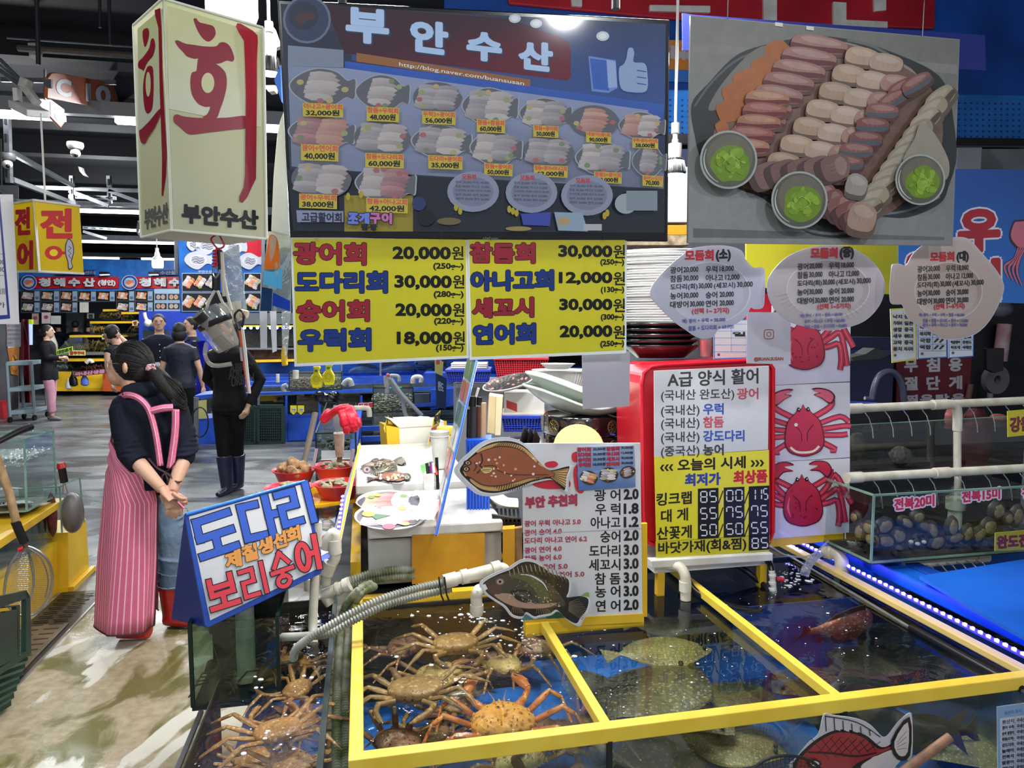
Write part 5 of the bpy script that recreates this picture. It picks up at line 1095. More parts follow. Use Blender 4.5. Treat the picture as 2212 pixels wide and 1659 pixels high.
# things on the front pane
pfp=PV(-.045)
t=TH('fish_cutout','red sea bream drawing cut out of laminate on the front pane','fish cutout',pfp.w(1830,1620));o=[(1705,1659),(1720,1638),(1745,1606),(1768,1585),(1780,1543),(1800,1545),(1850,1552),(1880,1565),(1905,1590),(1918,1588),(1940,1560),(1963,1541),(1970,1548),(1972,1600),(1968,1640),(1950,1640),(1935,1655),(1900,1690),(1760,1700)]
BO('card',pfp,o,mat('laminate'),t,.002,4);q=Pr(pfp,.0001);K=(22,20,24)
q.blob([(LE(x,1840,.03),LE(y,1620,.03))for x,y in o],(196,194,204),4)
q.blob([(1712,1655),(1745,1612),(1790,1582),(1830,1576),(1870,1588),(1905,1614),(1935,1602),(1938,1614),(1905,1630),(1880,1640),(1850,1690),(1740,1690)],K);q.blob([(1720,1655),(1750,1617),(1792,1588),(1828,1582),(1866,1594),(1900,1618),(1934,1608),(1932,1614),(1890,1632),(1850,1650),(1800,1690),(1740,1690)],(150,44,54))
q.blob([(1860,1655),(1900,1630),(1934,1618),(1910,1640),(1880,1680)],(206,196,200))
for k in range(7):q.line([(1752+k*21,1600-6*(k<3)),(1790+k*17,1640-3*k)],2.2,K,0,.5);q.line([(1800+k*17,1590+k*2),(1765+k*18,1630-k*1)],2.2,K,0,.5)
q.line([(1745,1625),(1800,1628),(1850,1634),(1895,1626)],4,K,4,.5)
for k in range(6):x=1783+k*19;q.poly([(x,1549+k*6),(x+15,1553+k*6),(x+13,1577+k*2),(x+1,1573+k*2)],(198,192,196));q.line([(x,1545+k*6),(x+2,1580+k*2)],3,K,taper=.4)
q.line([(1783,1547),(1850,1560),(1902,1592)],2,K,4)
q.blob([(1965,1548),(1925,1600),(1938,1640),(1966,1632)],K,3);q.blob([(1961,1560),(1932,1602),(1942,1632),(1961,1624)],(206,200,204),3)
for k in range(4):q.line([(1938,1604+k*5),(1958,1580+k*12)],2,K,taper=.6)
q.blob([(1745,1645),(1762,1640),(1775,1650),(1762,1660),(1748,1656)],K,3);q.blob([(1750,1647),(1762,1644),(1770,1650),(1760,1656)],(210,200,204),3)
q.mk('printed_fish',t,gQ)
o=[(2154,1527),(2240,1515),(2240,1700),(2156,1700)];t=TH('origin_list','small blue and white origin list on the front pane at the right edge','card',pfp.w(2180,1640));BO('card',pfp,o,pW,t,.002);q=Pr(pfp,.0001)
q.poly(o,(130,166,206));q.poly([(2160,1552),(2240,1541),(2240,1700),(2162,1700)],(196,202,216));q.text('원산지 표시',(2170,1537,2206,1531,8),(70,100,160),.02)
for k,s_ in enumerate(('원산지','광어 우럭','숭어 붕장어','참돔(도미)','강도다리','놀래미','전복치','멸광어','전어')):y=1556+k*12.6;q.text(s_,(2165,y,2190,y-3,8),(50,54,66),.015,.2);q.text('국내산',(2196,y-4,2214,y-6,8),(50,54,66),.015,.2);q.line([(2161,y+10),(2240,y)],.7,(120,140,180))
q.line([(2193,1548),(2194,1700)],.8,(120,140,180));q.mk('print',t,gQ)
t=TH('landing_net','black-rimmed landing net with a brown wooden handle leaning at the front pane','net',atz(1900,1650,.4))
pn=PV(-.10);tB([pn.w(2052,1592),pn.w(1960,1660),pn.w(1900,1705)],.0125,12).mk('handle',mat('net_handle_wood',(150,112,88),.55,k2=(120,86,66),sL=24),t,True)
ringp=[pn.w(1700+78*cos(PI*k/14),1680-48*sin(PI*k/14))for k in range(15)]
tB(ringp,.004,8).mk('rim',dark,t,True)
nm=MB()
for k in range(26):
 a=PI*(k+.5)/26;nm.tube([pn.w(1700+76*cos(a),1680-46*sin(a)),pn.w(1700+76*cos(a)*.8,1720)],.0008,3,caps=False)
for k in range(6):nm.tube([pn.w(1700-(70-k*5),1664+k*7-10),pn.w(1700,1650+k*8-10),pn.w(1700+(70-k*5),1664+k*7-10)],.0008,3,caps=False)
nm.mk('net_mesh',dark,t,kind='stuff')
# pipes and hoses
def hose(path,r_,m,n=10,pitch=.010,parent=None,name='hose',amp=.26):
 pts=arc(path,24);out=[pts[0]];acc=0
 for a,b in zip(pts,pts[1:]):
  d=(b-a).length;k=0.0
  while acc+(d-k)>=pitch/3:k+=pitch/3-acc;acc=0;out.append(LE(a,b,k/d))
  acc+=d-k
 rr_=[r_*(1+amp*(1 if i%3==0 else-.6 if i%3==1 else.3))for i in range(len(out))]
 return tB(out,rr_,n).mk(name,m,parent,True,sharp=80)
gh=mat('grey_corrugated_hose',(158,160,150),.4,k2=(122,126,116),sL=9);gh2=mat('mossy_corrugated_hose',(146,148,132),.5,k2=(92,102,62),sL=20)
def Z(px,py,z):return atz(px,py,z)
for k,(w_,dx,dz,dark_)in enumerate((('upper light corrugated hose arching from the white pipe to the left glass tank',0,0,0),('lower light corrugated hose arching beside the upper one',0,1,0))):
 t=TH('corrugated_hose',w_,'hose',aT(820,1300,2.3));y1=16*dz
 hose([aT(960,1258+y1,2.36),aT(905,1270+y1,2.32),aT(830,1292+y1,2.26),aT(765,1322+y1*1.1,2.22),aT(712,1352+y1*.8,2.2),aT(672,1376+y1*.5,2.2),aT(640,1402+y1*.3,2.22),aT(633,1425,2.24)]if dz==0 else[aT(975,1272,2.38),aT(905,1287,2.35),aT(830,1309,2.29),aT(768,1338,2.25),aT(712,1368,2.24),aT(660,1374,2.3),aT(610,1376,2.36)],.0115,gh,parent=t)
for k,(w_,a,b)in enumerate((('upper mossy corrugated hose running from the white fitting behind the yellow board',0,0),('lower mossy corrugated hose under the first',14,1))):
 t=TH('corrugated_hose',w_,'hose',aT(820,1230,2.7));hose([aT(752,1256+a*.6,2.62),aT(800,1240+a,2.64),aT(845,1232+a,2.66),aT(895,1230+a,2.72)],.014,gh2,parent=t)
for k,(w_,x,y_)in enumerate((('left mossy hose running down the gap beside the crab tank',727,0),('right mossy hose running down the gap beside the crab tank',745,0))):
 t=TH('corrugated_hose',w_,'hose',Z(x,1500,.45));hose([aT(800+8*k,1262+5*k,2.6),aT(775+6*k,1275+6*k,2.5),Z(x+15,1320,.56),Z(x+6,1400,.53),Z(x+2,1480,.50),Z(x,1560,.46),Z(x+1,1660,.42),Z(x,1720,.4)],.0125,(gh2,gh2)[k],parent=t)
def pipe(words,pts,r_,m=pvc,elbows=(),cat='pipe',name='white_pipe',lips=()):
 t=TH(name,words,cat,pts[0]);tB(arc(pts,5)if len(pts)>2 else pts,r_,14).mk('pipe',m,t,True)
 for a,b,k in lips:tB([a,b],r_*k,14).mk('coupling',m,t,True)
 return t
a=aT(958,1257,2.36);b=aT(1080,1226,2.44)
pipe('thick white pipe joining the light hoses, ending in an elbow behind the rockfish cutout',[a,LE(a,b,.5),aT(1072,1229,2.44),aT(1090,1232,2.46),aT(1094,1258,2.46)],.021,lips=[(a,LE(a,b,.22),1.18),(LE(a,b,.3),LE(a,b,.42),1.22),(LE(a,b,.85),b,1.25)])
a=aT(1002,1252,2.42);pipe('second white pipe parallel below the first one',[a,aT(1080,1240,2.5)],.016)
tag(tB([aT(1062,1250,2.43),aT(1102,1253,2.44)],.010,8).mk('copper_strap',mat('copper_pink',(206,120,92),.4),None,True),'copper coloured strap at the pipe elbow','strap')
t=TH('cable_tie','black cable ties hanging from the light hoses','cable tie',aT(962,1260,2.34));
for x in(950,962):tB([aT(x-2,1246,2.33),aT(x,1262,2.32),aT(x+3,1285,2.33),aT(x+9,1300,2.33)],.003,6).mk('tie',bQ,t,True)
pipe('white outlet elbow pouring into the crab compartment',[Z(1046,1272,.66),aT(1034,1275,2.36),aT(1029,1290,2.34),aT(1030,1312,2.34),aT(1030,1328,2.34)],.020,lips=[(aT(1030,1306,2.34),aT(1030,1322,2.34),1.15)])
pipe('white pipe standing in the left glass tank',[aT(682,1130,2.55),aT(680,1240,2.52),Z(676,1345,.56),Z(677,1390,.50)],.0165,lips=[(aT(683,1128,2.55),aT(682,1180,2.54),1.3)])
pipe('white pipe bend looping above the mossy hoses',[aT(700,1185,2.6),aT(712,1160,2.6),aT(722,1152,2.6),aT(726,1180,2.6),aT(722,1210,2.6),aT(708,1228,2.6),aT(702,1262,2.6)],.020,lips=[(aT(722,1166,2.6),aT(724,1195,2.6),1.25),(aT(714,1215,2.6),aT(704,1240,2.6),1.35)])
pipe('white Y-fitting leading into the mossy hoses',[aT(700,1285,2.6),aT(730,1272,2.6),aT(752,1263,2.6)],.022,lips=[(aT(728,1273,2.6),aT(733,1271,2.6),1.2),(aT(744,1266,2.6),aT(756,1261,2.6),1.25)])
pipe('short white drain stub under the Y-fitting',[aT(700,1285,2.6),aT(714,1305,2.6)],.020)
pipe('short white pipe behind the tall one in the left glass tank',[aT(665,1250,2.75),aT(665,1275,2.75)],.016)
pipe('grey-white drain pipe hanging from the ledge into the middle compartment',[aT(1440,1218,2.75),aT(1468,1225,2.72),aT(1480,1245,2.7),aT(1481,1272,2.7),aT(1481,1295,2.7)],.021,lips=[(aT(1480,1255,2.7),aT(1480,1276,2.7),1.15)])
pipe('white inlet elbow at the back right of the snapper compartment',[aT(1782,1192,3.05),aT(1806,1196,3.0),aT(1818,1212,2.97),aT(1817,1240,2.97),aT(1817,1264,2.97)],.028,lips=[(aT(1790,1192,3.03),aT(1800,1194,3.02),1.15),(aT(1817,1225,2.97),aT(1817,1246,2.97),1.15)])
t=TH('water_valve','white valve with red handle standing in bubbling water','valve',aT(1670,1280,2.8));tB([aT(1667,1232,2.8),aT(1672,1280,2.8)],.012,10).mk('body',wH,t,True)
for y in(1240,1256,1270):tB([aT(1668,y,2.8),aT(1669,y+5,2.8)],.015,10).mk('ring',wH,t,True)
bE(aT(1678,1250,2.79),aT(1692,1252,2.79),.03,.012).mk('handle',red,t,bv=.003)
for(w_,pts)in(('thick black hose looping from the ledge to the valve',[aT(1470,1225,2.9),aT(1530,1205,2.95),aT(1590,1220,2.92),aT(1640,1255,2.86),aT(1660,1280,2.8)]),('black hose loop lying on the water in front of the valve',[aT(1480,1235,2.8),aT(1500,1275,2.72),aT(1560,1305,2.66),aT(1630,1318,2.66),aT(1672,1300,2.74)]),('short black hose arching from the post into the valve',[aT(1600,1215,2.9),aT(1635,1205,2.88),aT(1660,1214,2.84),aT(1668,1236,2.8)])):
 tag(tB(arc(pts,8),.013,10).mk('black_hose',bQ,None,True),w_,'hose')
t=TH('blue_light_bar','short blue LED piece at the back corner above the splash','lamp',aT(1720,1180,3.2))
tB([aT(1698,1172,3.3),aT(1728,1190,3.2)],.008,6).mk('tape',mat('led_tape'),t)
for k in range(5):o=put('diode',dm,gm,t);o.location=LE(aT(1700,1172,3.28),aT(1728,1189,3.18),k/4)-V(t['base'])
tag(tB(arc([aT(1790,1195,3.05),aT(1765,1200,3.02),aT(1745,1222,2.95),aT(1738,1240,2.9)],5),.02,8,ry=.01).mk('water_gush',clear('gush',(200,210,255),3,.1,hz=.2,bu=.6,bs=50),None,True),'gush of water leaving the right inlet elbow in blue light','water')
tag(tB(arc([aT(1662,1178,2.82),aT(1700,1200,2.82),aT(1750,1200,2.85),aT(1790,1168,2.9)],6),.004,6).mk('thin_tube',clear('tube_film',(200,210,235),2,.1,hz=.2),None,True),'thin clear tube curving under the crab posters','hose')
# left glass tanks and the blue tent sign
t=TH('fish_tank','dark-edged glass tank of snow crabs left of the yellow rims','fish tank',S(-.27,.5,0))
sB(-.44,-.10,-.4,1.15,.14,.16).mk('floor_lining',bluec,t)
sB(-.444,-.436,-.4,.38,.16,.56).mk('side_pane',gS,t);sB(-.104,-.096,-.4,1.15,.16,.56).mk('side_pane',gS,t);sB(-.44,-.1,1.142,1.15,.16,.56).mk('back_pane',mat('brown_lining'),t)
sB(-.436,-.433,-.4,.6,.16,.54).mk('side_lining',mat('olive_lining',(52,50,38),.5,k2=(34,34,28),sL=8),t);sB(-.446,-.434,-.4,.38,.555,.565).mk('edge',bQ,t);sB(-.108,-.092,-.4,1.15,.555,.567).mk('edge',dedge,t)
sB(-.44,-.1,-.4,1.15,.0,.14).mk('base',mat('dark_base',(36,38,36),.6),t)
MB().grid(lambda a,b:S(LE(-.434,-.106,a),LE(-.4,1.14,b),.535),4,4).mk('water',clear('crab_water'),t)
for k,(s_,w_,px,py,z,rz,sz)in enumerate(((snow(1,'tan snow crab, largest, near the surface at the front of the left glass tank',21,.9),'',600,1578,.47,25,.98),(None,'tan snow crab low in the left glass tank, cut by the picture bottom',632,1650,.40,-20,.9),(None,'tan snow crab half way along the left glass tank by the right edge',640,1490,.40,80,.85),(None,'tan snow crab under the light hoses',640,1432,.36,150,.85),(None,'tan snow crab by the right pane of the left glass tank',650,1555,.32,120,.85),(None,'tan snow crab in the front left corner of the left glass tank',545,1640,.32,200,.85))):
 if s_ is not None:base_s=s_
 else:s_=dup(base_s,(0,0,0),0,w_)
 pose(s_,px,py,z,rz,sz)
fro(lambda:(RU(520,710),RU(1450,1640)),30,.0008,.004,'few foam bubbles on the left glass tank water',.537)
t=TH('fish_tank','small dark-edged glass tank with a grey pipe and lobsters under the tent sign','fish tank',S(-.42,.8,.37))
u0,u1,v0,v1,z0,z1=-.555,-.275,.77,1.12,.37,.655
for nm,a in(('front_pane',(u0,u1,v0,v0+.006,z0,z1)),('side_pane',(u0,u0+.006,v0,v1,z0,z1)),('side_pane',(u1-.006,u1,v0,v1,z0,z1))):sB(*a).mk(nm,clear('murky_glass',(228,238,230),.3,.01,fres=1.4),t)
sB(u0,u1,v1-.006,v1,z0,z1).mk('back_pane',mat('murk',(62,66,52),.5,k2=(38,40,34),sL=9),t);sB(u0,u1,v0,v1,z0-.008,z0).mk('bottom_pane',mat('murk'),t)
for a in((u0-.004,u0+.008,v0-.004,v0+.008,z0,z1),(u1-.008,u1+.004,v0-.004,v0+.008,z0,z1),(u0,u1,v0-.004,v0+.006,z0-.012,z0+.004),(u1-.008,u1+.004,v0,v1,z1-.004,z1+.006),(u0-.004,u0+.008,v0,v1,z1-.004,z1+.006),(u1-.008,u1+.004,v0,v1,z0-.008,z0+.004)):sB(*a).mk('edge_strip',dedge,t)
MB().grid(lambda a,b:S(LE(u0+.008,u1-.008,a),LE(v0+.008,v1-.008,b),.625),2,2).mk('water',watf,t)
t=TH('post_pipe','thick grey-white pipe standing in the small tank and carrying the tent sign','pipe',S(-.40,.93,.38));a=PV(.92).w(522,1500);b=PV(.92).w(517,1330)
a=S(-.405,.92,.378);tB([a,a+V((0,0,.36))],.032,18).mk('pipe',mat('grey_white_pipe',(206,212,206),.35),t,True);tB([a,a+V((0,0,.02))],.045,18).mk('foot',pvc,t,True)
def lobster(words,px,py,z,rz):
 t=TH('lobster',words,'lobster',(0,0,0));m=mat('lobster_shell',(54,58,42),.35,k2=(96,84,50),sL=14)
 b=MB();b.tube([(0,.09,0),(0,.07,.004),(0,.03,.006),(0,0,.006)],[.004,.016,.024,.022],12);b.mk('carapace',m,t,True)
 b=MB();b.tube([(0,-.012*k,.006-.0006*k*k)for k in range(9)],[(.021 if k%2 else.018)*(1-.04*k)for k in range(9)],12);b.mk('tail',m,t,True)
 for s_ in(-1,1):
  tB([(.015*s_,.05,0),(.05*s_,.08,0),(.045*s_,.13,0),(.03*s_,.16,0)],[.006,.008,.018,.002],8).mk('claw',m,t,True)
  for k in range(4):tB([(.018*s_,.045-.016*k,0),(.055*s_,.05-.03*k,.008),(.075*s_,.04-.035*k,-.02)],.003,5).mk('leg',m,t,True)
  tB([(.006*s_,.09,.005),(.03*s_,.14,.03),(.05*s_,.18,.06)],.0015,4).mk('antenna',mat('antenna_orange',(176,110,60),.5),t)
 t.location=S(px,py,z);t.rotation_euler=(0,0,rad(rz))
lobster('dark lobster at the left of the grey pipe in the small tank',-.50,.88,.40,10);lobster('dark lobster at the right of the grey pipe in the small tank',-.33,.90,.41,-15)
lobster('dark lobster behind the grey pipe near the water surface',-.40,1.03,.52,80)
# tent sign
P3=[aT(400,1110,2.25),aT(447,1357,2.20),aT(660,1037,2.52)]
n=(P3[1]-P3[0]).cross(P3[2]-P3[0]);pt3=Pl(P3[0],n)
t=TH('tent_sign','blue tilted tent sign with blue, orange and red lettering on the glass tank','price sign',P3[1])
o=[(401,1109),(658,1036),(664,1040),(696,1232),(692,1240),(450,1356),(443,1352),(398,1113)]
B3=mat('tent_blue',(34,78,176),.3,k2=(28,66,160),coat=.4)
BO('front_panel',pt3,o,B3,t,.008,bv=.002)
bl=aT(370,1338,2.45);br=bl+(pt3.w(692,1240)-pt3.w(446,1355))
b=MB();top=pt3.w(399,1110,-.004);bot=pt3.w(447,1355,-.004);b.poly([top,bot,bl]);b.poly([top,bl,br,pt3.w(660,1038,-.004)]);b.poly([bot,pt3.w(692,1240,-.004),br,bl]);b.poly([pt3.w(660,1038,-.004),br,pt3.w(692,1240,-.004)]);b.mk('body',mat('tent_side',(26,50,134),.4),t)
tB([pt3.w(402,1112,.0),pt3.w(658,1039,.0)],.006,8).mk('ridge',mat('ridge_blue',(40,120,220),.2),t,True)
q=Pr(pt3,.00012,.0006);q.poly([(408,1116),(656,1045),(687,1228),(454,1340)],[(212,214,218),(222,224,228),(216,218,222),(200,202,208)])
B_=(58,96,198);K=(22,24,34);R_=(214,64,76);O_=(222,152,76)
def st(pts,w_,c_,ring=False):
 q.line(pts,w_+4.6,K)
 q.line(pts,w_,c_)
def glyph(strokes,M,w_,c_):
 "one syllable from straight strokes in a unit cell, outlined in black"
 X=lambda p:(M[0][0]+M[1][0]*p[0]+M[2][0]*p[1],M[0][1]+M[1][1]*p[0]+M[2][1]*p[1])
 for pas in(0,1):
  for s_ in strokes:
   if s_[0]=='o':
    _,cx,cy,rx,ry=s_;pts=[X((cx+rx*cos(a*PI/14),cy+ry*sin(a*PI/14)))for a in range(29)]
   else:
    pts=[X(p)for p in s_];(x0,y0),(x1,y1)=pts[0],pts[1];l=math.hypot(x1-x0,y1-y0);e=w_/2+(2.3 if pas==0 else 0)
    new=[]
    for i in range(len(pts)-1):
     (x0,y0),(x1,y1)=pts[i],pts[i+1];l=math.hypot(x1-x0,y1-y0)or 1;dx,dy=(x1-x0)/l,(y1-y0)/l;q.line([(x0-dx*e,y0-dy*e),(x1+dx*e,y1+dy*e)],w_+(4.0 if pas==0 else 0),K if pas==0 else c_)
    continue
   q.line(pts,w_+(4.6 if pas==0 else 0),K if pas==0 else c_)
def cell(x0,y0,x1,y1,x2,y2):return((x0,y0),(x1-x0,y1-y0),(x2-x0,y2-y0))
glyph([[(1,.0),(0,0),(0,.5),(1,.5)],[(.5,.55),(.5,.95)],[(-.02,1),(1.05,1)]],cell(423,1129,490,1107,440,1202),16,B_)
glyph([[(.42,0),(0,0),(0,1),(.5,1)],[(.75,-.12),(.75,1.1)],[(.75,.42),(1,.42)]],cell(519,1097,592,1080,535,1164),15.5,B_)
glyph([[(0,0),(.5,0),(.5,.45),(.04,.45),(.04,1),(.55,1)],[(.95,-.12),(.95,1.08)]],cell(598,1070,664,1052,614,1134),14.5,B_)
for s_,r_ in(('제',(485,1196,518,1186,35,5)),('철',(521,1181,553,1172,34,5)),('생',(556,1168,586,1158,32,5)),('선',(588,1155,616,1146,32,5)),('회',(617,1144,645,1134,31,5))):q.text(s_,r_,O_,.02,1.2,(K,1.2))
glyph([[(0,-.05),(0,.55)],[(1,-.1),(1,.55)],[(0,.25),(1,.25)],[(0,.55),(1,.55)],[(.5,.6),(.5,1)],[(-.1,1.05),(1.12,1.05)]],cell(452,1260,497,1246,464,1312),11.5,R_)
glyph([[(0,0),(.5,0),(.5,.45),(.04,.45),(.04,1),(.6,1)],[(.95,-.12),(.95,1.0)]],cell(518,1237,567,1222,530,1291),9,R_)
glyph([[(.5,-.1),(.1,.32)],[(.5,-.1),(.92,.27)],[(-.05,.5),(1.08,.5)],[(.5,.5),(.5,.7)],['o',.5,.84,.32,.17][0:5]if False else('o',.5,.86,.34,.18)],cell(585,1208,622,1195,597,1270),9,R_)
glyph([('o',.28,.5,.26,.46),[(.62,.46),(.95,.46)],[(.95,-.1),(.95,1.02)]],cell(637,1178,681,1164,648,1236),11.5,R_)
q.mk('lettering',t,gQ)
# cutting counter
t=TH('counter','white and yellow counter base under the cutting boards behind the crab tank','counter',S(.27,1.6,0))
sB(.03,.56,1.10,2.9,.62,.80).mk('cabinet',mat('counter_grey',(186,186,180),.45),t)
pZ([PV(1.06).w(x,y)for x,y in((890,1155),(1047,1152),(1047,1256),(890,1262))],EV*.03).mk('yellow_panel',mat('panel_yellow',(206,152,26),.4,k2=(186,132,20)),t)
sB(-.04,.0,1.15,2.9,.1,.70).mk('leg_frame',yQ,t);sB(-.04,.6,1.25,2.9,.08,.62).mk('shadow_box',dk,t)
sB(.03,.20,1.10,1.5,.66,.80).mk('foam_box',mat('foam_box',(196,196,188),.6),t,bv=.006)
t=TH('cutting_board','front white cutting board with a rounded edge, nearest the crab tank','cutting board',S(.27,1.3,.82));sB(.03,.56,1.06,1.64,.815,.86).mk('board',wH,t,bv=.008)
t=TH('cutting_board','rear white cutting board under the two fish cutouts','cutting board',S(.27,2.2,.85));sB(-.02,.52,1.66,2.75,.845,.895).mk('board',wH,t,bv=.008)
def tcard(words,zz,px,py,rx,ry,kind,rot=0.0):
 return None
pf1=Pl.flat(.897)
rockfish(pf1,TT(827,1008,52,28,-.02,1,-1),'upside-down dark fish cutout lying on the rear cutting board');flatfish(pf1,TT(838,1030,48,22,-.05,-1,1),'brown flatfish cutout lying on the rear cutting board, nearer the viewer')
for k,(cx,cy,rx,ry,words,kd)in enumerate(((838,1083,66,23,'long platter photo cutout with pink slices on the front board','salmon+red+grey'),(842,1115,74,27,'oval platter photo cutout with leaf and radish garnish, nearest the viewer','grey+white+grey'))):
 pq=Pl.flat(.872+.002*k);t=TH('platter_cutout',words,'card',pq.w(cx,cy));oo=[(cx+rx*1.04*cos(a*.52),cy+ry*1.08*sin(a*.52))for a in range(12)]
 BO('card',pq,oo,mat('laminate'),t,.0015,4);q=Pr(pq);dish(q,cx,cy,rx*.9,ry*.88,-.03,kd,30+k,'fish'if k==0 else'round',(60,62,78),9)
 if k:q.poly([(795,1108),(845,1113),(812,1122)],(54,110,70));q.ell(796,1110,14,6,(238,170,70));q.ell(840,1137,14,6,(214,60,90));q.ell(876,1131,9,4,(180,200,90))
 q.mk('photo_print',t,gQ)
def knife(words,a,b,hl,hc,w_=.03):
 t=TH('knife',words,'knife',a);d=(b-a);m=LE(a,b,hl);side=V((0,0,1)).cross(d).normalized()*w_
 pZ([a,LE(a,m,.3)+side*.6,m+side,m-side*.0],(0,0,.002)).mk('blade',sQ,t);bE(m,b,.022,.018).mk('handle',hc,t,bv=.003)
knife('long knife lying at the back of the rear board',PV(2.72).w(815,980),PV(2.72).w(952,967),.78,bQ);knife('knife on a rest between the two boards',aT(862,1053,3.35),aT(918,1045,3.35),.6,sQ,.012)
t=TH('knife','black-handled knife lying behind the long knife','knife',PV(2.8).w(860,968));bE(PV(2.8).w(841,972),PV(2.8).w(884,967),.02,.02).mk('handle',bQ,t)
# tissue box with paper sheets
t=TH('paper_box','yellow box holding a thick stack of white absorbent paper','box',aT(900,985,4.5));p=P2(835,975,4.35,965,972,4.5)
pZ([p.w(x,y)for x,y in((834,920),(862,924),(864,975),(838,977))],-p.n*.2).mk('side',yQ,t);pZ([p.w(x,y,-.2)for x,y in((834,912),(900,905),(965,910),(965,975),(838,977))],-p.n*.01).mk('back',yQ,t)
for k in range(16):
 y=972-k*4;z_=.012*sin(k*1.3);pZ([p.w(x,yy,-.01)for x,yy in((862,y+1),(900,y-1),(950,y+1),(966-.5*k,y),(966-.5*k,y-3),(950,y-3),(900,y-5),(862,y-3))],-p.n*.18).mk('paper_sheet',mat('tissue_white',(232,230,220),.8,var=.04),t)
pZ([p.w(x,y,-.005)for x,y in((842,906),(880,915),(920,905),(940,906),(968,925),(963,930),(930,920),(862,924))],-p.n*.15).mk('paper_sheet',mat('tissue_white'),t)
for k,(x0,x1,w_)in enumerate(((829,838,'small yellow tag standing left of the paper box'),(934,951,'yellow and pink tag standing at the right of the paper box'))):
 p2=P2(x0,950,4.2,x1,948,4.5);t=TH('tag',w_,'card',p2.w(x0,950));oo=[(x0,925),(x0+10,898),(x0+12,912),(x0+3,935)]if k==0 else[(938,900),(952,886),(948,920),(932,956),(925,960)]
 BO('card',p2,oo,mat('tag_yellow',(226,206,40),.5),t,.002);q=Pr(p2)
 if k:q.poly([(932,925),(947,918),(946,925),(931,955),(927,952)],(196,60,110));q.text('꽃게',(938,898,950,892,20),BK,.02,.6)
 q.mk('print',t,pQ)
# marker caddy, cup, bottle
t=TH('marker_caddy','white plastic caddy of markers on the counter by the blue board','caddy',aT(925,1060,3.3));p=P2(912,1060,3.3,940,1060,3.3)
pZ([p.w(x,y)for x,y in((913,1026),(938,1024),(938,1068),(917,1070))],-p.n*.08).mk('cup',wH,t,bv=.003)
for k,(x,y0,y1,c_)in enumerate(((922,1022,1001,bQ),(931,1024,998,mat('purple_pen',(140,40,150),.4)),(935,1016,1000,wH),(943,1050,988,bQ),(927,1024,1008,bQ),(940,1020,1004,mat('pen_red',(196,60,50),.4)))):
 tag(tB([aT(x+3,y0+6,3.32),aT(x,y1,3.34)],.008,8).mk('marker_pen',c_,None,True),['short black marker at the left of the caddy','purple and white marker in the caddy','white-barrelled marker in the caddy','long thin black pen at the right of the caddy','black marker behind the purple one','marker with red end in the caddy'][k],'marker')
t=TH('tape_sticker','green speckled cloth lying behind the markers','cloth',aT(915,1018,3.5));pO([Pl.flat(.9).w(x,y)for x,y in((908,1005),(930,996),(948,1000),(940,1030),(915,1028))]).mk('cloth',mat('green_cloth',(120,196,84),.6,k2=(70,150,60),sL=60),t)
t=TH('plastic_cup','stack of white plastic cups beside the yellow-lidded jar','cup',aT(948,1000,3.6));lA([(.03,0),(.045,.16),(.05,.165),(.047,.165),(.032,.01)],aT(950,1010,3.6),18).mk('cup',wH,t,True);lA([(.046,.166),(.052,.19),(.05,.19)],aT(950,1010,3.6),18).mk('cup_rim',wH,t,True)
t=TH('lidded_jar','clear jar with a round yellow lid behind the blue board','jar',aT(965,960,3.9));lA([(0,0),(.05,0),(.05,.06),(.047,.07)],aT(964,962,3.9),18).mk('body',mat('jar_beige',(214,186,120),.3),t,True);lA([(.052,.065),(.054,.07),(.054,.1),(.05,.105),(0,.105)],aT(964,962,3.9),18).mk('lid',yQ,t,True)
# crumpled bag on the board
bag=mat('clear_bag',(232,232,228),.4,alpha=.75,bu=.6,bs=14)
b=MB();b.grid(lambda a,c:(lambda p:p+V((0,0,.025+.05*abs(sin(7*a+3*c))*sin(PI*c)*sin(PI*a)+RU(0,.012))))(Pl.flat(.862).w(LE(895,950,a)+12*sin(5*c),LE(1075,1140,c))),12,12);tag(b.mk('plastic_bag',bag,None,True),'crumpled clear plastic bag lying on the front board beside the blue board','bag')
# leaning boards seen nearly edge-on
t=TH('leaning_board','blue-edged menu photo board seen nearly edge-on, leaning above the counter','sign',aT(940,1157,2.75))
Q=[aT(1010,770,3.35),aT(1030,780,3.0),aT(942,1157,2.60),aT(936,1120,2.95)];nn=(Q[1]-Q[0]).cross(Q[3]-Q[0]).normalized()
pZ(Q,nn*.006).mk('panel',clear('film_panel',(225,232,238),1.5,.05,hz=.35),t)
for a,b in((Q[1],Q[2]),(Q[0],Q[1])):bE(a,b,.007,.012).mk('blue_edge',mat('edge_blue',(36,100,214),.3),t)
def strips(Q,cols,off,t):
 q=Pr(None);n=len(cols)
 for k,c in enumerate(cols):
  e=lambda a,u:LE(LE(Q[0],Q[3],a),LE(Q[1],Q[2],a),u)+off
  for u0 in(0,.5):m=len(q.v);q.v+=[e((k+.06)/n,u0+.04),e((k+.06)/n,u0+.46),e((k+.94)/n,u0+.46),e((k+.94)/n,u0+.04)];q.c+=[lin(jit(c,14))]*4;q.f.append((m,m+1,m+2,m+3))
 q.mk('print',t,gQ)
strips(Q,[(100,130,80),(170,100,60),(90,120,90),(196,200,204),(190,80,90),(200,204,210),(186,90,96)],nn*(.0065 if nn.dot(CAM-Q[0])>0 else-.0005),t)
t=TH('leaning_board','yellow-edged photo board seen nearly edge-on beside the red bowls','sign',aT(728,1195,2.85))
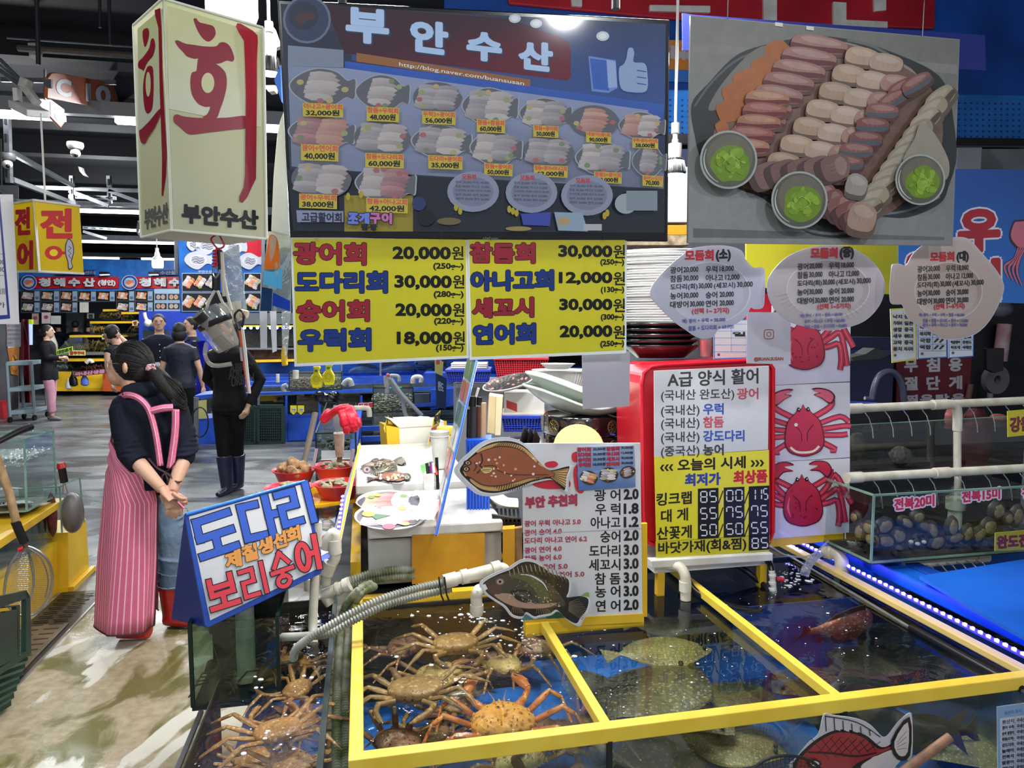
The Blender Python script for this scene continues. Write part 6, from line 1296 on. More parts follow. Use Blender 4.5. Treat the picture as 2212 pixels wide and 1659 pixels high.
Q=[aT(768,985,3.5),aT(777,960,3.3),aT(729,1192,2.8),aT(714,1168,3.05)];nn=(Q[1]-Q[0]).cross(Q[3]-Q[0]).normalized();pZ(Q,nn*.006).mk('panel',pW,t);bE(Q[1],Q[2],.008,.014).mk('yellow_edge',yQ,t)
strips(Q,[(170,150,160),(196,70,90),(150,140,150),(180,110,120)]*4,nn*(.0065 if nn.dot(CAM-Q[0])>0 else-.0005),t)
t=TH('led_strip','violet LED strip standing behind the tent sign','lamp',aT(735,1130,2.95));tB([aT(741,1070,3.1),aT(728,1180,2.85)],.006,6).mk('tape',mat('led_tape'),t)
for k in range(12):o=put('diode',dm,gm,t);o.location=LE(aT(740,1072,3.08),aT(727,1178,2.83),k/11)-V(t['base'])
t=TH('picture_mat','blue-framed tray with platter pictures under the red bowls','tray',atz(705,1140,.66));pZ([atz(x,y,.66)for x,y in((665,1086),(736,1082),(722,1200),(690,1215))],(0,0,-.02)).mk('tray',blue,t);q=Pr(Pl.flat(.661));q.poly([(688,1096),(728,1093),(716,1190),(694,1200)],(196,206,214));dish(q,708,1108,18,13,0,'salmon',3,'round',(150,150,150),4);dish(q,706,1134,16,12,0,'grey',4,'round',(110,120,130),4);dish(q,704,1170,12,14,0,'white',5,'round',(110,120,130),4);q.mk('print',t,gQ)
# red bowls of shells on a yellow tray
t=TH('yellow_tray','glossy yellow tray carrying the red bowls of shellfish','tray',atz(720,1065,.745));pZ([atz(x,y,.748)for x,y in((590,1082),(640,1048),(785,1044),(775,1078),(745,1082),(640,1095))],(0,0,-.02)).mk('tray',mat('tray_yellow',(240,178,24),.2,coat=.6),t,bv=.004)
shell=mat('whelk_shell',(196,160,118),.55,k2=(142,104,72),sL=30,bu=.5);clamm=mat('clam_shell',(176,168,132),.45,k2=(122,118,92),sL=30,bu=.3)
bw=[]
for k,(px,py,Y,w_,kd)in enumerate(((637,1046,3.95,'red bowl heaped with whelks, rear left',0),(722,1037,3.95,'red bowl of clams, rear right, below the taped scoop',1),(625,1086,3.62,'red bowl half hidden by the tent sign, front left',1),(730,1078,3.6,'red bowl of open clams, front right',1))):
 p=aT(px,py,Y);t=TH('red_bowl',w_,'bowl',p);s_=1.0
 lA([(0,.0),(.068,0),(.085,.012),(.108,.07),(.122,.082),(.124,.087),(.118,.087),(.1,.07),(.08,.02),(0,.015)],p,30,sx=1.0).mk('bowl',redb,t,True)
 for j in range(15 if kd==0 else 28):
  a=RU(0,6.28);d=RU(0,.085)**1;d=min(d*1.0,.088);c=p+V((d*cos(a),d*sin(a),.075+(.055 if kd==0 else.022)*(1-d/.09)+RU(0,.008)))
  ax=V((RU(-1,1),RU(-1,1),RU(-.2,.9))).normalized();sd=ax.cross(V((0,0,1))).normalized();up=sd.cross(ax)
  if kd==0:
   b=MB();b.tube([c+ax*(.009*j-.036)for j in range(9)],[.008,.020,.031,.030,.020,.021,.012,.012,.001],9);b.ball(c-ax*.018+up*.016,(.012,.010,.010),7);ob=b.mk('whelk',shell,None,True);tag(ob,'brown ridged whelk heaped in the rear left red bowl','whelk','whelks in the rear left red bowl')
  else:
   ob=bA(c,(.021,.015,.010),8,sd,ax,up).mk('clam',clamm,None,True);tag(ob,'greenish-grey clam in '+('the rear right red bowl'if k==1 else'the front left red bowl'if k==2 else'the front right red bowl'),'clam','clams in red bowl '+'abcd'[k])
for k,(x0,y0,x1,y1,w_)in enumerate(((677,1008,684,969,'thin grey label blade stuck behind the rear left bowl'),(757,1005,763,970,'thin grey label blade stuck in the rear right bowl'))):
 tag(bE(aT(x0,y0,3.85),aT(x1,y1,3.85),.018,.003,(0,1,0)).mk('label_blade',mat('grey_label',(170,158,166),.4),None),w_,'label')
t=TH('weighing_scale','steel topped kitchen scale behind the red bowls','scale',aT(728,985,4.4));pZ([aT(693,993,4.2),aT(765,990,4.2),aT(758,972,4.6),aT(694,973,4.6)],(0,0,-.03)).mk('plate',sQ,t,bv=.004)
t=TH('taped_scoop','taped scraper with a clear blade standing upright, red gloves hung over it','tool',aT(732,1000,3.9))
tB([aT(733,998,3.85),aT(734,985,3.85)],.014,8).mk('tip',mat('rust_brown',(110,76,50),.6),t,True);tB([aT(734,985,3.85),aT(732,935,3.83)],[.022,.03],12).mk('handle',mat('taped_handle',(196,180,166),.4,k2=(160,140,126),sL=20),t,True);pZ([aT(x,y,3.82)for x,y in((720,876),(734,876),(743,920),(741,932),(726,934),(720,918))],(0,.01,0)).mk('blade',clear('scoop_clear',(200,200,205),2,.1,hz=.3),t)
t=TH('rubber_glove','pair of red rubber gloves draped over the taped scoop','gloves',aT(740,900,3.8));gr=mat('glove_red',(220,38,62),.35,k2=(196,24,48),sL=12)
b=MB();b.tube(arc([aT(700,910,3.78),aT(716,894,3.76),aT(735,882,3.74),aT(752,880,3.76)],4),.03,10,ry=.02)
b.tube(arc([aT(700,910,3.78),aT(702,903,3.78),aT(712,892,3.77)],3),.038,10,ry=.025)
b.tube(arc([aT(740,880,3.76),aT(748,900,3.72),aT(752,915,3.72)],4),[.04]*9,10,ry=.022);b.tube(arc([aT(752,880,3.76),aT(760,898,3.72),aT(766,912,3.72)],4),.035,10,ry=.02)
for(x0,y0,x1,y1)in((745,912,745,936),(752,912,751,938),(740,905,738,922),(762,908,765,934),(768,908,772,930),(773,904,779,923),(758,908,758,932)):b.tube([aT(x0,y0,3.72),aT((x0+x1)/2,(y0+y1)/2,3.71),aT(x1,y1,3.72)],[.016,.014,.008],8)
o=b.mk('gloves',gr,t,True);m_=o.modifiers.new('r','REMESH');m_.mode='VOXEL';m_.voxel_size=.004;m_.use_smooth_shade=True
tag(tB([aT(640,1075,4.3),aT(681,892,4.7)],.02,8,ry=.015).mk('wooden_stick',mat('old_stick',(120,108,96),.6),None,True),'old wooden stick with green end leaning behind the bowls','stick')
# shelf behind the counter
Y4=4.7
t=TH('steel_cabinet','grey steel cabinet behind the knife block carrying the baskets','cabinet',aT(1100,1000,Y4));p=P2(1000,900,4.8,1400,900,4.95);pZ([p.w(x,y)for x,y in((985,832),(1375,830),(1375,1150),(985,1150))],-p.n*.5).mk('body',mat('cabinet_grey',(140,146,152),.45),t);pZ([p.w(x,y,.03)for x,y in((985,828),(1375,826),(1375,836),(985,838))],-p.n*.55).mk('worktop',sQ,t)
def basket(words,px0,px1,y0,y1,Y,m,dep=.28):
 t=TH('basket',words,'basket',aT((px0+px1)/2,y1,Y));a,b=aT(px0,y0,Y),aT(px1,y0,Y);z0=aT(px0,y1,Y).z;w_=b.x-a.x;h=a.z-z0
 MB().wb(a.x,b.x,Y-.01,Y+dep+.01,a.z-.018,a.z).mk('rim',m,t,bv=.004)
 k=.06*w_;bar=MB()
 n1=int(w_/.016)
 for j in range(n1+1):x=LE(a.x+k*.3,b.x-k*.3,j/n1);xb=LE(a.x+k*1.4,b.x-k*1.4,j/n1);bar.beam((x,Y+.004,a.z-.015),(xb,Y+.02,z0),.006,.003,(0,1,0))
 n2=max(3,int(h/.014))
 for j in range(1,n2):z=LE(z0,a.z-.02,j/n2);e=LE(k*1.4,k*.3,j/n2);bar.box(((a.x+b.x)/2,Y+.012,z),(w_-2*e,.003,.005))
 bar.mk('lattice',m,t,kind='stuff')
 for s_ in(0,1):
  x=LE(a.x+k*.3,b.x-k*.3,s_);pZ([(x,Y,a.z-.01),(x,Y+dep,a.z-.01),(x+(k if s_==0 else-k),Y+dep-.02,z0),(x+(k if s_==0 else-k),Y+.02,z0)],(.003,0,0)).mk('side',m,t)
 MB().wb(a.x+k,b.x-k,Y+dep-.03,Y+dep-.02,z0,a.z-.01).mk('back',m,t);MB().wb(a.x+k,b.x-k,Y+.02,Y+dep-.02,z0,z0+.006).mk('floor',m,t);return t
blk=mat('basket_blue',(34,62,190),.4,k2=(26,48,160));basket('blue plastic basket with white trays behind the blue board',961,1061,798,826,4.6,blk);basket('red plastic basket on the steel cabinet',1066,1186,772,822,4.5,mat('basket_red',(196,34,50),.4));basket('blue plastic basket holding a clear box, by the lacquer boxes',1082,1178,897,934,3.6,blk,.2)
for k in range(3):tag(MB().wb(aT(968,0,4.65).x,aT(1050,0,4.65).x,4.65,4.85,aT(0,796-k*4,4.65).z,aT(0,793-k*4,4.65).z).mk('foam_tray',wH,bv=.002),'white foam tray stacked in the blue basket behind the blue board','tray','foam trays in the blue basket')
t=TH('white_tub','white ribbed plastic tub stacked behind the pale wavy platters','tub',aT(1210,838,3.7));a=aT(1212,838,3.75)
lA([(.10,0),(.125,.09),(.137,.092),(.137,.098),(.122,.098),(.098,.01)],a,48,sx=1.15,sy=.8).mk('tub',wH,t,True)
for k in range(26):
 a_=PI+PI*k/25;d=V((1.15*cos(a_),.8*sin(a_),0));bE(a+d*.101+V((0,0,.004)),a+d*.124+V((0,0,.09)),.008,.006,d).mk('rib',wH,t)
t=TH('white_dish','small white oval dish resting on the ribbed tub','dish',aT(1205,795,3.65));lA([(.0,0),(.055,0),(.088,.026),(.09,.028),(.084,.028),(.05,.006),(0,.006)],aT(1205,797,3.65),28,sx=1,sy=.7).mk('dish',wH,t,True)
t=TH('patterned_plate','dark patterned oval plate tilted on the clear box','plate',aT(1100,835,3.6));ax=V((1,0,.22)).normalized();ay=V((0,.9,.35)).normalized();az=ax.cross(ay);c=aT(1100,834,3.6);lA([(0,0),(.09,.0),(.132,.022),(.135,.024),(.13,.026),(.09,.006),(0,.005)],c,32,ax,ay,az,1,.62).mk('plate',mat('plate_rim',(200,190,184),.3),t,True)
pp_=Pl(c+az*.0075,az);b=MB();b.lathe([(0,.0062),(.09,.0072),(.128,.0262)],c,32,ax,ay,az,1,.62);b.mk('pattern_glaze',spotted('plate_pattern',(34,34,36),(48,46,46),(206,140,130),34),t,True)
gm_=mat('pale_green_ceramic',(214,226,214),.15,k2=(200,216,204),coat=.6)
for k,(px,py,w_)in enumerate(((1262,862,'upper pale green wavy fish platter'),(1262,888,'lower pale green wavy fish platter on the lacquer boxes'))):
 t=TH('wavy_platter',w_,'platter',aT(px,py,3.3));c=aT(px-6*k,py,3.28)
 def wf(a,b,k=k,c=c):
  th=2*PI*a;r_=b;x=.27*r_*cos(th)*(1-.0*k);y=.15*r_*sin(th);z=.055*(r_**3)+.05*(x/.27)**2*r_-.028*sin(3.2*(x/.27)+.4)*r_+(.03*max(0,-x/.27-.5)*r_)
  return c+V((x,y,z))
 b=MB();b.grid(wf,48,10);b.grid(lambda a,bb:wf(a,bb)-V((0,0,.010)),48,10);b.grid(lambda a,q_:wf(a,1)-V((0,0,.010*q_)),48,1);b.mk('platter',gm_,t,True)
 tB([wf(j/48,1)-V((0,0,.005))for j in range(48)],.0075,8,cl=True).mk('rim',gm_,t,True)
MB_=MB();t=TH('clear_box','clear lidded food box with a red label in the blue basket','box',aT(1120,895,3.6));MB().wb(aT(1088,0,3.62).x,aT(1180,0,3.62).x,3.62,3.8,aT(0,892,3.62).z,aT(0,848,3.62).z).mk('body',mat('box_milk',(222,220,214),.3),t,bv=.005);pq=Pl((0,3.62,0),(0,-1,0));q=Pr(pq);q.poly([(1094,864),(1117,872),(1117,890),(1094,881)],(186,50,50));q.mk('label_print',t,gQ);MB().wb(aT(1084,0,3.6).x,aT(1184,0,3.6).x,3.6,3.8,aT(0,900,3.6).z,aT(0,892,3.6).z).mk('lid',mat('lid_beige',(214,206,190),.4),t,bv=.004)
# stacked lacquer boxes
lac=mat('lacquer',(22,20,22),.12,coat=.8);gold=mat('gold_line',(150,128,70),.35,mt=.4)
for k,(y1,w_)in enumerate(((978,'lower black lacquer box with gold wheels'),(932,'upper black lacquer box with gold wheels'))):
 c=aT(1258,y1,3.3);c.z=(1.045,1.135)[k];t=TH('lacquer_box',w_,'box',c);lA([(0,0),(.180,0),(.184,.004),(.184,.083),(.18,.088),(0,.088)],c,48).mk('body',lac,t,True)
 for j,a_ in enumerate((-2.45,-1.72,-.85)if k else(-2.2,-1.6,-.8)):
  g=MB();rw=.03;pc_=lambda a2,z2:c+V((.1848*cos(a_+a2/.184),.1848*sin(a_+a2/.184),.044+z2))
  for rr2 in(rw,rw*.85,rw*.28):g.tube([pc_(rr2*cos(PI*s_/10),rr2*sin(PI*s_/10))for s_ in range(20)],.0009,4,cl=True)
  for s_ in range(10):g.tube([pc_(rw*.28*cos(PI*s_/5),rw*.28*sin(PI*s_/5)),pc_(rw*.85*cos(PI*s_/5),rw*.85*sin(PI*s_/5))],.0009,4)
  for s_ in range(5):g.tube([pc_(.034+.007*s_,-.03+.004*s_),pc_(.05+.007*s_,.0),pc_(.04+.006*s_,.03)],.0006,3)
  g.mk('wheel_pattern',gold,t)
 tag(tB([c+V((-.185,-.0,.01)),c+V((-.187,0,.08))],.008,6).mk('clasp',sQ,None,True),('lower','upper')[k]+' silver clasp at the side of the lacquer boxes','clasp')
t=TH('wood_block','cream wooden board standing on edge by the knife block','board',aT(1068,935,3.4));pZ([aT(x,y,3.4)for x,y in((1056,853),(1072,856),(1069,938),(1052,935))],(0,.12,0)).mk('board',mat('cream_wood',(222,202,154),.5),t,bv=.003);pZ([aT(x,y,3.39)for x,y in((1072,856),(1086,858),(1081,940),(1069,940))],(0,.12,0)).mk('edge',mat('cream_wood2',(240,224,180),.5),t)
for k in range(3):tag(lA([(.0,.0),(.03,.002),(.062,.03),(.066,.036),(.06,.034),(.03,.008),(0,.006)],aT(1142+k*11,955+k*3,3.1),24,V((0,1,0)),V((.25,0,1)).normalized(),V((-1,0,.25)).normalized()).mk('black_bowl',bQ,None,True),('first small black bowl standing on edge behind the flatfish cutout','middle small black bowl standing on edge','small black bowl nearest the lacquer boxes')[k],'bowl')
t=TH('dish_rack_tub','grey-white shallow tub behind the menu board holding the bowls','tub',aT(1230,980,3.05));MB().wb(aT(1095,0,3.1).x,aT(1362,0,3.1).x,3.05,3.75,1.0,1.045).mk('tub',mat('tub_grey',(190,194,196),.4),t,bv=.01)
t=TH('serving_shelf','hidden shelf carrying tubs and lacquer boxes behind the menu board','shelf',aT(1230,1000,3.3));MB().wb(aT(1040,0,3.1).x,aT(1375,0,3.1).x,3.04,3.95,.96,1.0).mk('plate',sQ,t)
for x in(-.1,.5):MB().wb(x,x+.03,3.1,3.13,0,.96).mk('leg',sQ,t)
tag(lA([(0,0),(.10,0),(.105,.006),(.1,.012),(0,.012)],aT(1250,968,2.9),30,V((1,0,0)),V((0,.5,.86)),V((0,-.86,.5))).mk('bread_plate',mat('orange_plate',(226,178,110),.4),None,True),'round orange plate peeping over the white menu board','plate')
# blue knife block with knives
t=TH('knife_block','tall blue plastic knife block in front of the steel cabinet','knife block',aT(1040,1130,2.95));pZ([aT(x,y,2.95)for x,y in((1006,950),(1062,948),(1056,1128),(1010,1135))],(0,.12,0)).mk('block',mat('block_blue',(30,96,226),.35),t,bv=.004)
for k in range(8):bE(aT(1008+k*7,955,2.94),aT(1010+k*6.5,1128,2.94),.006,.008,(0,1,0)).mk('rib',mat('block_blue'),t)
for k,(x0,y0,x1,y1,c_,r_,w_)in enumerate(((1012,945,1014,884,bQ,.010,'black knife handle at the left of the blue block'),(1022,948,1023,878,mat('worn_black',(54,52,52),.6),.017,'thick worn dark knife handle in the blue block'),(1035,948,1036,878,mat('brown_handle',(104,62,46),.5),.012,'dark brown knife handle in the blue block'),(1043,946,1044,870,mat('pale_handle',(206,172,132),.5),.013,'pale wooden knife handle in the blue block'),(1020,878,1021,856,bQ,.016,'black capped sharpener standing among the knives'),(1035,875,1036,858,bQ,.012,'short black handle behind the brown one'),(1028,858,1034,838,wH,.006,'white spoon handle sticking out of the knife block'))):
 tag(tB([aT(x0,y0,3.0),aT(x1,y1,3.0)],r_,10).mk('knife',c_,None,True),w_,'knife')
t=TH('drain_grille','black slatted drying grille on the counter end','grille',aT(1090,1120,2.8));pZ([aT(x,y,2.8)for x,y in((1062,1112),(1126,1122),(1126,1142),(1066,1140))],(0,.02,0)).mk('frame',bQ,t)
for k in range(7):pZ([aT(1062+k*9,1098,3.0),aT(1067+k*9,1098,3.0),aT(1069+k*9,1122,2.8),aT(1064+k*9,1122,2.8)],(0,0,-.01)).mk('slat',bQ,t)
tag(tB(arc([aT(1068,1070,3.0),aT(1090,1085,2.95),aT(1118,1088,2.95)],5),.035,8,ry=.02).mk('folded_towel',mat('towel_beige',(214,206,188),.9,bu=.3),None,True),'folded beige towel above the black grille','towel')
t=TH('yellow_stand','yellow steel stand beside the menu board with a green cloth behind','stand',aT(1110,1200,2.75));pZ([aT(x,y,2.72)for x,y in((1086,1144),(1112,1142),(1112,1240),(1086,1236))],(0,.05,0)).mk('post',mat('panel_yellow'),t);pZ([aT(x,y,2.9)for x,y in((1050,1150),(1060,1150),(1086,1205),(1080,1215))],(0,.03,0)).mk('brace',yQ,t);pZ([aT(x,y,2.74)for x,y in((1112,1142),(1128,1140),(1128,1230),(1112,1238))],(0,.03,0)).mk('wood_panel',mat('driftwood',(150,116,76),.6,k2=(110,84,58),sL=14),t)
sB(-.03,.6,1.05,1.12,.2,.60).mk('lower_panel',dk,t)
# stacks of plates on the red crate
wp=mat('white_plate',(232,232,230),.25,coat=.5,var=.03);bp_=mat('black_plate',(22,24,28),.18,coat=.5)
def platestack(n,px0,px1,yb,yt,Y,m,words,grp,sy=.7,rnd=0.0):
 a,b=aT(px0,yb,Y),aT(px1,yb,Y);r_=(b.x-a.x)/2;z0=a.z;z1=aT(px0,yt,Y).z;dz=(z1-z0)/n;cx=(a.x+b.x)/2
 mb=MB();mb.lathe([(0,0),(r_*.62,0),(r_*.95,dz*2.0),(r_,dz*2.3),(r_*1.0,dz*2.3+.003),(r_*.94,dz*2.3),(r_*.6,.004),(0,.004)],(0,0,0),40,sy=sy);me=mb.mesh('plate',True);me.materials.append(m)
 for k in range(n):
  o=bpy.data.objects.new('plate',me);COL.objects.link(o);o.location=(cx+RU(-rnd,rnd),Y+r_*sy+RU(-.004,.004),z0+k*dz);o.rotation_euler=(0,0,RU(-.05,.05));tag(o,words,'plate',grp)
platestack(5,1345,1522,775,715,2.98,bp_,'black plate in the stack on the red crate','black plates on the red crate',.6,.006)
platestack(30,1350,1545,712,545,3.0,wp,'white plate in the tall stack over the black plates','white plates in the tall stack',.55,.008)
t=TH('steel_cup','stack of crinkled foil cups between the plates and the origin card','cup',aT(1525,765,2.95));c=aT(1524,770,2.95);lA([(.026,0),(.034,.095),(.04,.1),(.036,.1),(.024,.01)],c,24).mk('cup',sQ,t,True)
# left: yellow tank cabinets
UC=-1.83;pu=PU(UC)
t=TH('tank_cabinet','yellow tank cabinet with a dark window, holding the glass tank at the left edge','cabinet',pu.w(60,1330))
p=lambda pts,pl=pu:[pl.w(x,y)for x,y in pts]
pZ(p([(-90,1290),(126,1167),(133,1283),(-90,1465)]),-EU*.05).mk('lower_panel',yQ,t,bv=.003)
pZ(p([(-60,1190),(122,1076),(123,1090),(-60,1212)]),EU*.05).mk('top_rail',yQ,t,bv=.005);pZ(p([(-60,1190),(122,1076),(123,1090),(-60,1212)]),-EU*.5).mk('top_rail',yQ,t)
pZ(p([(-90,1220),(121,1086),(126,1172),(-90,1310)]),-EU*.02).mk('window_pane',gS,t);pZ([x-EU*.4 for x in p([(-90,1200),(121,1080),(126,1290),(-90,1460)])],-EU*.02).mk('inside',mat('tank_murk',(50,54,52),.6,k2=(34,38,38),sL=8),t)
pZ([x-EU*.03 for x in p([(-90,1275),(126,1160),(126,1172),(-90,1290)])],-EU*.4).mk('gravel_bed',mat('murky_green',(84,88,66),.6,k2=(52,56,44),sL=20),t)
pZ([pu.w(121,1080)-EU*.01,pu.w(126,1170)-EU*.01,pu.w(126,1170)-EU*.4,pu.w(121,1080)-EU*.4],EV*.01).mk('end_pane',dk,t)
pZ([atz(80,1094,pu.w(80,1094).z+.01)+V(d)for d in((0,0,0),(.04,.02,0),(.03,.08,0),(-.01,.06,0))],(0,0,.006)).mk('wood_shim',wood,t)
t=TH('glass_tank','clear glass tank with two flatfish standing on the yellow cabinet','fish tank',pu.w(60,1110))
pu2=PU(UC+.02);E1=[pu2.w(52,950),pu2.w(115,930),pu2.w(122,1070),pu2.w(58,1104)];FL=-EU*.52
ed=mat('glass_edge_green',(140,176,160),.15,k2=(104,142,128),alpha=.9)
pO(E1).mk('side_pane',gS,t);pO([E1[0],E1[3],E1[3]+FL,E1[0]+FL]).mk('front_pane',gS,t);pO([E1[1],E1[2],E1[2]+FL,E1[1]+FL]).mk('back_pane',gS,t);pO([E1[3],E1[2],E1[2]+FL,E1[3]+FL]).mk('bottom_pane',mat('tank_sand',(112,114,100),.7,k2=(84,86,76),sL=30),t)
for a,b in((E1[0],E1[1]),(E1[1],E1[2]),(E1[2],E1[3]),(E1[3],E1[0]),(E1[0],E1[0]+FL),(E1[3],E1[3]+FL),(E1[1],E1[1]+FL),(E1[2],E1[2]+FL)):bE(a,b,.009,.009).mk('edge_strip',ed,t)
wl=.74;pO([LE(E1[3],E1[0],wl),LE(E1[2],E1[1],wl),LE(E1[2],E1[1],wl)+FL,LE(E1[3],E1[0],wl)+FL]).mk('water',clear('tank_water',(232,240,238),.6,.05,bu=.5,bs=24,hz=.25),t)
gb=MB()
for k in range(120):c=LE(LE(E1[3],E1[0],wl+RU(-.14,.03)),LE(E1[2],E1[1],wl+RU(-.14,.03)),R.random())+FL*RU(.02,.5);gb.ball(c,RU(.002,.006),6)
gb.mk('bubbles',fQ,t,kind='stuff')
for k,(f_,g_,w_)in enumerate(((.3,.10,'grey flatfish resting low in the left glass tank, near pane'),(.6,.34,'grey flatfish resting higher in the left glass tank, by the far pane'),(.2,.28,'pale-edged flatfish deep in the left glass tank'))):
 s_=sole('flatfish',w_,speck('flounder_grey',(122,118,104),(90,88,80),(160,154,138),90),.30,90,1050,.7,100);c=LE(LE(E1[3],E1[2],f_),LE(E1[0],E1[1],f_),g_*.6)+FL*(.2+.2*k);s_.location=c;s_.rotation_euler=(0,rad(8),rad(100+10*k))
t=TH('tank_cabinet','narrow yellow cabinet with a small glass tank behind the first cabinet','cabinet',pu.w(160,1270));pu3=PU(UC+.06)
pZ([pu3.w(x,y)for x,y in((147,1150),(186,1120),(193,1228),(148,1272))],-EU*.3).mk('body',yQ,t,bv=.003);pZ([pu3.w(x,y)for x,y in((148,1268),(196,1222),(197,1232),(149,1279))],EU*.03).mk('base_rail',yQ,t,bv=.003);pZ([pu3.w(147,1268)-EU*a for a in(0,.3)]+[pu3.w(147,1279)-EU*a for a in(.3,0)],EV*.02).mk('base_rail',yQ,t)
g3=[pu3.w(x,y)for x,y in((129,1052),(172,1030),(182,1128),(134,1150))];pO(g3).mk('glass_side',gS,t);pO([g3[0],g3[3],g3[3]-EU*.22,g3[0]-EU*.22]).mk('glass_front',gS,t);pO([g3[0]-EU*.22,g3[1]-EU*.22,g3[2]-EU*.22,g3[3]-EU*.22]).mk('glass_rear',mat('algae',(92,112,100),.6,alpha=.6),t)
for a,b in((g3[0],g3[1]),(g3[1],g3[2]),(g3[0],g3[3]),(g3[0],g3[0]-EU*.22)):bE(a,b,.008,.008).mk('edge_strip',ed,t)
bA(LE(g3[3],g3[0],.4)-EU*.05,(.03,.03,.14),8).mk('sea_squirt',mat('rust_red',(130,60,44),.7,k2=(90,50,40),sL=30,bu=.6),t,True)
# hand net with wooden handle
t=TH('hand_net','large round wire net with a pale wooden handle leaning on the yellow cabinet','net',aT(45,1320,3.2));pn=P2(0,1100,3.25,120,1200,3.35)
hb=MB();hb.tube([pn.w(-8,985),pn.w(20,1065),pn.w(36,1132)],.018,12).mk('handle',wood,t,True);tB([pn.w(33,1126),pn.w(45,1155),pn.w(53,1172)],.02,12).mk('tape_grip',bQ,t,True);tB([pn.w(52,1168),pn.w(56,1182)],.012,8).mk('socket',mat('rusty',(96,60,46),.6),t,True)
tB(arc([pn.w(x,y)for x,y in((54,1180),(82,1190),(104,1212),(113,1245),(108,1285),(92,1310),(65,1330),(35,1325),(12,1300),(10,1270),(20,1225),(38,1195))],5,True)+[pn.w(54,1180)],.006,8).mk('rim',sQ,t,True)
for pts in(((56,1180),(70,1215),(74,1260),(64,1300),(50,1328)),((56,1180),(88,1205),(104,1250),(98,1290)),((56,1180),(62,1200),(72,1260),(60,1300))):tB(arc([pn.w(*q_,-.03)for q_ in pts],5),.0035,6).mk('rib_wire',sQ,t,True)
nm=MB();cx,cy,rx,ry=62,1258,50,74
for k in range(34):
 f_=-1+2*(k+.5)/34;h=math.sqrt(1-f_*f_)
 nm.tube([pn.w(cx+rx*f_,cy-ry*h),pn.w(cx+rx*f_,cy-ry*h*.5,-.05*h),pn.w(cx+rx*f_,cy,-.07*h),pn.w(cx+rx*f_,cy+ry*h*.5,-.05*h),pn.w(cx+rx*f_,cy+ry*h)],.0007,3,caps=False)
 nm.tube([pn.w(cx-rx*h,cy+ry*f_),pn.w(cx-rx*h*.5,cy+ry*f_,-.05*h),pn.w(cx,cy+ry*f_,-.07*h),pn.w(cx+rx*h*.5,cy+ry*f_,-.05*h),pn.w(cx+rx*h,cy+ry*f_)],.0007,3,caps=False)
nm.mk('net_mesh',sQ,t,kind='stuff');tB([pn.w(40,1188),pn.w(50,1184)],.012,8).mk('red_tie',red,t,True)
t=TH('strainer','grey fine-mesh strainer with black handle hanging on the narrow yellow cabinet','strainer',aT(155,1150,3.9));ps_=P2(130,1100,3.9,185,1100,3.95)
tB([ps_.w(133,1008),ps_.w(139,1042)],.020,10).mk('handle',bQ,t,True);tB([ps_.w(131,1000),ps_.w(134,1011)],[.018,.026],8).mk('red_tie',red,t,True)
for dx in(-3,3):tB([ps_.w(138+dx*.4,1042),ps_.w(141+dx*1.8,1066)],.003,6).mk('wire',sQ,t,True)
rm=[ps_.w(156+24*cos(a),1108+42*sin(a))for a in[2*PI*k/28 for k in range(28)]];tB(rm,.005,8,cl=True).mk('rim',sQ,t,True)
MB().grid(lambda a,b:ps_.w(156+24*cos(2*PI*a)*sin(b*PI/2),1108+42*sin(2*PI*a)*sin(b*PI/2),.075*cos(b*PI/2)),28,8).mk('mesh_bowl',mat('fine_mesh',(132,130,128),.5,k2=(112,108,106),mt=.3),t,True)
# dark pole over the left tank and ball
t=TH('black_pole','black jointed pole reaching over the left glass tank','pole',aT(40,935,3.2));tB([aT(-10,958,3.1),aT(28,938,3.2),aT(50,928,3.25),aT(66,922,3.3)],[.012,.014,.016,.018],10).mk('pole',bQ,t,True);tB([aT(68,922,3.3),aT(72,932,3.3)],.003,5).mk('hook',sQ,t)
# green crate
t=TH('plastic_crate','dark green slotted plastic crate at the lower left edge','crate',atz(20,1480,.02));gcm=mat('crate_green',(22,58,46),.45,k2=(16,44,36));pcx=P2(0,1400,2.75,66,1300,3.1)
def fr(pts,nm='side',th=-.02,m=gcm):pZ([pcx.w(*x)for x in pts],pcx.n*th).mk(nm,m,t,bv=.002)
fr([(-60,1300),(58,1275),(66,1290),(-60,1335)],'rim');fr([(57,1276),(66,1290),(68,1402),(56,1410)],'corner_post');fr([(-60,1480),(68,1400),(68,1412),(-60,1500)],'bottom_rail');fr([(36,1310),(44,1308),(44,1412),(38,1420)],'upright_bar');fr([(-60,1340),(40,1316),(40,1420),(-60,1470)],'side_panel')
for k in range(3):fr([(12,1300+k*10),(44,1296+k*10),(44,1299+k*10),(12,1303+k*10)],'slat')
for k in range(7):pZ([atz(x,y,.05)for x,y in((-40,1440+k*18),(60-6*k,1412+k*16),(60-6*k,1418+k*16),(-40,1447+k*18))],(0,0,-.02)).mk('floor_slat',gcm,t)
# drain channel with slotted covers
t=TH('drain_cover','line of slotted metal drain covers in the wet floor at the left','drain',S(-1.66,2.2,0));dm_=mat('drain_metal',(112,98,76),.4,k2=(84,74,60),mt=.2,sL=9)
sB(-1.80,-1.54,-.5,3.02,.0,.004).mk('channel',bQ,t)
for k in range(5):sB(-1.785,-1.575,.12+k*.58-.5,.66+k*.58-.5+.03,.004,.012).mk('cover_plate',dm_,t,bv=.002)
for k in range(54):
 v=-.4+k*.063
 for u in(-1.735,-1.635):sB(u-.035,u+.035,v,v+.012,.010,.0135).mk('slot',bQ,t)
sB(-1.545,-1.535,-.5,3.02,.0,.01).mk('edge_rail',sQ,t)
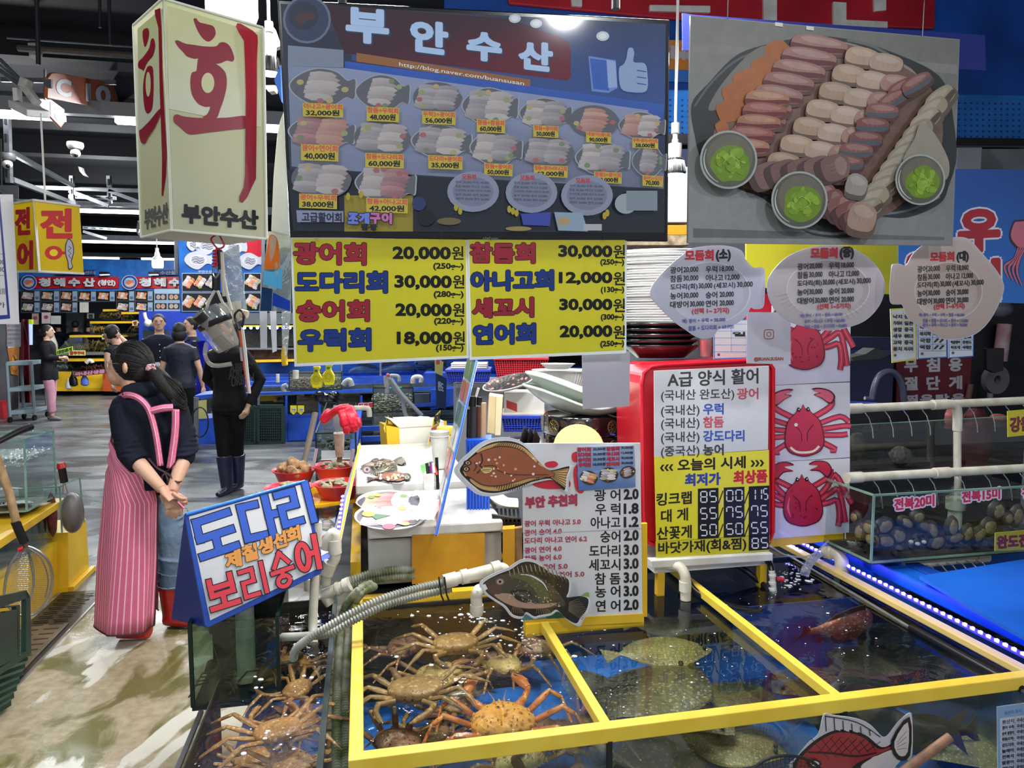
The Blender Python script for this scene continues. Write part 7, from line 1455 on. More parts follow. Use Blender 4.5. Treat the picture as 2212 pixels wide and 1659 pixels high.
# right: racks, spray pipes, abalone tank
pv=PV(.74);t=TH('abalone_tank','glass tank of abalones lettered in red at the right','fish tank',pv.w(1890,1210))
A0,A1,A2,A3=pv.w(1888,1070),pv.w(2260,1022),pv.w(2260,1180),pv.w(1892,1214)
z0,z1=A3.z,A0.z;u0=(A0-V((OX,OY,0))).dot(EU);u1=u0+.95;v1=1.12
pO([S(u0,.74,z0),S(u1,.74,z0),S(u1,.74,z1),S(u0,.74,z1)]).mk('front_pane',gS,t);pO([S(u0,.74,z0),S(u0,v1,z0),S(u0,v1,z1),S(u0,.74,z1)]).mk('side_pane',gS,t);pO([S(u0+.42,.74,z0),S(u0+.42,v1,z0),S(u0+.42,v1,z1),S(u0+.42,.74,z1)]).mk('divider_pane',gS,t)
sB(u0,u1,v1,v1+.01,z0,z1).mk('back_pane',mat('black_back',(12,16,22),.4,k2=(22,26,32)),t);sB(u0,u1,.74,v1,z0-.01,z0).mk('bottom_pane',mat('tank_bed',(34,30,30),.7,k2=(60,50,50),sL=40),t)
for a,b in((S(u0,.74,z0),S(u0,.74,z1)),(S(u0,.74,z0),S(u1,.74,z0)),(S(u0,.74,z1),S(u1,.74,z1)),(S(u0,.74,z0),S(u0,v1,z0)),(S(u0,.74,z1),S(u0,v1,z1))):bE(a,b,.008,.008).mk('edge_strip',ed,t)
pO([S(u0,.745,z1-.05),S(u1,.745,z1-.05),S(u1,v1,z1-.05),S(u0,v1,z1-.05)]).mk('water',clear('aba_water',(232,238,238),.4,.04,bu=.35,bs=22),t)
q=Pr(pv,.0002,.002)
for s_,r_ in(('전복20미',(1932,1078,2018,1068,25)),('전복15미',(2078,1062,2160,1053,24)),('전',(2208,1054,2232,1052,22))):q.text(s_,r_,(206,52,82),.02,.8,((226,212,226),3.2))
q.mk('lettering',t,pQ)
aba=mat('abalone_flesh',(150,128,94),.5,k2=(112,92,66),sL=30);rimm=mat('abalone_rim',(34,30,30),.5,k2=(64,58,54),sL=40)
ABL=[(1855,1150,.5,.75),(1876,1142,.9,.5),(1913,1137,.9,.6),(1916,1170,1,.5),(1943,1158,.8,.6),(1985,1118,.6,.5),(2016,1146,.5,.8),(2026,1172,.9,.6),(2060,1140,.5,.9),(2067,1162,.9,.4),(2092,1154,.5,.8),(2118,1156,.9,.5),(2140,1140,.8,.8),(2158,1104,.8,.8),(2200,1115,.6,1),(2180,1120,.5,.5),(1880,1166,.7,.5),(1845,1118,.5,.4),(2000,1138,.8,.4),(1960,1130,.8,.3)]
for k,(px,py,a,b)in enumerate(ABL):
 v=.755 if px>1888 else.80+.2*((1888-px)/45.0);pw=PV(v)if px>1888 else PU(u0+.012);c=pw.w(px,py);n_=pw.n;sx_=EU if px>1888 else EV;rt=RU(-.7,.7)*(1 if a!=b else.1);ax=sx_*cos(rt)+EZ*sin(rt);ay=-sx_*sin(rt)+EZ*cos(rt)
 tt=TH('abalone','abalone clinging to the '+('front'if px>1888 else'side')+' pane of the lettered tank','abalone',c,'abalones on the tank glass')
 bA(c-n_*.012,(.036*a+.015,.038*b+.015,.018),14,ax,ay,n_,.05).mk('shell',rimm,tt,True);bA(c-n_*.002,(.028*a+.008,.029*b+.008,.010),14,ax,ay,n_,.06).mk('foot',aba,tt,True)
for k in range(5):c=pv.w(1968+k*14,1172+RU(-3,3),-.03);tag(bA(c,(.011,.008,.008),8).mk('white_pebble',wH,None,True),'small white pebble at the foot of the abalone tank','pebble','pebbles in the abalone tank')
b=MB()
for k in range(60):b.ball(S(RU(u0+.03,u1),RU(.77,1.0),z0+RU(.0,.03)),RU(.008,.02),6,wob=.3)
tag(b.mk('shell_rubble',mat('rubble',(84,76,72),.7,k2=(44,38,40),sL=30,bu=.5),None,True,kind='stuff'),'dark shells and gravel on the bottom of the abalone tank','gravel')
t=TH('upper_tank','dark upper tank of shellfish behind the white spray pipes','fish tank',PV(1.2).w(2000,1000));pq=PV(1.2);p_=[pq.w(1838,918),pq.w(2240,896),pq.w(2240,1010),pq.w(1838,1030)];pO(p_).mk('front_pane',gS,t)
pZ([x+EV*.35 for x in p_],EV*.01).mk('back_pane',mat('black_back'),t);pO([p_[3],p_[2],p_[2]+EV*.35,p_[3]+EV*.35]).mk('bottom_pane',mat('tank_bed'),t);bE(p_[0],p_[1],.004,.004).mk('edge_strip',ed,t)
wz=pq.w(1900,932).z;pO([S(1.8,1.21,wz),S(3.2,1.21,wz),S(3.2,1.55,wz),S(1.8,1.55,wz)]).mk('water',clear('aba_water'),t)
for k,(px,py,s_,m_,w_)in enumerate(((1850,965,(.05,.03,.07),mat('netted',(70,60,44),.7,k2=(40,36,30),sL=60),'netted sack of shells at the left of the dark upper tank'),(1945,985,(.06,.03,.05),mat('barnacle',(96,84,78),.8,k2=(44,40,40),sL=70,bu=.6),'spotted octopus arm coil in the dark upper tank'),(2105,950,(.12,.04,.16),mat('dark_red_sac',(92,30,38),.4,k2=(60,18,26),sL=10),'dark red seafood mass right of the downpipe in the upper tank'),(2060,900,(.05,.03,.05),mat('pink_flesh',(150,84,76),.4),'pink flesh lump at the waterline by the downpipe'),(2155,902,(.05,.03,.02),mat('pink_flesh'),'pink flesh lump floating at the waterline at the right'))):tag(bA(PV(1.34).w(px,py),s_,14,EU,EV,EZ,.12).mk('seafood',m_,None,True),w_,'seafood')
def spray(words,pts,plv,holes,extra=None):
 t=TH('spray_pipe',words,'pipe',plv.w(*pts[0]));tB([plv.w(*x)for x in pts],.019,14).mk('pipe',pvc,t,True)
 for x in extra or():tB([plv.w(x-16,LE(pts[0][1],pts[-1][1],(x-16-pts[0][0])/(pts[-1][0]-pts[0][0]))),plv.w(x+16,LE(pts[0][1],pts[-1][1],(x+16-pts[0][0])/(pts[-1][0]-pts[0][0])))],.0235,14).mk('coupling',pvc,t,True)
 for x in holes:c=plv.w(x,LE(pts[0][1],pts[-1][1],(x-pts[0][0])/(pts[-1][0]-pts[0][0]))+7);tB([c,c+V((.02,-.01,-.03)),c+V((.035,-.015,-.08)),c+V((.04,-.015,-.12))],.0022,5).mk('water_jet',jet,t,True);bA(c,.004,6).mk('hole',bQ,t)
 return t
pp1=PV(1.12);t=spray('upper white spray pipe with a tee over the dark upper tank',[(1836,883),(2240,864)],pp1,(1866,1910,1950,1990,2092,2130,2170,2208),(1845,2030))
tB(arc([pp1.w(2040,873),pp1.w(2060,874),pp1.w(2068,888),pp1.w(2068,930)],5),.021,12).mk('downpipe',pvc,t,True);tB([pp1.w(2068,900),pp1.w(2068,1130)],.017,12).mk('downpipe',pvc,t,True)
spray('lower white spray pipe above the lettered abalone tank',[(1836,1032),(2240,1010)],PV(.90),(1885,1920,1958,2005,2068,2125,2165,2200),(1845,2034));
t=TH('standing_pipe','thick white pipe standing in the abalone tank with an open top','pipe',pv.w(2070,1130));c=PV(.9).w(2065,1075);tB([c,c-V((0,0,.16))],.028,16).mk('pipe',pvc,t,True);lA([(.038,-.05),(.04,0),(.034,0),(.03,-.02)],c,20).mk('socket',pvc,t,True)
for(o,s_,r_,w_)in(([(2176,888),(2240,882),(2240,938),(2177,944)],'강원',(2182,902,2226,898,32),'yellow card with dark red lettering cut by the right edge, by the upper spray pipe'),([(2150,1151),(2240,1143),(2240,1186),(2149,1190)],'완도전',(2154,1158,2222,1153,27),'yellow lettered card on the foot of the abalone tank')):
 pk=PV(.66 if s_!='강원'else.95);t=TH('name_card',w_,'card',pk.w(*o[3]));BO('card',pk,o,mat('yellow_board'),t,.002);q=Pr(pk);q.poly(o,(206,196,40)if s_=='강원'else(166,156,36));q.text(s_,r_,(120,34,46),.02,1.2);q.mk('lettering',t,gQ)
# dark kitchen behind on the right
sB(2.9,8,3.05,3.1,0,2.0).mk('wall_kitchen',mat('kitchen_dark',(18,20,30),.6,k2=(12,13,20)),kind='structure')
t=TH('sink_cupboard','dark navy cupboard with a ledge left of the red kitchen sign','cupboard',S(3.2,2.4,0));sB(2.7,3.42,2.35,3.0,.0,1.55).mk('body',mat('navy_body',(26,34,70),.5),t);sB(2.7,3.44,2.3,3.0,1.44,1.47).mk('ledge',mat('navy_ledge',(36,48,96),.4),t)
t=TH('wash_basin','blue round plastic basin rim by the faucet','basin',PV(1.9).w(1865,880));lA([(.16,-.1),(.2,0),(.21,.0),(.2,.01),(.19,0),(.15,-.1)],PV(1.9).w(1850,878),30).mk('basin',mat('basin_blue',(30,62,150),.4),t,True)
t=TH('faucet','dark curved hose faucet in front of the red kitchen sign','faucet',PV(1.8).w(1885,870));pf_=PV(1.8);tB(arc([pf_.w(x,y)for x,y in((1884,862),(1888,838),(1897,815),(1912,804),(1928,804),(1942,816),(1950,838),(1953,866))],6),.018,10).mk('neck',mat('faucet_grey',(70,74,92),.3),t,True);lA([(.02,-.02),(.035,-.05),(.03,-.06),(0,-.06)],pf_.w(1953,866),12).mk('spout',sQ,t,True);tB([pf_.w(1868,860),pf_.w(1886,862)],.01,8).mk('tap',sQ,t)
pk=PV(3.0);o=[(1938,760),(2100,755),(2092,885),(1936,888)];t=TH('kitchen_sign','dark red sign with three rows of white lettering in the dark kitchen','sign',pk.w(2010,888));BO('board',pk,o,mat('dark_red_board',(104,26,40),.5),t,.01);q=Pr(pk)
for k,row in enumerate(('무침용','절단게','찜용탕용')):
 for j,ch in enumerate(row):q.text(ch,(1954+j*(48 if k<2 else 34),776+k*39-j,1982+j*(48 if k<2 else 34),775+k*39-j,28 if k<2 else 20),(196,192,204),.02,.8)
q.mk('lettering',t,gQ)
for(a,b,r_,m_,w_)in(((2097,830),(2090,866),.022,mat('rolling_wood',(110,80,66),.6),'wooden rolling-pin end standing beside the red kitchen sign'),((2140,800),(2138,870),.022,mat('steel_tool',(120,116,116),.4),'metal tongs handle hanging in the dark kitchen at the right'),((2170,700),(2160,780),.05,mat('pink_cloth',(150,100,104),.8,k2=(170,150,156),sL=8),'pink and white cloth hanging in the dark kitchen')):tag(tB([PV(2.98).w(*a),PV(2.98).w(*b)],r_,10).mk('kitchen_tool',m_,None,True),w_,'tool')
t=TH('tape_roll','grey round tape roll hanging in the dark kitchen','roll',PV(2.5).w(2150,820));c=PV(2.5).w(2150,820);lA([(.03,-.02),(.1,-.02),(.1,.02),(.03,.02),(.03,-.02)],c,28,EU,EZ,EV).mk('roll',mat('roll_grey',(96,90,98),.6),t,True)
t=TH('timer_box','black electronic box hanging beside the tape roll','device',PV(2.3).w(2150,780));pZ([PV(2.3).w(x,y)for x,y in((2132,752),(2170,752),(2168,800),(2150,806),(2132,798))],EV*.03).mk('box',bQ,t,bv=.003);bA(PV(2.5).w(2160,668),(.09,.05,.06),16).mk('bowl_shape',mat('dim_bowl',(84,84,100),.4),t,True)
tag(pZ([PV(1.9).w(x,y)for x,y in((1840,772),(1870,765),(1890,752),(1912,758),(1920,768),(1900,775),(1842,780))],EV*.1).mk('folded_box',mat('dark_leaflet',(60,66,62),.6),None),'folded dark leaflet box on the navy ledge','box')
# shop front above: red fascia, blue panels, blue banner
pw_=PV(3.3);fb=mat('fascia_blue',(30,84,176),.35,k2=(24,64,140),sL=2);fr_=mat('fascia_red',(190,34,50),.35,k2=(160,28,40),sL=2)
t=TH('shop_fascia','red shop fascia with thick white raised letters behind the television and poster','sign',pw_.w(1500,190))
pZ([pw_.w(x,y)for x,y in((960,-260),(2300,-260),(2300,300),(960,250))],EV*.03).mk('blue_panel',fb,t)
pZ([pw_.w(x,y,.03)for x,y in((1050,-200),(2020,-120),(2020,62),(1480,44),(1100,8))],EV*.03).mk('red_panel',fr_,t,bv=.01)
for o in([(1404,10),(1535,12),(1535,27),(1404,23)],[(1230,-40),(1258,-38),(1258,14),(1236,12)],[(1650,-40),(1679,-40),(1679,46),(1650,44)],[(1801,3),(1829,5),(1829,42),(1918,46),(1918,60),(1801,54)],[(1887,-40),(1915,-40),(1915,22),(1890,24)]):pZ([pw_.w(x,y,.05)for x,y in o],EV*.04).mk('raised_letter',wH,t,bv=.004)
ob=[(1380,84),(1500,88),(1500,152),(1380,146)];pZ([pw_.w(x,y,.02)for x,y in ob],EV*.01).mk('orange_panel',mat('orange_strip',(226,140,60),.4),t);q=Pr(pw_,.0003,.024);q.text('blog',(1450,100,1528,106,34),(196,190,196),.02,2);q.mk('lettering',t,gQ)
pZ([pw_.w(x,y,.015)for x,y in((1440,150),(1500,152),(1500,178),(1440,176))],EV*.01).mk('blue_strip',mat('strip_blue',(60,130,220),.4),t)
pb_=P2(1474,110,2.3,2120,140,2.7);tag(BO('blue_band',pb_,[(1474,28),(1500,32),(2128,76),(2130,152),(1700,130),(1475,108)],mat('band_blue',(40,52,130),.3,alpha=.96),None,.004),'dark blue banner strip hanging just behind the sashimi poster','banner')
t=TH('perforated_canopy','blue perforated canopy panel above the dark kitchen','canopy',PV(2.9).w(2130,280));pc_=P2(1440,300,4.1,2212,300,4.9,rad(35));b_=MB();b_.pr([pc_.w(x,y)for x,y in((1400,196),(2300,208),(2300,306),(1400,296))],-pc_.n*.02).mk('panel',mat('canopy_blue',(42,112,190),.3,k2=(34,94,168),sL=3),t)
hm=MB()
for i in range(60):
 for j in range(7):x=1446+i*13;y=214+j*12+i*.15;hm.poly([pc_.w(x+a,y+b,.002)for a,b in((0,0),(4,0),(4,3),(0,3))])
hm.mk('perforation',mat('hole_dark',(14,44,92),.6),t,kind='stuff');bE(pc_.w(1400,300),pc_.w(2300,310),.04,.05).mk('rail',bQ,t)
MB().wb(aT(1380,0,5.2).x,aT(2400,0,5.2).x,5.7,5.75,0,3).mk('wall_shop',mat('shop_wall',(150,152,160),.7,k2=(110,112,120),sL=1.5),kind='structure')
for k,(x0,x1,y0,y1,m_,w_)in enumerate(((2085,2140,318,366,mat('panel_grey',(110,110,120),.5),'grey wall panel above the blue octopus banner'),(1354,1500,360,480,mat('ac_white',(206,214,224),.4),'pale appliance housing behind the gap between television and poster'),(1345,1500,486,508,mat('panel_yellow'),'yellow shelf edge between television and poster'),(1345,1500,508,530,mat('rusty_ledge',(176,160,130),.7,k2=(110,90,70),sL=20),'rusty stained ledge under the yellow shelf edge'))):tag(MB().wb(aT(x0,0,4.2).x,aT(x1,0,4.2).x,4.2,4.5,aT(0,y1,4.2).z,aT(0,y0,4.2).z).mk('wall_unit',m_,bv=.004),w_,'housing')
t=TH('yellow_backboard','bright yellow board with black base behind the plate cards','board',aT(1680,650,3.7));pj=P2(1616,600,3.6,1700,600,3.65);BO('board',pj,[(1612,520),(1960,520),(1960,640),(1612,622)],mat('yellow_board'),t,.01);BO('red_base',pj,[(1612,632),(1760,640),(1760,690),(1612,690)],red,t,.008)
bE(pj.w(1610,622,.004),pj.w(1960,640,.004),.006,.01).mk('black_edge',bQ,t)
t=TH('white_cabinet','white ribbed appliance glowing behind the plate cards','appliance',aT(1880,600,3.9));MB().wb(aT(1840,0,3.9).x,aT(1945,0,3.9).x,3.9,4.2,aT(0,640,3.9).z,aT(0,515,3.9).z).mk('body',wH,t,bv=.01)
for k in range(12):MB().wb(aT(1844+k*8,0,3.88).x,aT(1848+k*8,0,3.88).x,3.88,3.9,aT(0,552,3.9).z,aT(0,526,3.9).z).mk('rib',sQ,t)
pj=P2(1950,600,3.1,2212,600,3.3);t=TH('blue_banner','blue banner with red and white block lettering and a pink octopus at the right edge','banner',pj.w(2100,655));o=[(1941,365),(2240,366),(2240,656),(1941,648)];BO('sheet',pj,o,mat('banner_blue',(30,104,196),.4),t,.003);q=Pr(pj);q.poly(o,[(28,84,168),(26,72,150),(34,112,204),(36,116,206)])
q.text('우',(2072,456,2158,452,88),(176,24,44),.02,3.6,((224,222,234),4));q.text('럭',(2072,565,2158,560,88),(176,24,44),.02,3.6,((224,222,234),4));q.text('우럭',(1955,545,2060,548,80),(176,24,44),.02,3.6,((224,222,234),4))
q.blob([(2188,480),(2200,475),(2225,480),(2225,545),(2200,540),(2180,515)],(60,24,50));q.blob([(2190,484),(2200,479),(2225,484),(2225,540),(2202,535),(2184,512)],(206,110,130))
for k in range(4):q.line([(2200+k*5,535),(2190+k*4,560),(2170+k*9,575+k*4),(2178+k*10,600+k*6)],8,(60,24,50),4,.5);q.line([(2200+k*5,535),(2190+k*4,560),(2170+k*9,575+k*4),(2178+k*10,600+k*6)],5,(206,110,130),4,.5)
q.mk('lettering',t,gQ)
# hanging things left of the television
t=TH('hanging_jug','clear measuring jug with black rim and a marker inside, hanging under the box sign','jug',aT(475,740,2.0));az=V((-.40,-.1,.91)).normalized();ay=V((0,1,.1)).normalized();ax=ay.cross(az).normalized();c=aT(487,741,2.0);jz=.64
jm=mat('cloudy_plastic',(206,190,170),.15,k2=(226,226,222),sL=5,alpha=.3)
lA([(a*jz,b*jz)for a,b in((0,-.03),(.055,-.03),(.066,-.015),(.078,.05),(.085,.095))],c,28,ax,ay,az,.85,.7).mk('jug_body',jm,t,True);lA([(a*jz,b*jz)for a,b in((.084,.085),(.089,.09),(.089,.108),(.083,.11))],c,28,ax,ay,az,.87,.72).mk('rim',bQ,t,True);lA([(a*jz,b*jz)for a,b in((.084,.11),(.078,.15),(.06,.17))],c,28,ax,ay,az,.75,.6).mk('lid',clear('jug_lid',(225,225,225),2,.05,hz=.15),t,True)
tB(arc([aT(446,745,1.97),aT(443,765,1.95),aT(452,785,1.95),aT(470,790,1.95),aT(500,786,1.96)],5),.006,6,ry=.012).mk('handle',jm,t,True)
tB([aT(440,690,1.96),aT(470,722,1.99)],.018,12).mk('marker',mat('marker_grey',(128,124,122),.4),t,True);tB([aT(428,678,1.95),aT(441,691,1.96)],.02,12).mk('marker_cap',bQ,t,True);tB([aT(468,725,2.0),aT(498,752,2.01)],.019,12).mk('marker_end',mat('marker_dark',(80,72,66),.4),t,True)
t=TH('grater','black pierced holder hanging behind the jug','holder',aT(470,650,2.06));pZ([aT(x,y,2.08)for x,y in((462,632),(490,632),(500,690),(440,690))],(0,.01,0)).mk('plate',bQ,t);tB([aT(467,590,2.05),aT(467,628,2.05)],.012,8).mk('grip',bQ,t,True)
for pts in(((464,628),(450,655),(440,690)),((470,628),(482,655),(496,670),(498,690)),((484,600),(492,640),(500,670))):tag(tB(arc([aT(x,y,2.03)for x,y in pts],5),.004,6).mk('string',mat('cord_white',(200,196,186),.6),None,True),'pale cord holding the jug, '+('left strand','right strand','upper strand')[((464,470,484).index(pts[0][0]))],'cord')
t=TH('red_string','red coiled string looped under the box sign','string',aT(470,520,2.05));tB(arc([aT(x,y,2.05)for x,y in((466,508),(456,516),(462,528),(472,537),(484,530),(474,508))],5),.0025,6).mk('loop',mat('string_red',(196,40,56),.5),t,True)
tB([aT(467+8*sin(k*1.3),537+k*1.4,2.05+.01*cos(k*1.3))for k in range(30)],.0025,5).mk('coil',mat('string_red'),t,True)
tag(tB(arc([aT(x,y,2.04)for x,y in((462,580),(460,590),(466,600),(472,590),(470,580),(464,578))],4),.003,6).mk('metal_ring',sQ,None,True),'steel snap ring on the red string','ring')
for(pts,r_,m_,w_,c_)in((((474,540),(476,582)),.006,bQ,'black pen-like clip hanging in the red string','clip'),(((479,545),(482,600),(485,640)),.006,mat('stick_beige',(196,184,164),.5),'thin beige stick hanging in the red string','stick')):tag(tB([aT(x,y,2.03)for x,y in pts],r_,7).mk('hanging_clip',m_,None,True),w_,c_)
o=[(482,545),(515,528),(522,580),(535,680),(498,690),(488,620)];ph=P2(480,690,2.06,540,690,2.08);tag(BO('plastic_strip',ph,o,clear('speckled_film',(196,204,208),2,.1,bu=.5,bs=60,hz=.22),None,.001),'speckled clear plastic strip hanging behind the jug','plastic strip')
tag(BO('paper_tag',ph,[(472,655),(520,650),(524,690),(505,700),(476,690)],mat('old_paper',(196,196,176),.7),None,.001,lift=.003),'old pale paper tag above the jug','tag')
t=TH('carabiner','black carabiner hook holding the orange cutter','hook',aT(515,700,2.03));tB(arc([aT(x,y,2.02)for x,y in((509,676),(518,670),(526,680),(524,702),(518,712),(512,700),(507,686))],5,True),.0032,7,cl=True).mk('hook',bQ,t,True)
t=TH('cutter_knife','long orange and white cutter hanging by the carabiner','cutter',aT(530,850,2.05));pZ([aT(x,y,2.02)for x,y in((515,712),(522,712),(531,770),(540,848),(534,846),(524,780))],(0,.008,0)).mk('orange_body',mat('cutter_orange',(232,104,52),.4),t);pZ([aT(x,y,2.015)for x,y in((520,705),(526,712),(532,760),(541,850),(537,850),(528,780))],(0,.004,0)).mk('white_edge',wH,t);pZ([aT(x,y,2.01)for x,y in((517,750),(522,750),(525,780),(520,780))],(0,.003,0)).mk('label_plate',mat('grey_label'),t);tag(tB([aT(520,676,2.03),aT(535,680,2.03)],.012,7).mk('cork',mat('cork',(206,176,150),.7),None,True),'small pinkish cork on the plastic strip','cork')
# vertical strips and bright film beside the television
for k,(o,w_)in enumerate((([(561,672),(577,672),(577,752),(563,753)],'left white plastic strip hanging over the aisle'),([(583,672),(597,672),(598,758),(589,762)],'second white plastic strip hanging over the aisle'),([(609,672),(628,672),(620,780),(610,745)],'clear wide plastic strip above the yellow tag'))):tag(BO('plastic_strip',P2(o[3][0],o[3][1],2.2,o[2][0]+4,o[2][1],2.22),o,mat('strip_white',(206,210,220),.3,trans=.3)if k<2 else clear('speckled_film'),None,.0015),w_,'plastic strip')
t=TH('bottle_tag','yellow bottle-shaped tag seen edge-on at the clear strip','tag',aT(612,790,2.3));pZ([aT(x,y,2.3)for x,y in((609,747),(614,750),(617,765),(619,790),(608,791),(606,765))],(0,.02,0)).mk('tag',yQ,t,bv=.004)
pf2=P2(560,670,2.35,628,670,2.3);t=TH('hanging_film','glossy clear film with an orange and blue printed sheet beside the television','sheet',pf2.w(600,670));o=[(579,500),(626,500),(629,674),(559,674)];BO('film',pf2,o,clear('shiny_film',(225,235,245),3,.05,bu=.4,bs=8,hz=.25),t,.001);q=Pr(pf2);q.blob([(583,508),(600,520),(602,580),(572,582),(576,545)],(240,130,50));q.blob([(584,512),(597,518),(590,556),(583,560)],(214,220,230));q.poly([(571,583),(610,580),(608,625),(568,614)],(110,200,240));q.blob([(594,570),(600,568),(600,590),(595,596)],(240,240,244));q.poly([(566,620),(588,624),(586,672),(562,672)],(40,70,110));q.poly([(590,632),(626,650),(626,672),(588,660)],(40,80,190));q.mk('print',t,lit)
t=TH('panel_back','white curved housing edge left of the television','housing',aT(600,300,2.35));pZ([aT(x,y,2.3)for x,y in((604,262),(612,240),(618,320),(626,510),(585,500),(590,380),(598,290))],(0,.04,0)).mk('panel',mat('back_white',(206,212,222),.4),t,bv=.004);pZ([aT(x,y,2.28)for x,y in((592,172),(606,140),(608,220))],(0,.02,0)).mk('blue_fin',bB,t)
t=TH('flood_light','white floodlight behind the box sign, beside the television','lamp',aT(590,80,2.9));pZ([aT(x,y,2.85)for x,y in((566,62),(590,58),(602,92),(568,106))],(0,.03,0)).mk('lens',mat('flood_glow'),t);pZ([aT(x,y,2.9)for x,y in((566,96),(604,88),(606,96),(568,110))],(0,.04,0)).mk('housing',wH,t);pZ([aT(x,y,2.9)for x,y in((568,184),(594,184),(592,196),(580,198))],(0,.04,0)).mk('bracket',wH,t)
for k,(px,py,w_)in enumerate(((683,814,'left yellow bottle-shaped tag hanging below the first banner'),(709,808,'right yellow bottle-shaped tag hanging below the first banner'))):
 pk=P2(px-10,py,2.1,px+10,py,2.1);t=TH('bottle_tag',w_,'tag',pk.w(px,py+24));o=[(px-8,py-22),(px+8,py-23),(px+8,py-17),(px+5,py-14),(px+6,py-8),(px+12,py+2),(px+13,py+12),(px+10,py+24),(px-8,py+25),(px-12,py+14),(px-13,py+2),(px-6,py-8),(px-6,py-16)]
 BO('tag',pk,o,mat('tag_lemon',(240,226,20),.3),t,.012,bv=.003);q=Pr(pk,.0002,.001);q.ell(px,py-13,4,3,(60,140,50));q.loop([(px+6*cos(a),py+5+6*sin(a))for a in range(6)],1.2,(190,190,30),3);q.line([(px-6,py+14),(px,py+17),(px+6,py+13)],1.2,(170,180,30));q.mk('print',t,gQ)
# people
skin=mat('skin',(214,172,146),.5,k2=(200,154,128),sL=6);hairm=mat('hair',(30,24,24),.62,k2=(14,12,12),sL=60,bu=.3,bs=120)
def remesh(o,vox,sm=2):
 m=o.modifiers.new('remesh','REMESH');m.mode='VOXEL';m.voxel_size=vox;m.use_smooth_shade=True
 if sm:s_=o.modifiers.new('smooth','SMOOTH');s_.iterations=sm;s_.factor=.5
 return o
def clothm(key,c=(30,30,34),c2=None,bu=.3):return mat(key,c,.85,k2=c2 or tuple(x*.8 for x in c),sL=5,bu=bu,bs=22,spec=.2)
def hand(b,w_,d,n_,s_=1.0,side=1,curl=.6):
 "palm, four unequal bent fingers and a thumb from the side of the palm; d points along the hand, n_ out of its back"
 d=V(d).normalized();n_=(V(n_)-d*V(n_).dot(d)).normalized();r_=d.cross(n_)*side
 w_=V(w_);b.tube([w_,w_+d*.03*s_,w_+d*.075*s_],[.024*s_,.036*s_,.038*s_],10,ry=[.019*s_,.017*s_,.013*s_])
 for k in range(4):
  L_=(.062,.072,.068,.052)[k]*s_;o=w_+d*.07*s_+r_*(.028-.0185*k)*s_;c1=curl*.8;p1=o+(d*cos(c1*.5)-n_*sin(c1*.5))*L_*.42;p2=p1+(d*cos(c1*1.3)-n_*sin(c1*1.3))*L_*.34;p3=p2+(d*cos(c1*2)-n_*sin(c1*2))*L_*.26
  b.tube([o-d*.02*s_,o,p1,p2,p3],[.0095*s_,.0095*s_,.009*s_,.008*s_,.006*s_],8)
 o=w_+d*.022*s_+r_*.028*s_;p1=o+(r_*.7+d*.6-n_*.25).normalized()*.036*s_;p2=p1+(d*.9+r_*.15-n_*.3).normalized()*.03*s_;b.tube([w_+d*.015*s_,o,p1,p2],[.014*s_,.0125*s_,.0105*s_,.007*s_],8)
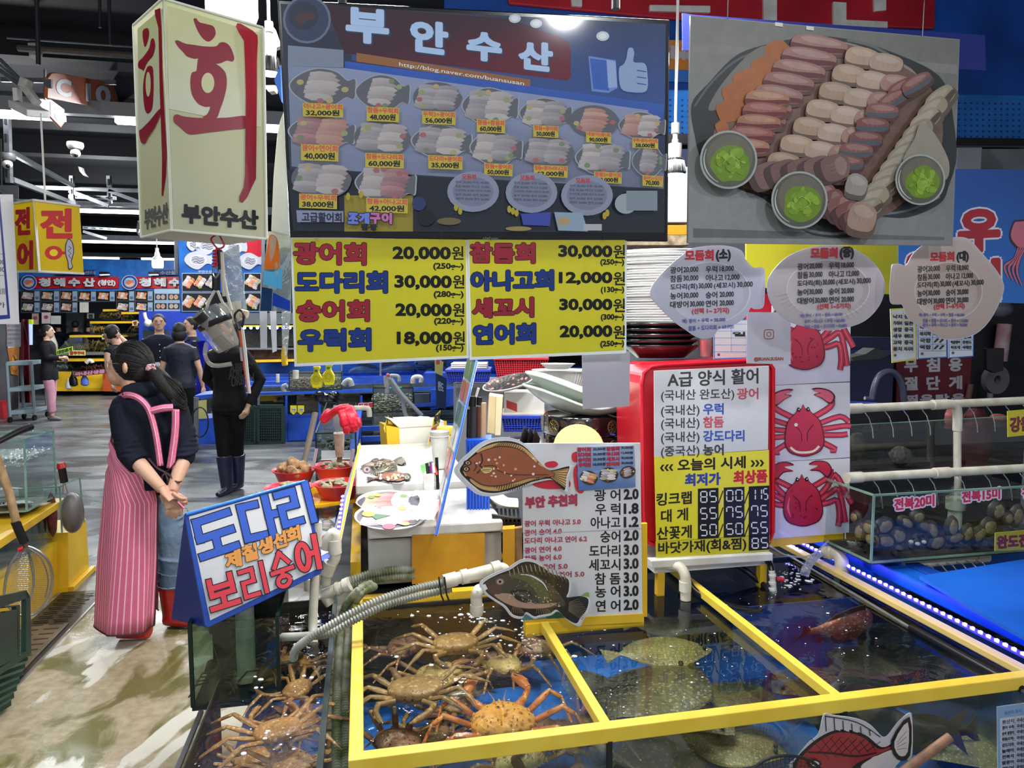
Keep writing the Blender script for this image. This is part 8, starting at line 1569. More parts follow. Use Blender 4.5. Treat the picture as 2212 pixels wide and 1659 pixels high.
def person(words,base,face,H,shirt,pants,shoes,arms=None,sleeve=1.0,hair='short',lean=0.0,stride=.03,head_turn=0.0,vox=.012,group=None,long_shirt=.0,pant_end=.05,boots=0.0,headless=False,glasses=False,crossed=0.0):
 t=TH('person',words,'person',base);fr=rad(face);cf,sf=cos(fr),sin(fr);B_=V(base)
 def W_(x,y,z):
  if z>.52 and lean:a=lean;zz=z-.52;y,z=y+zz*sin(a),.52+zz*cos(a)
  x,y,z=x*H,y*H,z*H;return B_+V((x*cf-y*sf,x*sf+y*cf,z))
 X=V((cf,sf,0));Yd=V((-sf,cf,0))
 def rings(mb,rs,k=1.0):
  pts=[W_(0,r_[3]if len(r_)>3 else 0,r_[0])for r_ in rs];ks=[]
  for p,r_ in zip(pts,rs):ks.append(mb.ring(p,X,Yd,r_[1]*H*k,r_[2]*H*k,18))
  for a,b in zip(ks,ks[1:]):
   for j in range(18):mb.f.append((a+j,a+(j+1)%18,b+(j+1)%18,b+j))
  mb.f.append(tuple(ks[0]+j for j in range(18))[::-1]);mb.f.append(tuple(ks[-1]+j for j in range(18)))
 T_=[(.47,.088,.066),(.52,.098,.072),(.58,.088,.06),(.64,.083,.056),(.70,.092,.062),(.76,.104,.064),(.80,.108,.056),(.825,.075,.042),(.84,.036,.034)]
 arms=arms or(((.145,0,.63),(.155,.03,.485)),((-.145,0,.63),(-.155,.03,.485)))
 skinb=MB();rings(skinb,T_,.9);skinb.tube([W_(0,-.005,.82),W_(0,.0,.88)],.033*H,12)
 ht=rad(head_turn);hx=X*cos(ht)+Yd*sin(ht);hy=Yd*cos(ht)-X*sin(ht);hc=W_(0,.012,.932)
 if not headless:
  skinb.ball(hc,(.044*H,.056*H,.062*H),16,hx,hy,EZ);skinb.ball(hc+hy*.018*H-EZ*.035*H,(.033*H,.034*H,.034*H),12,hx,hy,EZ)
  skinb.tube([hc+hy*.052*H+EZ*.004*H,hc+hy*.064*H-EZ*.014*H],[.006*H,.010*H],8)
  for s_ in(-1,1):skinb.ball(hc+hx*s_*.045*H-EZ*.006*H,(.006*H,.012*H,.018*H),8,hx,hy,EZ)
 for i,(e,w2)in enumerate(arms):
  s_=1 if i==0 else-1;P_=[W_(.095*s_,0,.80),W_(*e),W_(*w2)];d=(P_[2]-P_[1]).normalized();skinb.tube([P_[0],LE(P_[0],P_[1],.5),P_[1],LE(P_[1],P_[2],.35),P_[2]],[.030*H,.027*H,.021*H,.022*H,.015*H],12)
  hand(skinb,P_[2],d,(X*s_ if abs(d.dot(X))<.8 else Yd),H*.62,s_)
 lg=[]
 for s_ in(-1,1):
  k_=stride*s_;hip=W_(.05*s_,0,.49);kn=W_((.05-crossed*.03)*s_,.01+k_*.6,.28);an=W_((.045-crossed*.05)*s_,k_*1.1,.045);lg.append((hip,kn,an));skinb.tube([hip,kn,LE(kn,an,.3),an],[.05*H,.032*H,.032*H,.02*H],12)
 remesh(skinb.mk('body',skin,t,True),vox*.75)
 sh=MB();rings(sh,[(T_[0][0]-long_shirt,.098,.074)]+[(a,b*1.0,c)for a,b,c in T_[1:]],1.1)
 for i,(e,w2)in enumerate(arms):
  s_=1 if i==0 else-1;P_=[W_(.09*s_,0,.795),W_(*e),W_(*w2)]
  if sleeve>.5:q_=LE(P_[1],P_[2],(sleeve-.5)*2*.93);sh.tube([P_[0],LE(P_[0],P_[1],.5),P_[1],LE(P_[1],q_,.6),q_],[.040*H,.038*H,.032*H,.030*H,.024*H],12)
  else:sh.tube([P_[0],LE(P_[0],P_[1],sleeve*2)],[.040*H,.036*H],12)
 remesh(sh.mk('shirt',shirt,t,True),vox)
 pa=MB();rings(pa,[(.45,.085,.066),(.49,.096,.072),(.54,.094,.07)],1.08)
 for hip,kn,an in lg:e=LE(kn,an,.42 if boots else 1-max(0,(pant_end-.045))/.235);pa.tube([hip,LE(hip,kn,.5),kn,e],[.058*H,.05*H,.042*H,.036*H],12)
 remesh(pa.mk('trousers',pants,t,True),vox)
 for hip,kn,an in lg:
  f_=MB();f_.tube([an-Yd*.03*H-EZ*.022*H,an-EZ*.018*H,an+Yd*.05*H-EZ*.026*H,an+Yd*.085*H-EZ*.032*H],[.022*H,.026*H,.024*H,.016*H],10,ry=[.022*H,.024*H,.018*H,.012*H])
  if boots:f_.tube([an-EZ*.01*H,LE(an,kn,boots)],[.034*H,.047*H],12)
  remesh(f_.mk('boot'if boots else'shoe',shoes,t,True),vox*.8)
 if not headless:
  hb=MB();hb.ball(hc-hy*.010*H+EZ*.010*H,(.051*H,.058*H,.062*H),16,hx,hy,EZ)
  if hair=='short':pass
  elif hair=='bun':hb.ball(hc-hy*.065*H+EZ*.0*H,.026*H,10);hb.ball(hc-hy*.02*H-EZ*.02*H,(.048*H,.045*H,.05*H),12,hx,hy,EZ)
  elif hair=='bob':hb.ball(hc-hy*.018*H-EZ*.03*H,(.058*H,.052*H,.06*H),14,hx,hy,EZ)
# keep the face free
  o=hb.mk('hair',hairm,t,True)
  me=o.data;bm=bmesh.new();bm.from_mesh(me);geom=bm.verts[:]+bm.edges[:]+bm.faces[:];bmesh.ops.bisect_plane(bm,geom=geom,plane_co=hc+hy*.028*H+EZ*.03*H,plane_no=(hy-EZ*.55).normalized(),clear_outer=True);bm.to_mesh(me);bm.free()
  for s_ in(-1,1):bA(hc+hx*s_*.019*H+hy*.050*H+EZ*.006*H,(.006*H,.003*H,.0035*H),8,hx,hy,EZ).mk('eye',bQ,t);tB([hc+hx*s_*.010*H+hy*.053*H+EZ*.016*H,hc+hx*s_*.030*H+hy*.046*H+EZ*.017*H],.0022*H,5).mk('eyebrow',hairm,t)
  tB([hc-hx*.012*H+hy*.050*H-EZ*.034*H,hc+hy*.053*H-EZ*.034*H,hc+hx*.012*H+hy*.050*H-EZ*.034*H],.003*H,5).mk('mouth',mat('lips',(176,108,98),.5),t)
  if glasses:
   for s_ in(-1,1):tB([hc+hx*(s_*.02+.015*cos(a))*H+hy*.058*H+EZ*(.004+.011*sin(a))*H for a in[k*PI/6 for k in range(12)]],.0012*H,4,cl=True).mk('glasses_rim',sQ,t)
 return t,W_,X,Yd,hc,hy,hx
def gz(px,py):return atz(px,py,0)
blk_=clothm('black_cloth',(34,34,38),(22,22,26));nav=clothm('navy_cloth',(30,34,50),(20,23,36));navb=mat('navy_boot',(38,42,72),.35,k2=(28,32,58),coat=.3)
# man in the black sweatshirt
b0=gz(503,1062);t,W_,X,Yd,hc,hy,hx=person('person in black sweatshirt with grey lettering and navy rubber boots, behind the hanging jug',b0,165,1.70,blk_,clothm('black_trousers',(26,26,28),(16,16,18)),navb,arms=(((.19,-.06,.64),(.10,-.10,.54)),((-.17,-.05,.645),(-.14,.03,.50))),vox=.011,boots=.72,stride=.05,crossed=1.0,head_turn=-20)
pg=Pl(W_(0,.085,.70),Yd);q=Pr(pg,.0005,.012)
rq=random.Random(12)
for s_,r_ in(('ABR',(496,788,528,782,17)),('ADROIT',(494,802,540,792,18)),('URBAN',(500,818,548,806,18)),('YN',(524,782,546,776,14))):q.text(s_,r_,(66,66,70),.012,.5)
q.mk('shirt_lettering',t,pQ)
# woman in black with pink trousers
b0=gz(112,908);person('person in long black top, pink cropped trousers and sneakers by the grey trolley',b0,-75,1.60,blk_,clothm('pink_trousers',(214,160,176),(196,140,158)),mat('sneaker',(96,98,104),.6),arms=(((.10,.02,.66),(.05,.12,.66)),((-.10,.02,.66),(-.04,.13,.64))),hair='bun',long_shirt=.04,pant_end=.09,vox=.016,stride=.02)
# man in cardigan with glasses
b0=V(aT(352,900,9.9));b0.z=0;t,W_,X,Yd,hc,hy,hx=person('person with glasses in a dark buttoned cardigan, facing the viewer by the blue partition',b0,205,1.76,nav,clothm('black_trousers'),bQ,arms=(((.14,0,.64),(.13,.05,.52)),((-.14,0,.64),(-.10,.10,.54))),glasses=True,vox=.016)
for k in range(5):bA(W_(.0,.088-.002*k,.76-.05*k),.008,8).mk('button',wH,t)
tag(pZ([aT(x,y,9.6)for x,y in((326,784),(344,782),(346,790),(330,794))],(0,.005,0)).mk('paper_sheet',pW,None),'white paper held by the person in the cardigan','paper')
b0=V(aT(395,900,9.3));b0.z=0;person('person with bobbed hair in a quilted navy vest seen from behind',b0,5,1.64,mat('quilted_vest',(30,36,54),.6,k2=(18,22,36),sL=4,bu=.8,bs=12),clothm('black_trousers'),bQ,hair='bob',vox=.016,sleeve=.3)
b0=V(aT(422,900,10.2));b0.z=0;t,W_,X,Yd,hc,hy,hx=person('person in a shiny blue waterproof apron behind the vest wearer',b0,120,1.72,nav,navb,bQ,vox=.018,head_turn=20)
c=MB();c.grid(lambda a,b:W_((.13+.03*b)*cos(2*PI*a),(.10+.03*b)*sin(2*PI*a),.80-.62*b),22,8);c.mk('blue_apron',mat('vinyl_blue',(24,30,150),.18,k2=(16,20,110),sL=3,bu=.6,bs=10,coat=.5),t,True)
b0=V(aT(298,900,9.0));b0.z=0;t,W_,X,Yd,hc,hy,hx=person('person in navy bending forward with a bare arm raised over the head',b0,70,1.72,nav,clothm('black_trousers'),bQ,arms=(((.10,.12,.97),(.02,-.02,.93)),((-.13,.05,.66),(-.12,.10,.52))),sleeve=.12,lean=.55,vox=.014,boots=.7,stride=.1)
for(px,py,Y,f_,w_,sh_)in((168,700,18.2,10,'vendor in a black T-shirt seen from behind among the far tanks',blk_),(131,705,18.4,60,'vendor in a navy apron behind the crab sign cards',nav),(196,702,18.5,-20,'vendor partly hidden behind the far yellow tanks',blk_)):
 b0=V(aT(px,800,Y));b0.z=0;person(w_,b0,f_,1.68,sh_,blk_,bQ,arms=(((.15,.0,.66),(.12,.10,.60)),((-.15,0,.66),(-.12,.1,.60))),vox=.025,sleeve=.4)
# ------- the woman in the pink striped apron, posed joint by joint
t=TH('person','person with ponytail in a long pink striped apron and red boots, hands clasped behind','person',gz(310,1385))
A=aT;b=MB()
def rg(mb,rows,n=22,cap=True):
 ks=[mb.ring(A(px,py,Y),V((1,0,0)),V((0,1,0)),rx,ry,n)for px,py,Y,rx,ry in rows]
 for a,c in zip(ks,ks[1:]):
  for j in range(n):mb.f.append((a+j,a+(j+1)%n,c+(j+1)%n,c+j))
 if cap:mb.f.append(tuple(ks[0]+j for j in range(n))[::-1]);mb.f.append(tuple(ks[-1]+j for j in range(n)))
hd=A(277,792,3.62);fx=V((-1,.12,0)).normalized();fy=V((.12,1,0)).normalized()
b.ball(hd,(.092,.072,.108),20,fx,fy,EZ);b.ball(A(259,812,3.62),(.062,.055,.055),16,fx,fy,EZ);b.ball(A(250,822,3.62),(.030,.034,.026),12,fx,fy,EZ)
b.tube([A(240,786,3.62),A(236,797,3.62),A(233,803,3.62)],[.006,.010,.013],8);b.ball(A(239,812,3.62),(.012,.02,.008),8);b.ball(A(240,817,3.62),(.010,.018,.007),8);b.ball(A(241,783,3.62),(.010,.04,.012),8)
er=MB();er.ball(A(270,795,3.524),(.016,.006,.030),12,fx,fy,EZ);er.ball(A(270,795,3.518),(.009,.006,.018),10,fx,fy,EZ)
b.add(er.v,er.f)
b.tube([A(282,815,3.62),A(300,845,3.62)],[.058,.062],14)
rg(b,[(305,840,3.62,.07,.07),(312,868,3.62,.15,.09),(318,930,3.62,.15,.1),(322,1010,3.64,.11,.08),(322,1060,3.65,.10,.08)])
LA=[A(262,888,3.56),A(288,988,3.50),A(350,1056,3.40)];RA=[A(386,893,3.62),A(399,985,3.54),A(372,1062,3.42)]
for P_ in(LA,RA):b.tube([P_[0],LE(P_[0],P_[1],.5),P_[1],LE(P_[1],P_[2],.3),LE(P_[1],P_[2],.7),P_[2]],[.045,.042,.038,.037,.031,.026],14)
hand(b,LA[2],V((.72,-.05,-.7)),V((-.3,-1,0)),1.02,1,.75);hand(b,RA[2],V((.05,-.05,-1)),V((.5,-.9,0)),1.05,-1,.55)
for hip,kn,an in((A(320,1085,3.65),A(306,1240,3.61),A(306,1340,3.6)),(A(348,1085,3.67),A(374,1200,3.69),A(371,1300,3.73))):b.tube([hip,kn,an],[.06,.045,.035],12)
remesh(b.mk('body',skin,t,True),.0042,3)
h_=MB();h_.ball(A(288,785,3.62),(.098,.082,.118),22,V((-1,0,-.15)).normalized(),fy,V((-.15,0,1)).normalized());h_.ball(A(306,800,3.62),(.065,.07,.08),16);h_.ball(A(266,769,3.62),(.056,.068,.056),16)
o=h_.mk('hair',hairm,t,True);me=o.data;bm=bmesh.new();bm.from_mesh(me);bmesh.ops.bisect_plane(bm,geom=bm.verts[:]+bm.edges[:]+bm.faces[:],plane_co=A(255,790,3.62),plane_no=V((-1,0,-.75)).normalized(),clear_outer=True);bm.to_mesh(me);bm.free()
hs=MB()
for k in range(170):
 a0=RU(-1.9,1.9);s0=V((-.8,.78*sin(a0),.78*cos(a0))).normalized();e0=V((.96,RU(-.1,.1),-.18)).normalized()
 hs.tube([A(288,785,3.62)+V((d.x*.101,d.y*.085,d.z*.121))for d in[s0.slerp(e0,j/8)for j in range(9)]],.0015,3,caps=False)
hs.mk('hair_strands',hairm,t,True,kind='stuff')
p_=MB();p_.tube(arc([A(316,794,3.60),A(330,799,3.57),A(352,822,3.54),A(378,846,3.52),A(396,864,3.52),(A(392,884,3.52)),A(378,896,3.52)],5),[.03,.02,.026,.034,.044,.052,.058,.060,.062,.064,.064,.062,.060,.06,.06,.058,.055,.052,.05,.046,.042,.036,.03,.024,.02,.014,.01,.008,.006,.004,.003],14,ry=None)if False else p_.tube(arc([A(316,794,3.60),A(330,799,3.57),A(352,824,3.54),A(376,850,3.52),A(392,868,3.52),A(388,884,3.52),A(380,898,3.52)],4),[.03+.0*k if k<2 else min(.020+.0036*(k-1),.042)if k<14 else max(.004,.042-.0045*(k-13))for k in range(25)],14)
for k in range(260):
 a=RU(-1,1);c_=RU(-1,1);e=RU(-1,1);p_.tube(arc([A(330,799+2*a,3.56),A(354+6*a,822-10*a,3.53+.02*c_),A(382+9*a,850-18*a+4*e,3.51+.03*c_),A(397+7*e,872-14*a,3.51),A(388+14*e,890+6*a,3.51)],4),.0022,4,caps=False)
p_.mk('ponytail',hairm,t,True)
b=MB();b.tube([A(324,794,3.57),A(329,800,3.56)],.024,10);
for e in((318,791),(320,799),(334,790),(336,797)):b.tube(arc([A(327,796,3.54),A((327+e[0])/2,e[1]-3,3.53),A(e[0],e[1],3.53),A(327,798,3.54)],3),.004,5)
b.mk('hair_tie',mat('ribbon_pink',(236,180,190),.6),t,True)
b=MB();b.ball(A(306,846,3.60),(.10,.09,.05),14);b.ball(RA[1],.052,12);rg(b,[(303,824,3.63,.066,.066),(308,836,3.63,.08,.075),(308,846,3.63,.098,.082),(310,862,3.62,.15,.1),(315,885,3.62,.182,.118),(318,930,3.61,.175,.122),(322,985,3.61,.160,.12),(323,1020,3.61,.15,.12),(323,1050,3.61,.155,.12)])
cu=[LE(LA[1],LA[2],.22),LE(RA[1],RA[2],-.02)]
b.tube([A(268,880,3.58),LE(LA[0],LA[1],.5),LA[1],cu[0]],[.066,.066,.062,.056],16);b.tube([A(378,885,3.62),LE(RA[0],RA[1],.5),RA[1]+V((0,0,.012))],[.066,.063,.058],16)
for(P_,n_)in((LA,7),(RA,7)):
 for k in range(n_):c=LE(P_[0],P_[1],.45+.58*k/n_);d=(P_[1]-P_[0]).normalized();s_=d.cross(EZ).normalized()if abs(d.z)<.99 else V((1,0,0));tx=V((1,0,.25)).normalized();ty=V((0,1,0));b.tube([c+tx*(.062*cos(a))+ty*(.062*sin(a))+EZ*.008*sin(2*a+k)for a in[j*PI/8 for j in range(16)]],.0085,6,cl=True)
b.tube([A(287,832,3.62)+V((.06*cos(a)+.03,.062*sin(a),.012*cos(a)))for a in[j*PI/8 for j in range(16)]],.014,8,cl=True)
remesh(b.mk('jumper',clothm('jumper_navy',(26,30,46),(18,21,34),.25),t,True),.0055,2)
# apron skirt with stripes woven in
nA,nB=180,14;vs,fs,cs=[],[],[]
def ap(a,b_):
 st_=LE(-168,-45,min(1,b_/.2))if b_<.2 else LE(-45,-15,min(1,(b_-.2)/.15));ph=rad(LE(st_,-300,a));py=LE(925,1374,b_);cxp=LE(300,288,b_);rx=LE(.128,.158,min(1,b_*1.5))+.006*sin(9*ph+3*b_);ry=LE(.125,.17,b_);c=A(cxp,py,3.60);c.z=LE(A(300,925,3.6).z,.085,b_)+.0
 return c+V((rx*cos(ph),ry*sin(ph),0))+V((0.02*b_*sin(5*ph),0,0))
for i in range(nA+1):
 for j in range(nB+1):vs.append(ap(i/nA,j/nB))
for i in range(nA):
 col=lin((240,190,206))if i%5==2 else lin((212,104,138))
 for j in range(nB):a=i*(nB+1)+j;fs.append((a,a+nB+1,a+nB+2,a+1));cs.append(col)
me=bpy.data.meshes.new('apron');me.from_pydata(vs,[],fs);at_=me.color_attributes.new('ink','FLOAT_COLOR','CORNER');at_.data.foreach_set('color',[x for c in cs for _ in range(4)for x in(*c,1)]);me.polygons.foreach_set('use_smooth',[True]*len(fs))
o=put('apron',me,pmat('apron_cloth',.6,spec=.35,grain=.08),t);sl=o.modifiers.new('s','SOLIDIFY');sl.thickness=.003
tB([ap(i/40,1)+V((0,0,-.001))for i in range(41)],.004,6).mk('hem',mat('dark_piping',(50,24,34),.6),t,True);tB([ap(0,j/20)for j in range(21)],.004,6).mk('side_piping',mat('dark_piping'),t,True)
pk_=mat('strap_pink',(238,128,164),.6,k2=(226,110,148),sL=60)
def ribbon(pts,w_,nm='strap',m=pk_,up=(0,-1,0)):
 P_=arc(pts,5);L_,R_=[],[]
 for i,p in enumerate(P_):
  d=(P_[min(i+1,len(P_)-1)]-P_[max(i-1,0)]).normalized();s_=d.cross(V(up)).normalized()*w_/2;L_.append(p-s_);R_.append(p+s_)
 b=MB();k=len(L_);b.v=L_+R_;b.f=[(i,i+1,k+i+1,k+i)for i in range(k-1)];o=b.mk(nm,m,t,True);s2=o.modifiers.new('s','SOLIDIFY');s2.thickness=.004
 for Q_ in(L_,R_):tB(Q_,.003,5).mk('strap_piping',mat('dark_piping'),o,True)
 tB([LE(a,c,.5)+V(up)*.0045 for a,c in zip(L_,R_)],.0022,4).mk('strap_stripe',mat('stripe_pale',(246,206,220),.6),o,True)
ribbon([A(258,862,3.60),A(272,853,3.52),A(296,858,3.47),A(318,878,3.465),A(331,912,3.465),(A(340,955,3.465)),A(347,1006,3.47)],.030)
ribbon([A(326,888,3.465),A(350,882,3.46),A(374,880,3.475)],.034);ribbon([A(380,884,3.475),A(379,930,3.475),A(373,980,3.475),A(368,1012,3.475)],.036)
b=MB()
for pts in((A(322,990,3.49),A(340,1010,3.465),A(358,1020,3.46)),(A(358,1020,3.46),A(372,1008,3.465),A(384,990,3.49)),(A(358,1020,3.455),A(350,1030,3.44),A(352,1042,3.44)),(A(358,1020,3.455),A(364,1036,3.44),A(362,1048,3.44)),(A(362,1022,3.45),A(382,1040,3.43),A(392,1040,3.43)),(A(374,1075,3.40),A(384,1085,3.38),A(396,1096,3.38))):b.tube(arc(pts,5),.008,6,ry=.003)
b.mk('apron_string',mat('dark_piping'),t,True)
tB([A(384,1084,3.377),A(398,1098,3.377)],.005,5).mk('string_stripe',pk_,t)
jn=MB();jn.tube([A(345,1075,3.66),A(368,1150,3.68),A(378,1210,3.70),A(372,1262,3.72)],[.085,.082,.075,.066],16);jn.tube([A(318,1080,3.66),A(308,1180,3.62),A(304,1300,3.6)],[.09,.075,.06],16)
for k in range(7):c=A(372,1110+k*24,3.69);jn.tube([c+V((.078*cos(a),.078*sin(a),.018*sin(a+k)))for a in[j*PI/7 for j in range(14)]],.006,5,cl=True)
remesh(jn.mk('jeans',mat('jeans_blue',(118,142,166),.8,k2=(96,118,144),sL=9,bu=.4),t,True),.007,2)
ar=MB();ar.grid(lambda a,b_:A(LE(384,393,a)+4*sin(6*b_)-6*b_*a,LE(1085,1200,b_),3.75+.03*a),5,12);ar.mk('apron_edge',mat('apron_inner',(196,70,92),.6),t,True)
rb=mat('boot_red',(190,36,34),.35,k2=(156,24,26),coat=.3)
for(pts,r_,y_)in(([A(306,1290,3.60),A(306,1352,3.58)],.062,0),([A(366,1255,3.72),A(372,1325,3.74)],.058,1)):
 b=MB();b.tube(pts,[r_,r_*.85],16);c=pts[1];c0=V((c.x,c.y,.045));b.tube([c,c0],[r_*.85,.05],14)
 b.tube([c0+V((.04,0,0)),c0,c0+V((-.08,.0,-.006)),c0+V((-.125,.0,-.014))]if not y_ else[c0+V((-.03,0,0)),c0+V((.02,-.01,0)),c0+V((.09,-.02,-.006)),c0+V((.12,-.02,-.014))],[.045,.052,.046,.034],12,ry=[.04,.042,.034,.026]);remesh(b.mk('boot',rb,t,True),.006,2)
gl_=MB()
for Y_ in(3.585,3.66):gl_.tube([A(232,789,Y_)+V((.006*cos(a),0,.022*sin(a)))for a in[j*PI/6 for j in range(12)]],.0014,5,cl=True)
gl_.tube([A(234,786,3.575),A(250,785,3.545),A(268,787,3.535)],.0014,5);gl_.mk('glasses',sQ,t)
pO([A(232,789,3.585)+V((.005*cos(a),0,.021*sin(a)))for a in[j*PI/6 for j in range(12)]]).mk('lens',gS,t)
tB([A(238,777,3.60),A(247,776,3.575)],.0025,5).mk('eyebrow',hairm,t);bA(A(241,788,3.59),(.004,.01,.004),8).mk('eye',bQ,t);tB([A(237,815,3.59),A(243,814,3.585)],.0022,5).mk('mouth',mat('lips'),t)
# far shop across the hall
VF=17.1;pf=PV(VF);pfl=lambda d:PV(VF-d)
t=TH('shop_fascia','far blue shop fascia with two red name boards and round emblems','sign',pf.w(200,625))
pZ([pf.w(x,y)for x,y in((40,556),(560,566),(560,632),(40,630))],EV*.1).mk('blue_panel',mat('far_blue',(40,130,220),.4,k2=(32,104,196)),t)
for k,(x0,x1)in enumerate(((66,256),(286,480))):pZ([pf.w(x,y,.06)for x,y in((x0,597+k),(x1-4,597+k),(x1,601),(x1,623),(x0,623))],EV*.06).mk('red_panel',mat('far_red',(206,26,50),.4,k2=(176,20,40)),t)
q=Pr(pf,.002,.13)
for x0,n in((85,4),(302,4)):
 for j,ch in enumerate('청해수산'):q.text(ch,(x0+j*32,602,x0+j*32+24,602,17),(60,30,40),.02,1.4);q.text(ch,(x0+j*32-.8,601.2,x0+j*32+23.2,601.2,17),WH,.02,.9)
q.text('(청인)',(212,605,249,605,13),WH,.02,.6)
for cx,cy in((62,610),(280,610)):
 q.ell(cx,cy,17.5,16,(206,214,226));q.ell(cx,cy,16,14.6,(40,60,150));q.ell(cx,cy,12,10.6,(120,180,226));q.ell(cx,cy+3.5,9,6,(230,190,150));q.blob([(cx-9,cy+1),(cx-3,cy-5),(cx+6,cy-4),(cx+9,cy),(cx+3,cy+2),(cx-3,cy+5)],(222,120,90));q.line([(cx-8,cy-6),(cx-3,cy-8),(cx+2,cy-6),(cx+7,cy-8)],1.2,WH,3)
for s_,r_ in(('유통센터',(180,586,206,586,7)),('수산물',(345,586,380,586,7))):q.text(s_,r_,(170,190,206),.012)
q.rect(122,583,205,594,(26,44,96));q.text('유통센터',(160,585,204,585,8),(140,160,190),.012);q.rect(332,583,386,594,(26,44,96));q.text('수산물',(346,585,380,585,8),(140,160,190),.012)
q.mk('lettering',t,pQ)
for x in(214,320):tt=TH('sign_lamp','small dark lamp over the '+('first'if x==214 else'second')+' far red name board','lamp',pf.w(x,590,.5));pZ([pf.w(a,b,.4)for a,b in((x,587),(x+18,587),(x+21,592),(x,593))],EV*.15).mk('body',bQ,tt);pZ([pf.w(a,b,.38)for a,b in((x+1,592.5),(x+20,592),(x+20,593.5),(x+1,594.5))],EV*.1).mk('glow',mat('flood_glow'),tt)
for(x0,x1,y0,y1,nx,ny,w_)in((45,88,627,676,1,2,'first'),(88,130,627,676,1,2,'second'),(130,169,627,676,1,2,'third'),(169,250,628,652,2,1,'fourth, a wide one'),(251,292,627,675,1,2,'fifth'),(292,332,627,675,1,2,'sixth')):
 tt=TH('menu_poster',f'far black menu panel of platter photos, {w_} from the left','menu',pfl(.05).w(x0,y1));p_=pfl(.05);pZ([p_.w(*a)for a in((x0,y0),(x1-1,y0),(x1-1,y1),(x0,y1))],EV*.04).mk('panel',mat('panel_black',(26,28,32),.3),tt);q=Pr(p_,.0006,.004)
 q.loop([(x0+.5,y0+.5),(x1-1.5,y0+.5),(x1-1.5,y1-.5),(x0+.5,y1-.5)],.7,(110,120,130),1)
 for i in range(nx):
  for j in range(ny):
   w2=(x1-x0)/nx;h2=(y1-y0)/ny;X0=x0+i*w2;Y0=y0+j*h2;q.rect(X0+w2*.68,Y0+2,X0+w2*.94,Y0+h2-2,(150,176,200));q.rect(X0+w2*.72,Y0+h2*.55,X0+w2*.9,Y0+h2*.8,(96,110,150));q.line([(X0+1,Y0+h2-1),(X0+w2-1,Y0+h2-1)],.6,(110,120,130))
   dish(q,X0+w2*.35,Y0+h2*.5,w2*.3,h2*.36,.1,R.choice(['white+salmon+grey','grey+white','salmon+white+salmon','white+grey']),R.randint(0,99),'none',n=5);q.ell(X0+w2*.5,Y0+h2*.3,1.6,1.5,(120,50,150),n=7)
 q.mk('photo_print',tt,gQ)
tt=TH('menu_poster','far pale menu panel with eight paired shell dishes at the right end','menu',pfl(.05).w(332,676));p_=pfl(.05);pZ([p_.w(*a)for a in((333,624),(390,624),(390,674),(333,674))],EV*.04).mk('panel',pW,tt);q=Pr(p_,.0006,.004);q.rect(333,624,390,674,(150,170,196));q.rect(333,624,390,633,(170,200,224))
for i in range(2):
 for j in range(2):
  X0=335+i*28;Y0=635+j*20;q.rect(X0,Y0,X0+25,Y0+13,(34,36,42))
  for k in range(2):q.ell(X0+7+k*10,Y0+6.5,4.6,5.2,(196,176,150),n=10);q.ell(X0+7+k*10,Y0+6,3,3.4,(206,130,90)if(i+j)%2 else(170,160,160),n=8)
q.mk('photo_print',tt,gQ)
for k,(x0,x1,y0,y1,c_,w_)in enumerate(((172,191,653,675,(206,204,196),'white square note below the fourth far menu panel'),(69,83,677,701,(170,150,140),'small platter poster under the far menu panels'),(90,109,675,699,(206,190,196),'small meat poster beside the platter poster'),(110,131,682,700,(200,202,196),'blank white note beside the meat poster'),(188,203,677,688,(120,122,118),'grey card with one black syllable in the far stall'))):tt=TH('wall_note',w_,'poster',pfl(.3).w(x0,y1));p_=pfl(.3);pZ([p_.w(*a)for a in((x0,y0),(x1,y0),(x1,y1),(x0,y1))],EV*.02).mk('sheet',mat('note_%d'%k,c_,.6),tt);q=Pr(p_,.001,.003);(q.text('전',(x0+3,y0+2,x1-3,y0+2,8),BK,.02,.6)if k==4 else q.ell((x0+x1)/2,(y0+y1)/2-2,5,4,(150,70,70)if k in(1,2)else mixc(c_,(120,120,120),.1),n=10));q.mk('print',tt,pQ)
pZ([PV(VF+2.5).w(x,y)for x,y in((40,600),(600,600),(600,850),(40,850))],EV*.1).mk('wall_far_stall',mat('far_stall_wall',(78,82,90),.7,k2=(54,57,64),sL=1),kind='structure')
pZ([PV(VF+2.0).w(x,y)for x,y in((143,676),(178,676),(178,790),(143,790))],EV*.1).mk('wall_far_panel',mat('far_panel',(120,124,130),.7),kind='structure')
# far crab tanks with yellow rims, from the floor up
def fartank(words,x0,x1,yt,yb,d,base=None,wat=(60,88,96),fill=None):
 tt=TH('fish_tank',words,'fish tank',pfl(d).w(x0,yb));p_=pfl(d);pZ([p_.w(*a)for a in((x0,yt),(x1,yt),(x1,yt+4),(x0,yt+5))],EV*1.0).mk('top_rim',yQ,tt)
 pZ([p_.w(*a)for a in((x0,yt+4),(x1,yt+4),(x1,yb),(x0,yb))],EV*.02).mk('pane',gS,tt);pZ([PV(VF-d+.9).w(*a)for a in((x0,yt+3),(x1,yt+3),(x1,yb),(x0,yb))],EV*.02).mk('back',mat('far_tank_back',(48,66,76),.6,k2=(34,46,54),sL=3),tt);pZ([p_.w(x0,yb-2),p_.w(x1,yb-2),p_.w(x1,yb-2)+EV*.9,p_.w(x0,yb-2)+EV*.9],(0,0,-.03)).mk('bottom',dk,tt)
 if base:pZ([p_.w(*a)for a in((x0,yb),(x1,yb),(x1,base),(x0,base))],EV*.9).mk('base',yQ,tt)
 return tt,p_
cm=mat('far_crab',(150,120,74),.6,k2=(108,84,54),sL=8)
